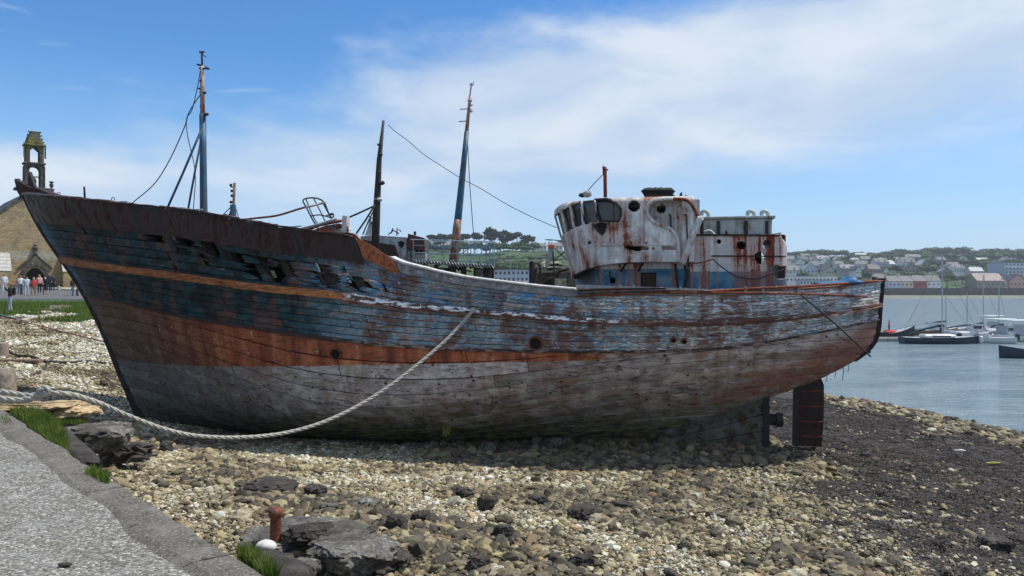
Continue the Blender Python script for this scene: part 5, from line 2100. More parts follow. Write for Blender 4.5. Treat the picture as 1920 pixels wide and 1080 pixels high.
rock_px(700, 1085, 120, 34, M['dark_rock'], 'flat brown slab of rock right of the cracked boulder', 38, 1.0, .5, .2, ang=.4)
# individual boulders on the beach
for px, py, w_, h_, mt, lb, sd in [
    (497, 932, 104, 26, 'dark_rock', 'long flat dark slab lying among pale pebbles in mid beach', 41),
    (585, 940, 50, 26, 'dark_rock', 'lumpy black rock at the right end of the long dark slab', 42),
    (909, 960, 36, 30, 'dark_rock', 'squarish black boulder right of the beach centre', 43),
    (868, 938, 36, 22, 'dark_rock', 'angular brown boulder just above the squarish black boulder', 44),
    (740, 1004, 44, 38, 'dark_rock', 'upright black pitted lump of rock left of the beach centre', 45),
    (787, 985, 44, 24, 'dark_rock', 'dark wedge shaped rock right of the pitted black lump', 46),
    (943, 1020, 40, 36, 'dark_rock', 'black pitted lump standing alone in pale pebbles near the front', 47),
    (1098, 980, 62, 26, 'dark_rock', 'large brown topped flat boulder right of centre', 48),
    (1170, 962, 44, 18, 'dark_rock', 'low dark rock just right of the large brown topped boulder', 49),
    (685, 958, 50, 20, 'weathered_rock', 'grey flat rock above the pitted black lump', 50),
    (615, 966, 36, 20, 'weathered_rock', 'grey rock with a white broken face below the dark slab', 51),
    (895, 1078, 44, 32, 'dark_rock', 'rough brown boulder cut by the bottom edge of the picture', 52),
    (1110, 1050, 42, 20, 'cobble', 'smooth oval brown stone at the front right of centre', 53),
    (1012, 950, 40, 18, 'dark_rock', 'low dark rock between the squarish boulder and the flat boulder', 54),
    (919, 852, 24, 26, 'weathered_rock', 'upright olive grey boulder in the shadow edge under the hull', 55),
    (1006, 842, 26, 22, 'weathered_rock', 'round dark boulder against the hull near the middle', 56),
    (1045, 844, 34, 26, 'weathered_rock', 'largest rounded boulder against the hull near the middle', 57),
    (1311, 834, 28, 22, 'weathered_rock', 'rounded pale boulder in the shade left of the deadwood', 58),
    (1357, 830, 26, 24, 'weathered_rock', 'rounded boulder beside the deadwood near the stern frame', 59),
    (1263, 852, 24, 18, 'weathered_rock', 'angular stone at the shadow edge below the after hull', 60),
    (770, 846, 30, 16, 'weathered_rock', 'flat grey rock in the deep shadow under the hull', 61),
    (1285, 1035, 26, 18, 'cobble', 'cream angular stone at the front right beach', 62),
    (1345, 1050, 28, 18, 'cobble', 'dark stone with a yellow top at the front right beach', 63),
    (1090, 1068, 46, 24, 'dark_rock', 'dark rock at the bottom edge right of centre', 64),
    (1625, 862, 18, 12, 'dark_rock', 'small black rock alone in the seaweed behind the rudder', 65),
    (1885, 1040, 60, 26, 'dark_rock', 'black weedy hump at the right edge of the seaweed', 66),
    (1512, 850, 62, 14, 'dark_rock', 'dark stone block under the foot of the rudder', 67),
    (1832, 812, 14, 10, 'dark_rock', 'small upright brown rock at the water edge', 68),
    (1788, 792, 22, 10, 'dark_rock', 'dark rock cluster standing in the shallow water', 69),
    (1708, 786, 20, 10, 'dark_rock', 'dark rock at the water edge left of the shallow cluster', 70)]:
    rock_px(px, py, w_, h_, M[mt], lb, sd, .85, .65, .25, ang=.38)
for px, py, w_, h_, sd in [(1800, 846, 22, 4, 3), (1862, 870, 28, 3, 5)]:
    P = ground_at(px, py, .08)
    k = P.y / F
    rock('driftwood_scrap', P, (w_ * k / 2, .05, h_ * k / 2 + .02), M['white_stone'] if sd == 3 else M['yellow_weed'], 'pale curved scrap lying on the dark seaweed' if sd == 3 else 'yellow green kelp stalk lying on the dark seaweed', 'scrap', sd)

# cobbles big enough to pick out one by one
cmesh = [proto_mesh('cobble', peb_fn(20 + i, .3, 3, [(1, .8, .55), (1, .65, .45), (1, .9, .65)][i % 3]), M['cobble']) for i in range(9)]
crs = random.Random(4)
n_c = 0
while n_c < 270:
    y = 7.6 + 11.5 * crs.random() ** 1.5
    x = crs.uniform(-.66, .66) * y
    xb = np.interp(y, [7, 9, 11.4, 14.1, 17.4, 20.3], [5.4, 5.2, 5.0, 5.4, 5.7, 6.6])
    if quay_side(x, y) < .5 or x > xb: continue
    if float(fbm(np.array([x]), np.array([y]), .45, 21)[0]) < crs.uniform(.25, .62): continue
    s = crs.uniform(.055, .12) * (1 + (y - 7.6) * .04)
    o = bpy.data.objects.new('cobble', cmesh[n_c % 9])
    COL.objects.link(o)
    o.location = (x, y, gz(x, y) + s * .30)
    o.rotation_euler = (crs.gauss(0, .2), crs.gauss(0, .2), crs.uniform(0, 6.28))
    o.scale = (s, s * crs.uniform(.75, 1.1), s * crs.uniform(.8, 1.2))
    tag(o, 'fist sized to head sized rounded cobble lying on the smaller beach pebbles', 'cobble', 'larger cobbles scattered over the pebble beach')
    n_c += 1

# iron post and white stone
P = scr(517, 1026, 2.72 * F / 486)
post = MB().lathe(P - Vector((0, 0, .10)), [(.072, 0), (.070, .05), (.060, .09), (.058, .40), (.064, .425), (.074, .44), (.074, .475), (.060, .50), (.03, .515), (.012, .52)], 16).build('iron_mooring_post', rusty('rust_post', ((.05, .02, .015), (.10, .035, .025)), (.12, .035, .02), .6, 5.0, False), None, smooth=True)
tag(post, 'short rusty red iron mooring post with a flanged head on the rock ledge', 'mooring post')
P = scr(497, 1036, 2.70 * F / 496)
rock('white_stone', P + Vector((0, .03, .055)), (.108, .085, .062), M['white_stone'], 'smooth white painted stone beside the foot of the rusty iron post', 'stone', 77, 3, .08)

# stone block wall end with slab top at far left
wl = thing('stone_wall_end', (-8.6, 13.0, 3.4), 'broken end of a tan stone wall beside the quay, hawser lying on it', 'stone wall')
for i in range(5):
    for j in range(2):
        w_ = rng.uniform(.42, .6)
        cx_ = -10.3 + i * .66 + (.2 if j else 0)
        q_ = rock('stone', (cx_ + .1, 13.15, 3.50 + j * .21), (.36, .40, .125), M['tan_stone' if (i + j) % 3 else 'weathered_rock'], None, None, 300 + i * 3 + j, 4, .28, .5); q_.parent = wl; q_.location = -wl.location
for k_, (cx_, w_) in enumerate(((-10.0, 1.0), (-8.7, .85), (-7.75, .5))):
    q_ = rock('slab', (cx_, 13.2, 3.80), (w_, .5, .075), M['tan_stone'], None, None, 330 + k_, 4, .22, .5); q_.parent = wl; q_.location = -wl.location
b_ = MB().lathe((-8.95 + .05, 13.55, 3.85), [(.20, 0), (.195, .1), (.185, .42), (.18, .50), (.15, .54)], 18).build('stone_bollard', M['bollard_stone'], None, smooth=True)
tag(b_, 'squat round stone bollard with the white hawser round its foot', 'bollard')
P = ground_at(4, 668)
b_ = MB().lathe(P, [(.24, 0), (.22, .3), (.2, .48), (.14, .52)], 14).build('stone_bollard', M['bollard_stone'], None, smooth=True)
tag(b_, 'farther weathered bollard at the left edge with a chain round it', 'bollard')
P = ground_at(45, 680)
o = MB().box(P + Vector((-.3, 0, .06)), (2.0, .35, .14), rz=-.05, bev=.03).build('timber_baulk', M['driftwood'], None)
tag(o, 'grey timber baulk lying on the pale shingle at the left', 'timber')

# grass growing beside the quay
def patch_grass(poly_px, H, n, h, label):
    pts = []
    xs = [p[0] for p in poly_px]; ys = [p[1] for p in poly_px]
    q = random.Random(len(poly_px) + n)
    while len(pts) < n:
        x, y = q.uniform(min(xs), max(xs)), q.uniform(min(ys), max(ys))
        if in_poly(x, y, poly_px):
            P = scr(x, y, H * F / (y - 540)); pts.append((P.x, P.y, P.z - .03))
    return blades('quay_grass', np.array(pts), h, .006, M['grass_blade'], label)
patch_grass([(18, 772), (70, 772), (110, 795), (125, 830), (130, 850), (100, 838), (60, 806)], 1.83, 4500, .13, 'bright green grass strip between the quay kerb and the flat boulder')
patch_grass([(110, 782), (150, 782), (158, 792), (112, 792)], 2.2, 700, .08, 'small green tuft at the foot of the tan stone wall')
patch_grass([(100, 848), (130, 850), (138, 866), (118, 862)], 1.72, 300, .05, 'thin grass in the kerb joint left of the larger tuft')
patch_grass([(160, 888), (178, 882), (203, 894), (205, 910), (190, 905)], 1.70, 650, .09, 'dense green tuft growing in the kerb joint')
patch_grass([(440, 1035), (470, 1035), (525, 1078), (500, 1085)], 1.95, 900, .11, 'green grass between the quay edge and the iron post ledge')
patch_grass([(0, 782), (16, 776), (24, 794), (2, 798)], 1.70, 200, .06, 'sparse grass at the left picture edge on the quay')
for (a0_, a1_, b0_, b1_, H_) in ((18, 135, 772, 850, 1.9), (440, 530, 1035, 1085, 2.05)):
    P1, P2 = scr(a0_, b0_, H_ * F / (b0_ - 540)), scr(a1_, b1_, H_ * F / (b1_ - 540))
    c_ = (P1 + P2) / 2
    o = rock('earth_bank', c_ - QN * .12 - Vector((0, 0, .12)), ((P2 - P1).length * .55, .28, .16), M['dark_rock'], ('low bank of dark earth under the long grass strip by the flat boulder' if a0_ < 100 else 'low bank of dark earth under the grass beside the iron post ledge'), 'earth', 90 + a0_, 3, .2, rz=math.atan2(QD.y, QD.x))

# hawser: three laid strands
def laid_rope(name, pts, r, mat, label, cat, pitch=.42, sub=10, parent=None, n=6):
    P_ = curve_pts(pts, sub)
    # resample evenly
    L_ = [0]
    for a, b in zip(P_[:-1], P_[1:]): L_.append(L_[-1] + (b - a).length)
    tot = L_[-1]; k = int(tot / .05)
    arr = np.array([[p.x, p.y, p.z] for p in P_])
    tt = np.linspace(0, tot, k)
    pp = [Vector([np.interp(t, L_, arr[:, i]) for i in range(3)]) for t in tt]
    o = MB()
    for s_ in range(3):
        q = []
        for i, p in enumerate(pp):
            d = (pp[min(i + 1, k - 1)] - pp[max(i - 1, 0)]).normalized()
            u = d.cross(Vector((0, 0, 1)));
            if u.length < .01: u = Vector((1, 0, 0))
            u.normalize(); v_ = d.cross(u)
            an = tt[i] / pitch * 2 * math.pi + s_ * 2.094
            q.append(p + (u * math.cos(an) + v_ * math.sin(an)) * r * .5)
        o.tube(q, r * .58, n)
    ob = o.build(name, mat, parent, smooth='all')
    return tag(ob, label, cat)
px_r = [(0, 733), (28, 738), (52, 741), (75, 739), (100, 736.5), (125, 738), (150, 743), (190, 757), (235, 777), (300, 802), (360, 816), (430, 820.5), (500, 817), (560, 806), (620, 786), (680, 756), (740, 717), (790, 678), (840, 634), (884, 586)]
att = skin(888, 583, .12)
pts = []
for px, py in px_r:
    d = 13.1 + (att.y - 13.1) * max(0, (px - 110)) / (884 - 110) if px > 110 else 13.15
    pts.append(scr(px, py, d))
pts.append(att)
laid_rope('hawser', pts, .041, M['hawser'], 'thick white laid hawser sagging from the stone wall to the hull side', 'rope')
kn = skin(889, 582, .09)
MB().sphere(kn, (.075, .06, .07), 10, 7).build('rope_knot', M['hawser'], boat, smooth=True)
laid_rope('hawser', [scr(x, y, 12.95) for x, y in [(-20, 742), (10, 748), (35, 750), (60, 746), (84, 739), (92, 731), (84, 727), (74, 733), (66, 744), (50, 751), (20, 752), (-20, 750)]], .045, M['hawser'], 'loose tangled loop of white hawser on top of the tan stone wall', 'rope')

# chain and thin ropes on the shingle
def ground_rope(name, pix, r, mat, label, cat, lift=.05):
    return tag(MB().tube(curve_pts([ground_at(x, y, lift) for x, y in pix], 5), r, 6).build(name, mat, None, smooth='all'), label, cat)
ground_rope('mooring_chain', [(-5, 640), (10, 652), (28, 666), (60, 669), (85, 679), (130, 680), (168, 679), (200, 683), (232, 687)], .05, M['iron_dark'], 'dark weedy mooring chain running over pale shingle to the bow', 'chain', .07)
ground_rope('weed_line', [(90, 682), (82, 694), (66, 703), (40, 712), (22, 714)], .06, M['dark_rock'], 'branch of dark dried weed trailing off the mooring chain', 'seaweed', .03)
ground_rope('weed_line', [(8, 654), (30, 650), (50, 648), (70, 643)], .05, M['dark_rock'], 'short dark line of weed above the mooring chain', 'seaweed', .03)
simple('red_rope', (.16, .05, .05), .8); simple('teal_rope', (.10, .22, .19), .8)
a1 = [(x, y) for x, y in [(-5, 592), (20, 598), (48, 605)]]
rp = ground_rope('thin_rope', [(-5, 592), (20, 598), (48, 605), (80, 613), (120, 625), (160, 635), (212, 645)], .028, M['red_rope'], 'thin red rope across the shingle from the bank to the bow', 'rope', .16)
ground_rope('thin_rope', [(-5, 589), (20, 595), (52, 604)], .026, M['teal_rope'], 'thin teal rope end on the grass at the left edge', 'rope', .22)

# ------------------------------------------------------------------ road, posts, church
simple('asphalt', (.10, .10, .10), .9, .2, 8)
simple('pale_kerb', (.42, .41, .38), .9, .2, 5)
rd = MB()
vs = []
for i in range(31):
    t = i / 30
    x = -75 + 55 * t
    for y in (60.5, 71.5):
        vs.append(Vector((x, y + (x + 40) * .04, gz(x, y + (x + 40) * .04) + .06)))
rd.add(vs, [(2 * i, 2 * i + 2, 2 * i + 3, 2 * i + 1) for i in range(30)])
tag(rd.build('road', M['asphalt'], None), 'narrow asphalt road between the chapel and the grass bank', kind='structure')
for yy, nm in ((60.2, 'near'), (72.0, 'far')):
    kb = MB(); vs = []
    for i in range(31):
        x = -75 + 55 * i / 30; y = yy + (x + 40) * .04
        z = gz(x, y) + .06
        vs += [Vector((x, y - .12, z - .2)), Vector((x, y - .12, z + .09)), Vector((x, y + .12, z + .09)), Vector((x, y + .12, z - .2))]
    kb.add(vs, [(4 * i + k, 4 * i + 4 + k, 4 * i + 5 + k, 4 * i + 1 + k) for i in range(30) for k in range(3)])
    tag(kb.build('kerb', M['pale_kerb'], None), 'pale kerb on the %s side of the chapel road' % nm, kind='structure')
gp = MB()
vs = []
for i in range(13):
    for j in range(8):
        x = -80 + 60 * i / 12; y = 73 + (x + 40) * .04 + 16 * j / 7
        vs.append(Vector((x, y, gz(x, y) + .03)))
gp.add(vs, [(i * 8 + j, i * 8 + j + 1, i * 8 + j + 9, i * 8 + j + 8) for i in range(12) for j in range(7)])
m, g = new_mat('forecourt')
n = g.noise(g.pos(), .6, 5, .6)
finish(g, g.mix(g.step(n, .42, .58), (.06, .10, .025), (.34, .30, .22)), .95)
tag(gp.build('forecourt', m, None), 'patchy grass and gravel forecourt in front of the chapel', kind='structure')
for px, py, h_, r_, mt, lb in ((40, 557, .75, .09, 'iron_dark', 'dark wooden post at the near road edge among the visitors'), (110, 545, .42, .12, 'pale_kerb', 'short pale stone bollard across the road before the chapel'), (145, 558, .75, .09, 'iron_dark', 'dark wooden post near the bow next to the railing'), (12, 549, .4, .1, 'pale_kerb', 'short pale bollard at the left edge before the chapel')):
    P = ground_at(px, py)
    tag(MB().lathe(P, [(r_, 0), (r_, h_ * .9), (r_ * .7, h_)], 10).build('road_post', M[mt], None, smooth=True), lb, 'post')
P = ground_at(152, 556)
t_ = thing('bent_railing', P, 'bent grey metal railing by the road just left of the bow', 'railing')
MB().tube([P + Vector((0, 0, 0)), P + Vector((0, 0, .75)), P + Vector((.1, 0, .8)), P + Vector((.5, 0, .5)), P + Vector((.65, 0, 0))], .03, 6).build('rail', M['grey_metal'], t_)
MB().tube([P + Vector((0, 0, .4)), P + Vector((.5, 0, .4))], .022, 6).build('cross_bar', M['grey_metal'], t_)

m, g = new_mat('chapel_stone')
p = g.obj()
bk = g.n('ShaderNodeTexBrick')
g.put(bk.inputs['Vector'], g.scale(p, (1, 1, 1), rot=(math.radians(90), 0, 0)))
bk.inputs['Scale'].default_value = 1.0
bk.inputs['Brick Width'].default_value = .52; bk.inputs['Row Height'].default_value = .23
bk.inputs['Mortar Size'].default_value = .02; bk.offset = .45
bk.inputs['Color1'].default_value = (.42, .31, .17, 1); bk.inputs['Color2'].default_value = (.28, .21, .125, 1); bk.inputs['Mortar'].default_value = (.24, .19, .12, 1)
n = g.noise(p, .8, 6, .65); n2 = g.noise(p, 5, 6, .7)
c = g.mix(g.mul(g.step(n, .46, .62), .7), bk.outputs[0], (.17, .145, .10))
c = g.mix(g.mul(g.step(g.noise(p, 2.0, 6, .7, .5), .52, .6), .6), c, (.40, .27, .12))
c = g.mix(g.mul(g.step(n2, .56, .66), .7), c, (.42, .38, .29))
c = g.mix(g.mul(g.step(n2, .40, .34), .6), c, (.08, .07, .05))
bz_ = g.xyz(p)[2]
c = g.mix(g.mul(g.mul(g.step(bz_, 3.0, 3.5), g.step(bz_, 4.4, 3.9)), g.step(n2, .42, .55)), c, (.36, .35, .30))
c = g.mix(g.mul(g.step(bz_, 1.9, .2), .45), c, (.30, .17, .08))
finish(g, c, .92, g.bump(g.add(bk.outputs['Fac'], n2), .7, .05))
M['chapel_stone'] = m
m, g = new_mat('tower_stone')
p = g.obj()
n = g.noise(p, 3, 6, .65); n2 = g.noise(p, 1.4, 5, .6)
c = g.ramp(n, [(.3, (.032, .029, .023)), (.5, (.075, .068, .052)), (.7, (.14, .13, .10))])
x_, y_, z_ = g.xyz(p)
c = g.mix(g.mul(g.step(n2, .45, .6), g.step(z_, 14.4, 16.2)), c, (.17, .15, .025))
finish(g, c, .92, g.bump(n, .8, .05))
M['tower_stone'] = m
simple('slate_dark', (.045, .043, .045), .7, .3, 5)

# chapel, built in its own frame: x along the facade, -y out of it
CH = thing('chapel', (0, 0, 0), 'tan stone chapel with a gabled front and open bell tower behind the bow', 'chapel')
def cbx(name, c, s, mat, par=CH, bev=.0, ry=0, rx=0): return MB().box(c, s, bev=bev, ry=ry, rx=rx).build(name, M[mat], par)
HW = 6.4; EH = 5.3; AH = 11.0
fa = MB()
door = [(-1.0, 0), (-1.0, 1.3), (-.78, 1.85), (-.4, 2.25), (0, 2.45), (.4, 2.25), (.78, 1.85), (1.0, 1.3), (1.0, 0)]
out = [(-HW, 0), (-HW, EH), (0, AH), (HW, EH), (HW, 0)]
ring = [(x, 0, z) for x, z in out] + [(x, 0, z) for x, z in door[::-1]]
fa.prism(ring, (0, .6, 0))
fa.build('facade_wall', M['chapel_stone'], CH)
sw = MB(); sw.prism([(-HW, .6, 0), (-HW, 20, 0), (-HW, 20, EH), (-HW, .6, EH)], (.6, 0, 0)); sw.prism([(HW - .6, .6, 0), (HW - .6, 20, 0), (HW - .6, 20, EH), (HW - .6, .6, EH)], (.6, 0, 0))
o = sw.build('side_walls', M['chapel_stone'], CH)
for sx in (-1, 1):
    MB().prism([(sx * (HW + .35), .45, EH - .35), (0, .45, AH - .10), (0, .45, AH + .15), (sx * (HW + .35), .45, EH - .08)], (0, 20, 0)).build('roof_slope', M['slate_dark'], CH)
    MB().prism([(sx * (HW + .2), -.06, EH - .15), (sx * .7, -.06, AH - .75), (sx * .7, -.06, AH - .35), (sx * (HW + .2), -.06, EH + .2)], (0, .5, 0)).build('gable_coping', M['tower_stone'], CH)
    bt = cbx('buttress', (sx * 3.1, -.7, 1.0), (1.3, 1.4, 2.0), 'chapel_stone')
    MB().prism([(sx * 3.1 - .65, -1.4, 2.0), (sx * 3.1 - .65, 0, 2.0), (sx * 3.1 - .65, 0, 4.0)], (1.3, 0, 0)).build('buttress_top', M['chapel_stone'], bt)
    for k in range(5):
        t = k / 5
        cbx('buttress_slate', (sx * 3.1, -1.3 + 1.3 * t + .02, 2.12 + 1.9 * t), (1.42, .42, .12), 'pale_kerb', bt, rx=.96)
# little stone blocks of the portal
for k in range(13):
    an = math.pi * k / 12
    x = 1.22 * math.cos(an); z = 1.35 + 1.35 * math.sin(an) ** .8
    cbx('arch_stone', (x, -.12, z), (.34, .35, .32), 'tower_stone', bev=.03, ry=an)
for sx in (-1, 1):
    for k in range(4): cbx('jamb_stone', (sx * 1.22, -.12, .17 + .33 * k), (.34, .35, .31), 'tower_stone', bev=.03)
    MB().tube([(sx * 1.6, -.1, 2.3), (sx * 1.2, -.1, 2.75), (sx * .5, -.1, 3.35), (0, -.1, 3.9)], [.14, .14, .13, .1], 6).build('hood_mould', M['tower_stone'], CH)
MB().lathe((0, -.15, 3.8), [(.2, 0), (.24, .15), (.12, .3), (.22, .5), (.26, .8), (.12, .95), (.16, 1.1), (.05, 1.25)], 8).build('portal_finial', M['tower_stone'], CH, smooth=True)
cbx('door', (0, .45, 1.2), (2.0, .08, 2.4), 'dark_gap')
cbx('string_course', (0, -.06, 3.05), (2 * HW, .2, .16), 'pale_kerb') if False else None
cbx('plinth', (-1.95, -.08, .25), (1.0, .2, .5), 'tower_stone'); cbx('plinth', (1.95, -.08, .25), (1.0, .2, .5), 'tower_stone')
# tower
TW = thing('bell_tower', (0, 0, 0), None, None); TW.parent = CH
z0 = AH - .1
cbx('platform', (0, .7, z0 + .15), (3.6, 2.2, .3), 'tower_stone', TW, .05); cbx('platform', (0, .7, z0 - .25), (2.6, 1.8, .5), 'tower_stone', TW, .2)
for sx in (-1, 1):
    MB().lathe((sx * 1.6, .2, z0 + .3), [(.16, 0), (.10, .12), (.2, .3), (.22, .5), (.1, .62), (.26, .75), (.26, .82)], 8).build('urn', M['tower_stone'], TW, smooth=True)
    cbx('pier', (sx * .72, .7, z0 + .3 + 1.3), (.42, 1.1, 2.6), 'tower_stone', TW, .05)
    for k in range(2): cbx('colonnette', (sx * .92, .15 + k * 1.1, z0 + .3 + 1.2), (.14, .14, 2.4), 'tower_stone', TW, .03)
ar = [(-.55, z0 + 2.9)] + [(-.53 + .0 + .53 * (1 - math.cos(math.pi * k / 10)), z0 + 2.15 + .5 * math.sin(math.pi * k / 10)) for k in range(11)] + [(.55, z0 + 2.9)]
MB().prism([(x, .1, z) for x, z in ar], (0, 1.2, 0)).build('arch', M['tower_stone'], TW)
cbx('cornice', (0, .7, z0 + 2.98), (2.1, 1.5, .2), 'tower_stone', TW, .04)
bl = MB().lathe((0, .7, z0 + .95), [(.30, 0), (.27, .06), (.20, .25), (.17, .42), (.08, .5)], 12).build('bell', M['iron_dark'], TW, smooth=True)
MB().box((0, .7, z0 + 1.55), (1.1, .12, .12)).build('bell_beam', M['iron_dark'], TW)
z1 = z0 + 3.08
for sx in (-1, 1):
    cbx('pier', (sx * .66, .7, z1 + .9), (.42, 1.1, 1.8), 'tower_stone', TW, .05)
    MB().prism([(sx * .9, .1, z1 + 1.2), (0, .1, z1 + 2.2), (0, .1, z1 + 1.7), (sx * .55, .1, z1 + 1.2)], (0, 1.2, 0)).build('gablet', M['tower_stone'], TW)
    cbx('pinnacle', (sx * 1.0, .2, z1 + 1.3), (.16, .16, 1.6), 'tower_stone', TW, .04)
cbx('cornice', (0, .7, z1 + 1.92), (2.05, 1.5, .2), 'tower_stone', TW, .04)
z2 = z1 + 2.0
for k in range(4):
    cbx('broken_spire', (rng.uniform(-.05, .05), .7, z2 + .2 + .36 * k), (1.6 - .22 * k, 1.3 - .15 * k, .38), 'tower_stone', TW, .06)
    for sx in (-1, 1): cbx('crocket', (sx * (.86 - .1 * k), .3, z2 + .3 + .36 * k), (.14, .14, .16), 'tower_stone', TW, .03)
P = scr(66, 541, 85)
CH.location = (P.x, P.y, P.z - .1)
fdir = math.atan2(.66, .75) 
CH.rotation_euler = (0, 0, fdir)

# ------------------------------------------------------------------ people
SKIN = simple('skin', (.42, .25, .17), .6, .1)
cloth = {}
def cl(name, col):
    if name not in cloth: cloth[name] = simple('cloth_' + name, col, .9, .12, 14)
    return cloth[name]


def person(P, yaw, top, bottom, hair, pose, label, height=1.7, long_hair=False, pack=None, group='visitors gathered in front of the chapel'):
    """one continuous skinned body; head, hands, trousers and shirt are colour zones of the same surface"""
    s = height / 1.7
    sp = pose.get('stride', .08); lean = pose.get('lean', 0)
    J = {}
    def v(n, x, y, z, r): J[n] = (Vector((x, y, z)) * s, r * s)
    v('pel', 0, 0, .93, .135); v('wst', 0, .01 + lean * .3, 1.08, .125); v('chs', 0, .0 + lean * .7, 1.28, .15); v('nk', 0, lean, 1.44, .06); v('hd', 0, lean - .01, 1.50, .075); v('hd2', 0, lean - .02, 1.60, .095); v('hd3', 0, lean - .01, 1.66, .075)
    for sd, nm in ((-1, 'l'), (1, 'r')):
        st_ = sp * sd
        v('hp' + nm, sd * .09, 0, .88, .10); v('kn' + nm, sd * .10, -abs(st_) * .3 + st_ * .5, .49, .065); v('an' + nm, sd * .10, st_, .08, .045); v('tt' + nm, sd * .11, st_ - .13, .035, .04)
        v('sh' + nm, sd * .17, lean * .9, 1.38, .068)
        ar = pose.get('arm_' + nm, 'down')
        if ar == 'down': v('el' + nm, sd * .24, lean * .8 + .02, 1.12, .045); v('wr' + nm, sd * .25, lean * .6 - .05, .88, .03); v('ha' + nm, sd * .25, lean * .6 - .07, .80, .038)
        elif ar == 'up': v('el' + nm, sd * .25, -.12, 1.22, .045); v('wr' + nm, sd * .12, -.24, 1.45, .03); v('ha' + nm, sd * .07, -.26, 1.52, .038)
        else: v('el' + nm, sd * .27, .05, 1.14, .045); v('wr' + nm, sd * .16, -.16, 1.05, .03); v('ha' + nm, sd * .10, -.2, 1.06, .038)
    names = list(J)
    ed = [('pel', 'wst'), ('wst', 'chs'), ('chs', 'nk'), ('nk', 'hd'), ('hd', 'hd2'), ('hd2', 'hd3')]
    for nm in 'lr':
        ed += [('pel', 'hp' + nm), ('hp' + nm, 'kn' + nm), ('kn' + nm, 'an' + nm), ('an' + nm, 'tt' + nm), ('chs', 'sh' + nm), ('sh' + nm, 'el' + nm), ('el' + nm, 'wr' + nm), ('wr' + nm, 'ha' + nm)]
    me = bpy.data.meshes.new('person')
    me.from_pydata([J[n][0] for n in names], [(names.index(a), names.index(b)) for a, b in ed], [])
    ob = bpy.data.objects.new('tmp', me); COL.objects.link(ob)
    sk = ob.modifiers.new('s', 'SKIN')
    for i, n in enumerate(names):
        r = J[n][1]
        me.skin_vertices[0].data[i].radius = (r * (1.35 if n in ('chs', 'pel', 'wst') else 1), r * (.85 if n in ('chs',) else 1))
        me.skin_vertices[0].data[i].use_root = (n == 'pel')
    sb = ob.modifiers.new('u', 'SUBSURF'); sb.levels = 1; sb.render_levels = 1
    dg = bpy.context.evaluated_depsgraph_get()
    nm_ = bpy.data.meshes.new_from_object(ob.evaluated_get(dg))
    bpy.data.objects.remove(ob)
    nm_.name = 'person'
    nm_.materials.clear()
    for mt in (SKIN, top, bottom, hair, M['iron_dark']): nm_.materials.append(mt)
    shorts = pose.get('shorts', False)
    for p_ in nm_.polygons:
        c_ = p_.center / s
        if c_.z > 1.47: k = 3 if (c_.z > 1.60 or c_.y > lean + .0) else 0
        elif c_.z > .93:
            k = 1
            if c_.z < 1.5 and (c_ - J['ha' + 'l'][0] / s).length < .09 or (c_ - J['ha' + 'r'][0] / s).length < .09: k = 0
            if abs(c_.x) > .2 and c_.z < 1.17 and pose.get('tee'): k = 0
        elif abs(c_.x) > .2 and c_.z > .7: k = 0
        elif c_.z > .10: k = 2 if (not shorts or c_.z > .52) else 0
        else: k = 4
        p_.material_index = k
    nm_.shade_smooth()
    o = bpy.data.objects.new('person', nm_); COL.objects.link(o)
    o.location = P; o.rotation_euler = (0, 0, yaw)
    tag(o, label, 'person', group)
    if long_hair:
        h_ = MB().sphere(Vector((0, lean + .06, 1.52)) * s, (.10 * s, .07 * s, .19 * s), 10, 7).build('hair', hair, None, smooth=True); h_.parent = o
    if pack is not None:
        h_ = MB().box(Vector((0, lean + .19, 1.22)) * s, (.30 * s, .17 * s, .46 * s), bev=.06)
        for sd in (-1, 1): h_.tube([Vector((sd * .11, .12, 1.40)) * s, Vector((sd * .12, -.08, 1.42)) * s, Vector((sd * .13, -.15, 1.25)) * s, Vector((sd * .13, .1, 1.08)) * s], .018, 5)
        h_ = h_.build('backpack_body', pack, None, smooth=True)
        h_.name = 'backpack'
        pk = h_; pk.location = P; pk.rotation_euler = (0, 0, yaw)
        tag(pk, 'dark backpack worn by the person photographing on the grass', 'backpack')
    return o


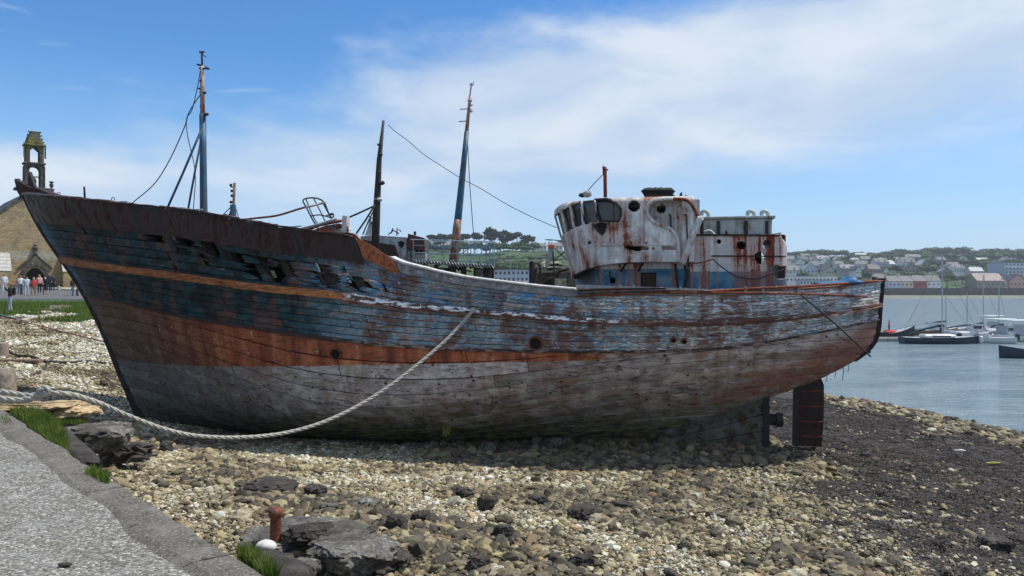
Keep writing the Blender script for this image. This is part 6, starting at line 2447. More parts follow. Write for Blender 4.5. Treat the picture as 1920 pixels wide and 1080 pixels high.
W_, B_l, N_v, G_r = cl('white', (.62, .62, .62)), cl('pale_blue', (.42, .50, .56)), cl('navy', (.02, .025, .04)), cl('grey', (.25, .25, .27))
J_n, Bk, Kh, Pk, Rd, Be = cl('jeans', (.07, .11, .19)), cl('black', (.018, .018, .02)), cl('khaki', (.25, .20, .12)), cl('pink', (.55, .28, .28)), cl('red', (.5, .06, .04)), cl('beige', (.5, .42, .33))
hb, hbr, hg, hbl = simple('hair_black', (.015, .012, .01)), simple('hair_brown', (.07, .04, .02)), simple('hair_grey', (.4, .39, .38)), simple('hair_blond', (.3, .2, .09))
for px, py, yaw, top, bot, hr, pose, lb, kw in [
    (8, 551, .2, W_, B_l, hb, {'stride': .1}, 'person in a white top with dark hair at the left picture edge', {}),
    (38, 553, .1, W_, J_n, hbr, {'stride': .12, 'tee': 1}, 'person in a white shirt and dark jeans with back turned', {}),
    (50, 556, .3, B_l, B_l, hbr, {'stride': .05}, 'person in pale blue shirt and pale trousers second from the white shirt', {}),
    (63, 558, 0, Rd, Kh, hbl, {'stride': .1}, 'person in a red and pink top with long fair hair and patterned trousers', {'long_hair': True}),
    (74, 551, .4, Pk, Bk, hbl, {'stride': .05}, 'person in a pink blouse and black trousers near the chapel door', {'long_hair': True}),
    (85, 556, -.9, Bk, N_v, hg, {'stride': .12, 'arm_r': 'fold', 'shorts': 1}, 'grey haired person in a black tee and dark shorts', {}),
    (91, 547, .2, N_v, N_v, hb, {'stride': .05}, 'person in dark blue standing behind the grey haired visitor', {}),
    (99, 546, .1, N_v, Bk, hb, {'stride': .05}, 'smallest dark clothed person right of the chapel door', {'height': 1.5}),
    (136, 558, 1.2, Bk, J_n, hg, {'stride': .1}, 'lone person in a black jacket and dark jeans beside the railing', {})]:
    person(ground_at(px, py), yaw + .3, top, bot, hr, pose, lb, **kw)
pp_ = ground_at(19, 587)
person(pp_, -.9, Bk, cl('light_jeans', (.30, .33, .38)), hbr, {'arm_l': 'up', 'arm_r': 'up', 'stride': .06, 'tee': 1}, 'person in a black tee and light jeans taking a photograph on the grass bank', pack=Bk, group=None)
# ------------------------------------------------------------------ second wreck behind: cabin, funnel, scaffold, leaning mast
w2 = thing('grey_wreck', (-6, 34, 1.6), 'derelict grey trawler behind the main wreck with a leaning blue mast and scaffold walkway', 'fishing boat')
D2 = 34.0
def S2(px, py, d=D2): return scr(px, py, d)
hb_ = MB()
prof = [(-16.5, 0.1, 5.6), (-15, 1.4, 5.5), (-12, 2.4, 5.4), (-6, 2.8, 5.5), (-3, 2.6, 5.55), (-1.2, 1.6, 5.6), (-0.9, .3, 5.6)]
vs = []
for x, b, zt in prof:
    for k in range(9):
        t = k / 8 * math.pi
        yy = b * math.cos(t); zz = 1.6 + (zt - 1.6) * (1 - math.sin(t) ** .6)
        vs.append(Vector((x, 35.6 + yy, zz)))
hb_.add(vs, [(i * 9 + k, i * 9 + k + 1, i * 9 + k + 10, i * 9 + k + 9) for i in range(6) for k in range(8)])
hb_.build('hull', M['hull_dead'], w2, smooth=True)
def quadwall(name, pix, d, th, mat, par=w2, label=None):
    o = MB().prism([S2(x, y, d) for x, y in pix], (0, th, 0)).build(name, mat, par)
    if label: o['label'] = label
    return o
cab = quadwall('cabin_wall', [(676, 443), (700, 441), (762, 445), (762, 560), (676, 560)], 34, 3.0, M['grey_wreck'])
pc_ = S2(713, 461, 33.97)
MB().tube([pc_, pc_ + Vector((0, .05, 0))], .125, 16).build('porthole', M['dark_gap'], cab)
quadwall('hole', [(746, 454), (752, 451), (759, 455), (753, 466), (747, 459)], 33.97, .02, M['dark_gap'], cab)
for pix in ([(684, 441), (690, 425), (694, 405), (698, 418), (698, 441)],): quadwall('torn_plate', pix, 34.5, .08, M['grey_wreck'])
for pts_ in ([(728, 440), (738, 432), (748, 438)], [(733, 438), (737, 428)], [(744, 442), (745, 428), (752, 434)], [(690, 404), (702, 412), (696, 420)]):
    MB().tube([S2(x, y, 34.4) for x, y in pts_], .03, 5).build('bent_rod', M['iron_dark'], w2)
fn = quadwall('funnel', [(765, 438), (795, 446), (797, 470), (763, 466)], 34, 1.6, M['red_black'])
MB().tube([S2(778, 441, 34.6), S2(778, 434, 34.6)], .06, 8).build('funnel_pipe', M['iron_dark'], fn)
quadwall('engine_box', [(764, 466), (797, 468), (797, 520), (764, 520)], 34.2, 1.4, M['grey_wreck'])
for x0 in (782, 790): quadwall('opening', [(x0 - 3, 468), (x0 + 2, 468), (x0 + 2, 476), (x0 - 3, 476)], 34.15, .04, M['dark_gap'])
# walkway grating and scaffold tubes
gr_ = thing('x', (0, 0, 0), None, None); bpy.data.objects.remove(gr_)
quadwall('walkway', [(775, 488), (925, 497), (925, 500), (775, 491)], 33.2, 2.4, M['old_frame'])
for k in range(26):
    px = 778 + k * 5.7; y = 488 + (px - 775) * .06
    MB().tube([S2(px, y - 1, 33.1), S2(px + 5, y + 6, 33.1)], .03, 4).build('grating_slat', M['grey_metal'], w2)
for dd in (33.0, 35.4):
    for j, (ya, yb) in enumerate(((449, 453), (460, 464), (474, 477), (488, 490))):
        k_ = 33.0 / dd
        MB().tube([S2(775 if j else 770, ya + (dd - 33), dd), S2(928, yb + (dd - 33), dd)], .022, 5).build('scaffold_tube', M['scaffold'], w2)
    for px in (775, 803, 831, 857, 883, 912, 918, 927):
        MB().tube([S2(px, 449 + (px - 775) * .026 + (dd - 33), dd), S2(px, 500, dd)], .022, 5).build('scaffold_tube', M['scaffold'], w2)
for px, py in ((927, 451), (927, 463), (927, 477), (927, 490)):
    MB().tube([S2(px, py, 33), S2(px, py + 1, 35.4)], .022, 5).build('scaffold_tube', M['scaffold'], w2)
for pix in ([(860, 478), (912, 448)], [(898, 490), (906, 460)], [(800, 488), (830, 470)]):
    MB().tube([S2(x, y, 34) for x, y in pix], .02, 5).build('scaffold_tube', M['scaffold'], w2)
for px, r, y1 in ((850, .12, 540), (910, .11, 545), (917, .13, 545), (924, .06, 545), (890, .05, 540), (868, .1, 540), (847, .07, 530), (872, .06, 535)):
    MB().tube([S2(px, 500, 33.4), S2(px, y1, 33.4)], r, 8).build('support_post', M['old_frame'], w2)
quadwall('side_panel', [(888, 501), (905, 503), (905, 545), (888, 545)], 34.5, .1, M['grey_wreck'])
quadwall('side_panel', [(800, 500), (842, 502), (842, 540), (800, 540)], 34.5, .1, M['old_frame'])
for k in range(30):
    px = rng.uniform(765, 925); y = 495 + rng.uniform(-3, 14)
    MB().box(S2(px, y, 33.6), (rng.uniform(.1, .5), .1, rng.uniform(.03, .16)), ry=rng.uniform(-.6, .6)).build('debris', M[rng.choice(['rust', 'old_frame', 'grey_metal', 'white_pipe'])], w2)
lm = MB().tube([S2(849, 500, 34), S2(862, 380, 34), S2(870, 300, 34), S2(875, 246, 34)], [.20, .155, .125, .10], 12).build('leaning_mast', M['mast_blue'], w2, smooth='all')
MB().tube([S2(849, 505, 33.95), S2(857, 425, 33.95), S2(858.5, 412, 33.95)], [.215, .18, .16], 12).build('mast_foot', M['mast_white'], lm, smooth='all')
MB().tube([S2(875, 246, 34), S2(879, 205, 34), S2(881, 180, 34)], [.085, .07, .05], 8).build('mast_top', M['mast_white'], lm, smooth='all')
MB().tube([S2(881, 180, 34), S2(884, 156, 34)], .04, 6).build('mast_top', M['grey_metal'], lm)
for a_, b_, r in (((862, 205), (878, 204), .025), ((860, 228), (876, 227), .025), ((877, 188), (885, 189), .06), ((880, 158), (887, 160), .03), ((887, 160), (888, 153), .02), ((881, 195), (886, 198), .05), ((882, 205), (885, 210), .07), ((872, 243), (879, 243), .06)):
    MB().tube([S2(*a_, 34), S2(*b_, 34)], r, 6).build('mast_fitting', M['grey_metal'], lm)
MB().tube([S2(876, 250, 34), S2(881, 350, 34), S2(888, 440, 34)], .018, 5).build('mast_stay', M['wire'], lm)
MB().tube([S2(845, 478, 33.8), S2(853, 458, 33.8), S2(857, 450, 33.8)], .05, 6).build('brace', M['red_black'], lm)
# third wreck: mossy broken deckhouse with tripod
simple('mossy_white', (.34, .33, .24), .9, .5, 3, bump=.8)
w3 = thing('mossy_wreck', (2.2, 40, 1.8), 'collapsed mossy white boat remains with an orange topped tripod left of the wheelhouse', 'boat wreck')
D3 = 40.0
for k in range(30):
    px = 1003 + (k % 10) * 7.6 + rng.uniform(-3, 3); y = 492 + (k // 10) * 7 + (px - 1003) * .08
    MB().box(scr(px, y + rng.uniform(-2, 2), D3 + rng.uniform(0, 1.5)), (rng.uniform(.3, 1.1), rng.uniform(.3, .9), rng.uniform(.05, .16)), rz=rng.uniform(-.5, .5), ry=rng.uniform(-.3, .3), bev=.01).build('broken_board', M['mossy_white' if k % 3 else 'old_frame'], w3)
MB().prism([scr(x, y, 40.5) for x, y in [(1003, 500), (1085, 506), (1085, 560), (1003, 560)]], (0, 2, 0)).build('deckhouse_wall', M['hull_dead'], w3)
MB().prism([scr(x, y, 40.3) for x, y in [(1040, 522), (1062, 522), (1062, 545), (1040, 545)]], (0, .1, 0)).build('white_panel', M['mossy_white'], w3)
MB().prism([scr(x, y, 40.3) for x, y in [(1018, 540), (1022, 528), (1034, 522), (1036, 545), (1018, 545)]], (0, .1, 0)).build('dark_opening', M['dark_gap'], w3)
for a_, b_, r, mt in (((998, 492), (998, 545), .17, 'old_frame'), ((1012, 496), (1014, 545), .06, 'iron_dark'), ((1034, 466), (1025, 500), .11, 'grey_wreck'), ((1036, 466), (1040, 515), .04, 'iron_dark'), ((1040, 466), (1066, 490), .03, 'iron_dark'), ((1038, 488), (1064, 468), .03, 'iron_dark')):
    MB().tube([scr(*a_, 39.6), scr(*b_, 39.6)], r, 8).build('leg', M[mt], w3)
MB().box(scr(1034, 462.5, 39.6), (.30, .30, .20), bev=.02).build('orange_cap', simple('orange', (.5, .10, .03), .6), w3)
# small signal mast far behind the forecastle
w4 = thing('signal_mast_boat', (-18, 50, 2.0), 'small blue and white signal mast with four lamps rising behind the forecastle', 'signal mast')
for a_, b_, r, mt in (((437, 440), (437, 384), .20, 'mast_blue'), ((438, 384), (440, 343), .09, 'mast_white'), ((416, 405), (436, 385), .03, 'wire'), ((448, 410), (440, 384), .03, 'wire'), ((428, 408), (437, 384), .05, 'iron_dark'), ((432, 350), (440, 352), .04, 'iron_dark')):
    MB().tube([scr(*a_, 50), scr(*b_, 50)], r, 8).build('pole' if r > .05 else 'stay', M[mt], w4)
for x, y in ((433, 347), (435, 358), (435, 367), (433, 379)):
    MB().box(scr(x, y, 50), (.16, .16, .16), bev=.03).build('lamp', M['iron_dark'], w4)
MB().lathe(scr(437, 500, 50) - Vector((0, 0, 3)), [(.9, 0), (.8, 3), (.2, 3.2)], 10).build('footing', M['iron_dark'], w4)

# ------------------------------------------------------------------ far shore
def hill(a, d):
    """height of the land at bearing a (x/y) and distance d"""
    town = np.interp(d, [430, 500, 510, 600, 720, 850, 960, 1200], [-.2, 1.0, 5.2, 13.5, 25, 36.5, 42, 42])
    left = np.interp(d, [300, 340, 380, 420, 470, 520, 640, 1200], [-1.0, 1.2, 4.5, 13, 24, 30, 33, 36])
    k = smooth01((a - .09) / .12)
    shore = -3 if a > .09 else 0
    return left * (1 - k) + town * k


fs_ = MB()
aa = np.linspace(-.45, .85, 110)
dd = np.array([280, 300, 330, 360, 400, 430, 450, 470, 499, 500.5, 530, 570, 620, 680, 740, 800, 860, 920, 1000, 1200, 1600])
for a in aa:
    for d in dd:
        z = hill(a, d) + (vnoise(np.array([a * 40]), np.array([d * .01]), 1.0, 4)[0] - .5) * (4 if d > 520 else .2) * (1 if d > 400 else .3)
        if a > .2: z += 1.5 * math.sin(a * 9) * smooth01((d - 600) / 200)
        fs_.add([(a * d, d, z)], [])
nd = len(dd)
fs_.f = [(i * nd + j, i * nd + j + 1, (i + 1) * nd + j + 1, (i + 1) * nd + j) for i in range(len(aa) - 1) for j in range(nd - 1)]
fs_.m = [0] * len(fs_.f)
m, g = new_mat('far_land')
p = g.pos()
n = g.noise(p, .03, 6, .65); n2 = g.noise(p, .12, 6, .7)
x_, y_, z_ = g.xyz(p)
c = g.ramp(n, [(.35, (.022, .042, .014)), (.5, (.042, .082, .018)), (.62, (.065, .115, .025))])
c = g.mix(g.step(n2, .52, .6), c, (.022, .035, .016))
c = g.mix(g.step(z_, 1.6, .9), c, (.20, .195, .15))
c = g.mix(g.mul(g.step(z_, 1.2, .3), g.step(n2, .45, .55)), c, (.11, .125, .055))
finish(g, c, .95)
M['far_land'] = m
tag(fs_.build('far_shore', m, None, smooth='all'), 'green hillside rising behind the far side of the bay', kind='structure')

# quay wall along the far waterfront
qw = MB()
for i in range(60):
    a = .30 + i * .01
    for (d, z0_, z1_) in ((500, .6, 4.1), (506, 4.0, 5.75)):
        qw.add([(a * d, d, z0_), ((a + .0101) * d, d, z0_), ((a + .0101) * d, d, z1_), (a * d, d, z1_)], [(0, 1, 2, 3)], 0)
    qw.add([(a * 500, 500, 4.1), ((a + .0101) * 500, 500, 4.1), ((a + .0101) * 506, 506, 4.1), (a * 506, 506, 4.1)], [(0, 1, 2, 3)], 1)
    qw.add([(a * 506, 506, 5.75), ((a + .0101) * 506, 506, 5.75), ((a + .0101) * 514, 514, 5.75), (a * 514, 514, 5.75)], [(0, 1, 2, 3)], 1)
simple('dark_masonry', (.07, .068, .065), .9, .3, .6); simple('promenade', (.24, .23, .21), .9)
tag(qw.build('waterfront_wall', [M['dark_masonry'], M['promenade']], None), 'long dark stone sea wall along the far waterfront below the houses', 'sea wall')

HM = {n: simple('house_' + n, c, .85, .08, .5) for n, c in dict(white=(.62, .62, .60), cream=(.50, .46, .36), grey=(.30, .30, .30), pink=(.42, .27, .23), red=(.28, .07, .05), blue=(.38, .46, .54), stone=(.24, .21, .17)).items()}
RM = {n: simple('roof_' + n, c, .6, .2, .6) for n, c in dict(slate=(.065, .07, .08), dark=(.04, .042, .05), grey=(.15, .155, .165), pale=(.36, .37, .38), brown=(.20, .15, .13)).items()}
GLW = simple('far_glass', (.04, .05, .07), .25); SHB = simple('shutter_blue', (.05, .12, .25), .7)
HMESH = {}


def house(px, py, d, wpx, hpx, wall, roof, label, yaw=0.0, roof_k=.45, depth=7.5, dormer=0, chim=2, group=None, nw=None, flat=False, gable=False, shut=False):
    """house whose foot is seen at (px, py), wpx wide and hpx tall in the photo"""
    P = scr(px, py, d); k = d / F
    W_, H_ = wpx * k, hpx * k
    r = thing('house', P, label, 'house', group)
    r.rotation_euler = (0, 0, yaw)
    wh_ = H_ * (1 - roof_k) if not flat else H_ * .94
    if gable:
        W2, D2_ = W_, depth
        body = MB(); body.prism([(-W2 / 2, 0, -2), (-W2 / 2, 0, wh_), (0, 0, H_), (W2 / 2, 0, wh_), (W2 / 2, 0, -2)], (0, D2_, 0))
        slopes = [MB().prism([(sx * (W2 / 2 + .3), -.3, wh_ - .2), (0, -.3, H_ + .05), (0, -.3, H_ + .35), (sx * (W2 / 2 + .3), -.3, wh_ + .1)], (0, D2_ + .6, 0)) for sx in (-1, 1)]
    else:
        body = MB(); body.prism([(-W_ / 2, 0, -2), (-W_ / 2, 0, wh_), (-W_ / 2, depth / 2, H_), (-W_ / 2, depth, wh_), (-W_ / 2, depth, -2)], (W_, 0, 0)) if not flat else body.box((0, depth / 2, wh_ / 2 - 1), (W_, depth, wh_ + 2))
        slopes = [] if flat else [MB().prism([(-W_ / 2 - .15, y0, wh_ - .15), (-W_ / 2 - .15, depth / 2, H_ + .05), (-W_ / 2 - .15, depth / 2, H_ + .3), (-W_ / 2 - .15, y0, wh_ + .1)], (W_ + .3, 0, 0)) for y0 in (-.35, depth + .35)]
        if flat: slopes = [MB().box((0, depth / 2, wh_ + .2), (W_ + .5, depth + .5, .4))]
    wl_ = body.build('wall', HM[wall], None); wl_.parent = r
    for s_ in slopes:
        q = s_.build('roof', RM[roof], None); q.parent = r
    if not flat:
        for i in range(chim):
            sx = (-1, 1)[i]
            zc_, yc_ = (H_ + .3, depth / 2) if not gable else (H_ + .2, depth * .25 if i else depth * .9)
            q = MB().box((sx * (W_ / 2 - .5) if not gable else 0, yc_, zc_), (.7, .9, 1.5)).build('chimney', HM['grey'] if wall == 'white' else HM[wall], None); q.parent = r
    fl = max(1, int(wh_ / 2.6)); nw = nw or max(1, int(W_ / 2.4))
    for f_ in range(fl):
        for i in range(nw):
            x = -W_ / 2 + W_ * (i + .5) / nw; z = (f_ + .55) * wh_ / fl
            key = 'sh' if shut else 'w'
            if key not in HMESH:
                mm_ = MB().box((0, 0, 0), (.95, .10, 1.25)).build('window', GLW if not shut else SHB, None)
                HMESH[key] = mm_.data; bpy.data.objects.remove(mm_)
            q = bpy.data.objects.new('window', HMESH[key]); COL.objects.link(q); q.parent = r; q.location = (x, -.03, z)
    for i in range(dormer):
        x = -W_ / 2 + W_ * (i + .5) / dormer
        q = MB().box((x, depth * .14, wh_ + (H_ - wh_) * .45), (1.3, 1.6, 1.3)).build('dormer', HM['white'], None); q.parent = r
    return r


ORD = ['first', 'second', 'third', 'fourth', 'fifth', 'sixth', 'seventh', 'eighth', 'ninth', 'tenth', 'eleventh', 'twelfth', 'thirteenth', 'fourteenth', 'fifteenth', 'sixteenth', 'seventeenth', 'eighteenth', 'nineteenth', 'twentieth', 'twenty first', 'twenty second', 'twenty third', 'twenty fourth', 'twenty fifth', 'twenty sixth', 'twenty seventh']
# front row on the waterfront
for (px, w_, h_, wall, roof, lb, kw) in [
    (1652, 22, 27, 'white', 'slate', 'white gabled house with dark slate roof directly right of the wreck stern', {}),
    (1677, 24, 23, 'blue', 'slate', 'pale blue terraced house with slate roof on the waterfront', {'dormer': 0}),
    (1701, 23, 23, 'cream', 'slate', 'cream terraced house left of the red one on the waterfront', {}),
    (1725, 24, 24, 'red', 'slate', 'dark red terraced house on the waterfront', {}),
    (1751, 25, 24, 'white', 'dark', 'white end of terrace house with blue shutters on the waterfront', {'shut': True}),
    (1858, 52, 28, 'stone', 'brown', 'long low barn like building with pale brown roof on the waterfront', {'roof_k': .5, 'nw': 6, 'depth': 14}),
    (1880, 30, 18, 'cream', 'brown', 'small tan gabled shed in front of the long barn', {'gable': True}),
    (1908, 30, 26, 'pink', 'dark', 'pink gabled house in front of the blue apartment block', {'gable': True})]:
    house(px, 540.5, 512 + (px % 3), w_, h_, HM and wall, roof, lb, **kw)
ab = house(1912, 536, 540, 56, 46, 'blue', 'grey', 'large pale blue apartment block with balconies at the right edge', flat=True, depth=20, nw=8)
for f_ in range(3):
    q = MB().box((0, -.6, 4.2 + f_ * 4.2), (20, 1.2, .5)).build('balcony', HM['white'], None); q.parent = ab
house(1515, 531, 500, 110, 13, 'white', 'pale', 'long white harbour shed with flat roof behind the aft deck', flat=True, nw=16)
house(1530, 535, 480, 60, 10, 'blue', 'slate', 'low blue harbour building in front of the long white shed', flat=True, nw=10)
house(963, 530, 330, 74, 25, 'blue', 'grey', 'grey blue harbour building on the far side seen between the wrecks', flat=True, nw=9, depth=12)
rows = [
 (585, 514, [(1483, 30, 17), (1520, 34, 22), (1556, 24, 15), (1590, 26, 16), (1610, 18, 15), (1640, 22, 17), (1662, 18, 14), (1710, 32, 21), (1775, 30, 13), (1800, 30, 16), (1832, 24, 13)]),
 (660, 503, [(1476, 16, 15), (1500, 30, 17), (1530, 20, 15), (1553, 24, 18), (1575, 18, 13), (1617, 22, 15), (1655, 28, 17), (1670, 22, 15), (1705, 30, 20), (1735, 26, 17), (1790, 22, 12), (1870, 30, 13)]),
 (760, 493, [(1480, 22, 14), (1506, 18, 11), (1527, 18, 12), (1545, 26, 13), (1572, 16, 10), (1605, 14, 9), (1625, 20, 12), (1660, 22, 12), (1688, 18, 11), (1713, 26, 16), (1745, 16, 9), (1768, 20, 10), (1808, 22, 11), (1845, 24, 11), (1890, 22, 10)]),
 (880, 486, [(1490, 16, 9), (1513, 22, 10), (1532, 26, 10), (1563, 14, 7), (1595, 14, 7), (1617, 24, 12), (1640, 14, 7), (1680, 16, 7), (1725, 16, 8), (1800, 18, 7), (1832, 18, 7), (1868, 16, 7), (1905, 18, 8)])]
hr_ = random.Random(21)
rown = ['the lowest hillside row', 'the second hillside row', 'the third hillside row', 'the topmost row']
for ri, (d, py, hs) in enumerate(rows):
    for i, (px, w_, h_) in enumerate(hs):
        wall = hr_.choice(['white', 'white', 'white', 'cream', 'stone', 'grey', 'blue']); roof = hr_.choice(['slate', 'slate', 'dark', 'grey', 'pale'])
        gb = hr_.random() < .35
        house(px, py + hr_.uniform(-2, 2), d + hr_.uniform(-15, 15), w_ * (.75 if gb else 1), h_, wall, roof, '%s %shouse with %s roof, %s from the left in %s' % (wall, 'gabled ' if gb else '', roof, ORD[i], rown[ri]), yaw=hr_.uniform(-.25, .35), roof_k=hr_.uniform(.42, .58), gable=gb, dormer=2 if (not gb and w_ > 24) else 0, depth=7.5)
for i, (px, py, w_, h_) in enumerate([(1012, 468, 26, 12), (1042, 469, 26, 14), (845, 466, 40, 11), (985, 469, 18, 8)]):
    house(px, py, 575, w_, h_, 'white', 'grey', ['white house under the pines nearest the wheelhouse gap', 'white house touching the wheelhouse front on the left hill', 'long white house behind the scaffold on the left hill', 'tiny white house among the right hand pines'][i], yaw=.1)

# trees of the far shore
m, g = new_mat('far_leaves')
n = g.noise(g.obj(), .6, 4, .6)
c = g.mix(g.step(n, .35, .65), (.022, .045, .012), (.07, .125, .028))
c = g.mix(1.0, c, g.mix(g.rnd(), (.65, .75, .7), (1.15, 1.1, .9)), 'MULTIPLY')
finish(g, c, .9)
M['far_leaves'] = m
m, g = new_mat('pine_needles')
n = g.noise(g.obj(), .8, 4, .6)
finish(g, g.mix(g.step(n, .35, .65), (.012, .022, .012), (.035, .055, .025)), .9)
M['pine_needles'] = m
simple('bark', (.08, .06, .045), .9)


def crown_mesh(seed, blobs, n, size):
    q = random.Random(seed)
    mb = MB()
    for k in range(n):
        c_, r_ = q.choice(blobs)
        while True:
            v_ = Vector((q.uniform(-1, 1), q.uniform(-1, 1), q.uniform(-1, 1)))
            if .45 < v_.length < 1: break
        p_ = Vector(c_) + Vector((v_.x * r_[0], v_.y * r_[1], v_.z * r_[2]))
        s_ = size * q.uniform(.6, 1.3)
        u = Vector((q.gauss(0, 1), q.gauss(0, 1), q.gauss(0, 1))).normalized(); w__ = u.cross(Vector((q.gauss(0, 1), q.gauss(0, 1), q.gauss(0, 1)))).normalized()
        mb.add([p_ + u * s_, p_ + w__ * s_, p_ - u * s_ * .8, p_ - w__ * s_ * .9], [(0, 1, 2, 3)])
    for c_, r_ in blobs:
        mb.sphere(c_, tuple(a * .72 for a in r_), 7, 5)
    me = bpy.data.meshes.new('crown')
    me.from_pydata([tuple(v) for v in mb.v], [], mb.f)
    return me


def trunk_mesh(h, r, seed, limbs=3):
    q = random.Random(seed); mb = MB()
    mb.tube([(0, 0, -1), (q.uniform(-.2, .2), 0, h * .5), (q.uniform(-.4, .4), 0, h)], [r, r * .75, r * .4], 6)
    for k in range(limbs):
        a = q.uniform(0, 6.28)
        mb.tube([(0, 0, h * .6), (math.cos(a) * h * .18, math.sin(a) * h * .18, h * .95)], [r * .4, r * .15], 5)
    me = bpy.data.meshes.new('trunk'); me.from_pydata([tuple(v) for v in mb.v], [], mb.f); me.materials.append(M['bark'])
    return me


BR = []
for s_ in range(5):
    q = random.Random(s_ + 50)
    bl_ = [((q.uniform(-.45, .45), q.uniform(-.4, .4), .55 + q.uniform(-.15, .2)), (q.uniform(.3, .5), q.uniform(.3, .45), q.uniform(.2, .34))) for _ in range(6)]
    c_ = crown_mesh(s_, bl_, 420, .07); c_.materials.append(M['far_leaves'])
    BR.append((c_, trunk_mesh(.5, .05, s_)))
PN = []
for s_ in range(5):
    q = random.Random(s_ + 80)
    bl_ = [((q.uniform(-.38, .38), q.uniform(-.3, .3), .86 + q.uniform(-.09, .07)), (q.uniform(.24, .38), q.uniform(.24, .38), q.uniform(.07, .13))) for _ in range(8)]
    if s_ % 2: bl_ += [((q.uniform(-.25, .25), q.uniform(-.2, .2), .62 + q.uniform(-.1, .1)), (.30, .30, .12)) for _ in range(5)]
    c_ = crown_mesh(s_ + 9, bl_, 700, .055); c_.materials.append(M['pine_needles'])
    PN.append((c_, trunk_mesh(.85, .022, s_, 4)))


def tree(kind, px, py, d, wpx, hpx, label, cat, group, i):
    cm, tm = (BR if kind == 'tree' else PN)[i % 5]
    P = scr(px, py, d); k = d / F
    r = thing('tree' if kind == 'tree' else 'pine_tree', P, label, cat, group)
    r.scale = (wpx * k, wpx * k, hpx * k)
    r.rotation_euler = (0, 0, i * 1.7)
    for nm, me_ in (('crown', cm), ('trunk', tm)):
        o = bpy.data.objects.new(nm, me_); COL.objects.link(o); o.parent = r
    return r


for i, (px, py, w_, h_) in enumerate([(812, 470, 22, 29), (832, 470, 24, 32), (848, 470, 20, 31), (862, 470, 20, 28), (874, 470, 22, 32), (889, 471, 20, 34), (918, 470, 26, 43), (933, 472, 22, 38), (945, 472, 24, 40), (958, 472, 20, 36), (970, 472, 24, 36), (984, 470, 20, 30), (996, 471, 18, 28), (820, 470, 18, 24), (952, 472, 20, 30), (1032, 456, 20, 7), (1052, 458, 16, 8), (897, 470, 18, 32)]):
    tree('pine', px, py, 540 + (i % 3) * 12, w_, h_, '%s pine from the left on the crest of the left hill' % (ORD[[0, 2, 3, 4, 5, 6, 8, 9, 10, 12, 13, 14, 15, 1, 11, 16, 17, 7][i]]), 'pine tree', 'dark pines on the crest of the left hill', i)
tr_ = random.Random(8)
tpos = []
for d, py, n_ in ((545, 527, 13), (620, 513, 20), (710, 501, 22), (820, 490, 26), (930, 483, 27)):
    for i in range(n_):
        tpos.append((d + tr_.uniform(-15, 15), 1474 + (i + tr_.uniform(.1, .9)) / n_ * 456, py + tr_.uniform(-2, 3)))
for k, (d, py) in enumerate(((545, 527), (620, 513), (710, 501), (820, 490), (930, 483))):
    sel = sorted([t for t in tpos if abs(t[0] - d) < 16], key=lambda t: t[1])
    for i, (dd_, px, py_) in enumerate(sel):
        big_ = (py < 486)
        tree('tree', px, py_, dd_, tr_.uniform(18, 34) * (1.25 if big_ and px > 1640 else 1), tr_.uniform(11, 19) * (1.05 if px > 1640 else .8), 'leafy tree, %s from the left along the %s of the far town' % (ORD[i], ['waterfront gardens', 'lowest hillside gardens', 'middle hillside gardens', 'upper hillside gardens', 'skyline'][k]), 'tree', 'leafy trees among the houses of the far town', i + k)
for i in range(16):
    px = 925 + i * 7.5
    tree('tree', px, 507 + (i % 3) * 2, 400 + (i % 4) * 8, tr_.uniform(16, 26), tr_.uniform(10, 17), 'dark bushy tree, %s from the left at the foot of the left hill' % ORD[i], 'tree', 'dark trees at the foot of the left hill', i)
# scrub on the slope of the left hill
for i in range(12):
    tree('tree', 925 + i * 11, 482 + tr_.uniform(-4, 12), 450, tr_.uniform(14, 26), tr_.uniform(3, 6), 'low green scrub bush, %s from the left on the slope of the left hill' % ORD[i], 'bush', 'scrub on the slope of the left hill', i)
for i in range(20):
    tree('tree', 795 + i * 10.5 + tr_.uniform(-3, 3), 471 + tr_.uniform(0, 2), 525 + (i % 3) * 9, tr_.uniform(16, 28), tr_.uniform(9, 19), 'dense round tree, %s from the left under the pines of the left hill' % ORD[i], 'tree', 'bushy trees under the pines of the left hill', i + 3)
# lamp posts on the waterfront
for i, (px, h_) in enumerate(((1797, 22), (1846, 40))):
    P = scr(px, 541, 508)
    l_ = thing('street_lamp', P, 'thin pale street lamp on the far waterfront %s' % ('left of the long barn', 'in front of the long barn')[i], 'street lamp')
    MB().tube([P, P + Vector((0, 0, h_ * .35))], .12, 5).build('pole', M['grey_metal'], l_)
    MB().box(P + Vector((.4, 0, h_ * .35)), (1.0, .3, .18)).build('lamp_head', M['grey_metal'], l_)

# ------------------------------------------------------------------ harbour boats
simple('boat_white', (.52, .53, .54), .35, .06, 2); simple('boat_navy', (.018, .03, .05), .35, .2, 2); simple('boat_black', (.015, .015, .018), .5, .2, 2)
simple('boat_grey', (.30, .33, .35), .5); simple('boat_wood', (.20, .11, .06), .5); simple('sail_cover', (.02, .05, .07), .9); simple('mast_alu', (.34, .36, .38), .4, .1, 2, .5)
simple('pontoon_grey', (.24, .24, .23), .9)


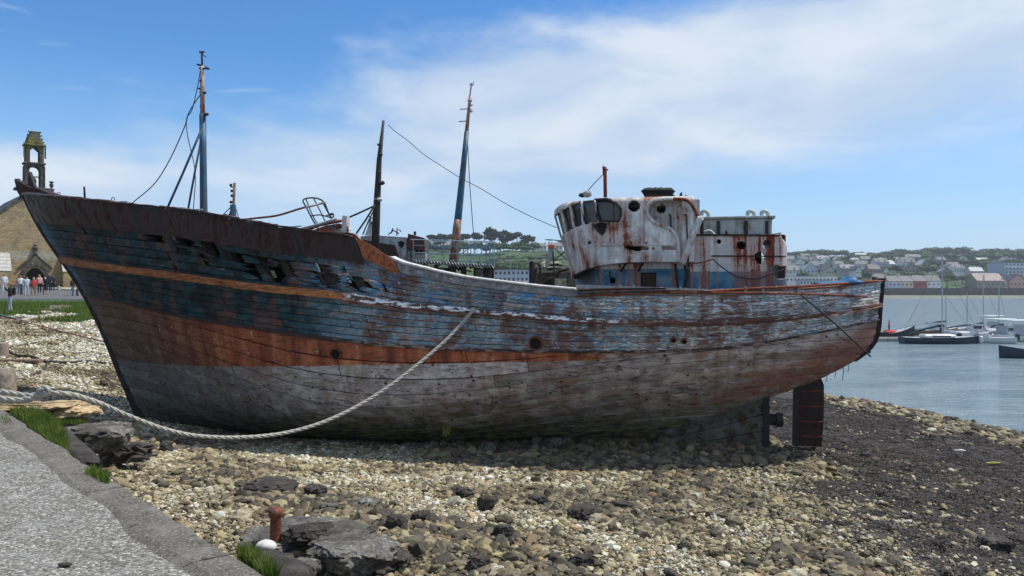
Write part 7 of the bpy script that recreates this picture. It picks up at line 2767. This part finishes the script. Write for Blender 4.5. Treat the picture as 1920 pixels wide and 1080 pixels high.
def boat_hull(r, L_, B_, fb, mat, deck='boat_white', sheer=.25, transom=.8, boot=None):
    mb = MB(); n_ = 12; vs = []
    for i in range(n_ + 1):
        t = i / n_                                           # 0 stern .. 1 bow
        x = -L_ / 2 + L_ * t
        b = B_ / 2 * (transom + (1 - transom) * math.sin(min(1, t / .45) * math.pi / 2)) * (1 - max(0, (t - .45) / .55) ** 2.2)
        zt = fb * (1 + sheer * (abs(t - .35) * 1.3) ** 1.5 * 2)
        for w_, z in ((b, zt), (b * .93, zt * .35), (b * .6, -.12), (0, -.3)):
            vs.append((x + (max(0, t - .85) * (z / fb) * .4 * L_ * .1), w_, z))
        for w_, z in ((-b * .6, -.12), (-b * .93, zt * .35), (-b, zt)):
            vs.append((x + (max(0, t - .85) * (z / fb) * .4 * L_ * .1), w_, z))
    fs = [(i * 7 + k, i * 7 + k + 1, i * 7 + k + 8, i * 7 + k + 7) for i in range(n_) for k in range(6)] + [tuple(range(7))]
    mb.add(vs, fs)
    h_ = mb.build('hull', M[mat], None, smooth=True); h_.parent = r
    dk = MB(); dk.add([(v[0], v[1] * .97, v[2] - .03) for i in range(n_ + 1) for v in (vs[i * 7], vs[i * 7 + 6])], [(2 * i, 2 * i + 1, 2 * i + 3, 2 * i + 2) for i in range(n_)])
    d_o = dk.build('deck', M[deck], None); d_o.parent = r
    return h_


def pt(r, name, mb, mat, smooth=False):
    o = mb.build(name, M[mat] if isinstance(mat, str) else mat, None, smooth=smooth); o.parent = r
    return o


def moor(px, py, yaw, name, label, cat):
    d = CAM_Z * F / (py - 540)
    r = thing(name, scr(px, py, d), label, cat)
    r.location.z = 0
    r.rotation_euler = (0, 0, yaw)
    return r, d


# black work launch with a person in red on the pontoon's far side
r, d = moor(1672, 634, .12, 'launch', 'black open work boat with red gear behind the wreck stern', 'boat')
boat_hull(r, 5.6, 1.9, .62, 'boat_black', 'boat_grey', .9)
pt(r, 'red_gear', MB().sphere((-.2, 0, .75), (.9, .5, .22), 10, 6), cl('red', (.5, .06, .04)), True)
pt(r, 'outboard', MB().box((2.75, 0, .95), (.3, .35, .35), bev=.06), 'boat_black')
person(r.location + Vector((-.3, 0, .5)), 1.2, cl('red_jacket', (.55, .07, .04)), N_v, hb, {'arm_l': 'fold', 'stride': .02}, 'person in a red jacket and white cap standing in the black work boat', height=1.6, group=None)
r, d = moor(1690, 640, .02, 'pontoon', 'low grey floating pontoon beside the moored boats', 'pontoon')
for k in range(6): pt(r, 'float_section', MB().box((-6.6 + k * 3.2, 0, .16), (3.1, 1.2, .40), bev=.03), 'pontoon_grey')
pt(r, 'walkway', MB().box((1.4, .3, .40), (19.2, 1.0, .06)), 'promenade')
# dark hulled sloop in front
r, d = moor(1763, 644, -.06, 'sailing_yacht', 'dark hulled sloop with white deck and green sail cover, nearest of the moored yachts', 'sailing boat')
boat_hull(r, 7.8, 2.4, .62, 'boat_navy', 'boat_white', .2)
pt(r, 'cabin', MB().box((-.3, 0, .78), (3.2, 1.5, .36), bev=.12), 'boat_white', True)
pt(r, 'window', MB().box((-.2, -.76, .80), (1.8, .04, .14)), 'window_glass')
pt(r, 'mast', MB().tube([(.2, 0, .7), (.2, 0, 9.2)], .055, 6), 'mast_alu')
pt(r, 'sail_cover', MB().tube([(-.0, 0, 1.9), (-2.6, 0, 1.25), (-3.2, 0, .95)], [.13, .11, .05], 7), 'sail_cover', True)
pt(r, 'forestay', MB().tube([(.2, 0, 9.0), (-3.9, 0, .9)], .014, 4), 'wire')
pt(r, 'forestay', MB().tube([(.2, 0, 9.0), (3.9, 0, .9)], .014, 4), 'wire')
pt(r, 'outboard', MB().box((4.0, -.2, .45), (.35, .35, .7), bev=.08), 'boat_white')


def motorboat(px, py, yaw, L_, label, wood=False, fly=False, scale=1.0, cab=1.0):
    r, d = moor(px, py, yaw, 'motor_boat', label, 'motor boat')
    boat_hull(r, L_, L_ * .34, .62, 'boat_wood' if wood else 'boat_white')
    pt(r, 'cabin', MB().prism([(-L_ * .02, -L_ * .12, .6), (L_ * .24, -L_ * .12, .6), (L_ * .14, -L_ * .12, .6 + .85 * cab), (-L_ * .02, -L_ * .12, .6 + .95 * cab)], (0, L_ * .24, 0)), 'boat_white')
    pt(r, 'window', MB().box((L_ * .07, -L_ * .122, .6 + .55 * cab), (L_ * .14, .03, .32 * cab)), 'window_glass')
    pt(r, 'windscreen', MB().prism([(L_ * .235, -L_ * .10, .72), (L_ * .15, -L_ * .10, .6 + .8 * cab), (L_ * .16, -L_ * .10, .6 + .8 * cab), (L_ * .25, -L_ * .10, .72)], (0, L_ * .2, 0)), 'window_glass')
    pt(r, 'rail', MB().tube([(L_ * .2, -L_ * .14, .75), (L_ * .2, -L_ * .14, 1.15), (L_ * .46, 0, 1.25), (L_ * .2, L_ * .14, 1.15), (L_ * .2, L_ * .14, .75)], .02, 4), 'mast_alu')
    if fly:
        for sx in (-.2, .12):
            for sy in (-1, 1): pt(r, 'canopy_post', MB().tube([(L_ * sx, sy * L_ * .1, .9), (L_ * sx, sy * L_ * .1, 2.25)], .03, 4), 'mast_alu')
        pt(r, 'canopy', MB().box((-L_ * .05, 0, 2.3), (L_ * .42, L_ * .28, .10), bev=.04), 'boat_white')
    pt(r, 'outboard', MB().box((-L_ * .52, 0, .7), (.4, .4, .7), bev=.1), 'boat_black')
    return r


motorboat(1750, 628, .1, 6.4, 'small brown hulled cabin cruiser behind the dark sloop', wood=True)
motorboat(1832, 641, .5, 6.0, 'white open motor boat with black outboard right of the dark sloop', cab=.6)
motorboat(1851, 643, 2.7, 5.2, 'small white speed boat just right of the black outboard', cab=.5)
motorboat(1880, 636, .2, 6.6, 'white motor cruiser with a raised flat canopy', fly=True)
motorboat(1914, 640, .1, 7.0, 'largest white motor cruiser with canopy at the right edge', fly=True, cab=1.3)
motorboat(1822, 631, -.3, 6.2, 'pale cabin boat partly hidden behind the open motor boat')
motorboat(1862, 626, .3, 6.5, 'small white cabin boat in the back row of the moorings', fly=True)
r, d = moor(1932, 671, .05, 'dinghy', 'dark hulled white decked motor boat alone in the water at the right edge', 'boat')
boat_hull(r, 5.2, 1.9, .6, 'boat_navy', 'boat_white', .5)
r.rotation_euler = (0, 0, math.pi)
pt(r, 'rail', MB().tube([(1.0, -.7, .6), (1.0, -.7, .95), (2.4, 0, 1.05), (1.0, .7, .95), (1.0, .7, .6)], .02, 4), 'mast_alu')
pt(r, 'console', MB().box((-.6, 0, .9), (.7, .6, .7), bev=.08), 'boat_white')
# further sailing boats, mostly masts
for i, (px, py, top, L_, lb) in enumerate([(1771, 626, 553, 7, 'white sloop whose mast rises right beside the dark sloop mast'), (1811, 636, 548, 7.5, 'white sloop with its mast between the sloops and the cruisers'), (1842, 630, 515, 9, 'white yacht with the tallest mast among the moorings'), (1872, 634, 537, 8, 'white yacht with the mast just left of the canopied cruisers')]):
    r, d = moor(px, py, .15 + i * .2, 'sailing_yacht', lb, 'sailing boat')
    boat_hull(r, L_, L_ * .3, .6, 'boat_white')
    pt(r, 'cabin', MB().box((-.2, 0, .72), (L_ * .4, L_ * .18, .34), bev=.1), 'boat_white', True)
    H_ = (py - top) * d / F
    pt(r, 'mast', MB().tube([(.2, 0, .6), (.2, 0, H_)], .055, 6), 'mast_alu')
    pt(r, 'sail_cover', MB().tube([(.1, 0, 1.6), (-L_ * .38, 0, 1.35)], [.12, .07], 6), 'sail_cover', True)
    pt(r, 'forestay', MB().tube([(.2, 0, H_ * .96), (L_ * .48, 0, .8)], .014, 4), 'wire')
    pt(r, 'spreader', MB().tube([(.2, -.5, H_ * .6), (.2, .5, H_ * .6)], .02, 4), 'mast_alu')
# yachts in front of the far harbour building, seen between the wrecks
for i, px in enumerate((957, 970, 992)):
    r = thing('sailing_yacht', scr(px, 532, 300), 'thin far mast number %s before the grey blue harbour building' % ORD[i], 'sailing boat')
    boat_hull(r, 8, 2.4, .9, 'boat_white')
    pt(r, 'mast', MB().tube([(0, 0, .5), (0, 0, (13, 8, 9)[i])], .07, 5), 'mast_alu')
# ------------------------------------------------------------------ sea air between here and the far shore
hz = MB().box((700, 900, 55 - 5), (3000, 2200, 120)).build('haze', None, None) if False else None
me = bpy.data.meshes.new('haze')
b_ = MB().box((300, 780, 24), (2600, 1700, 62))
me.from_pydata(b_.v, [], b_.f)
hz = bpy.data.objects.new('haze', me); COL.objects.link(hz)
m = bpy.data.materials.new('sea_air'); m.use_nodes = True; m.node_tree.nodes.clear()
g = G(m.node_tree)
pv = g.n('ShaderNodeVolumePrincipled')
pv.inputs['Color'].default_value = (.82, .90, 1.0, 1)
pv.inputs['Density'].default_value = .00020
pv.inputs['Anisotropy'].default_value = .3
oo = g.n('ShaderNodeOutputMaterial'); g.L.new(pv.outputs[0], oo.inputs['Volume'])
me.materials.append(m)
tag(hz, 'thin sea haze over the bay', kind='stuff')
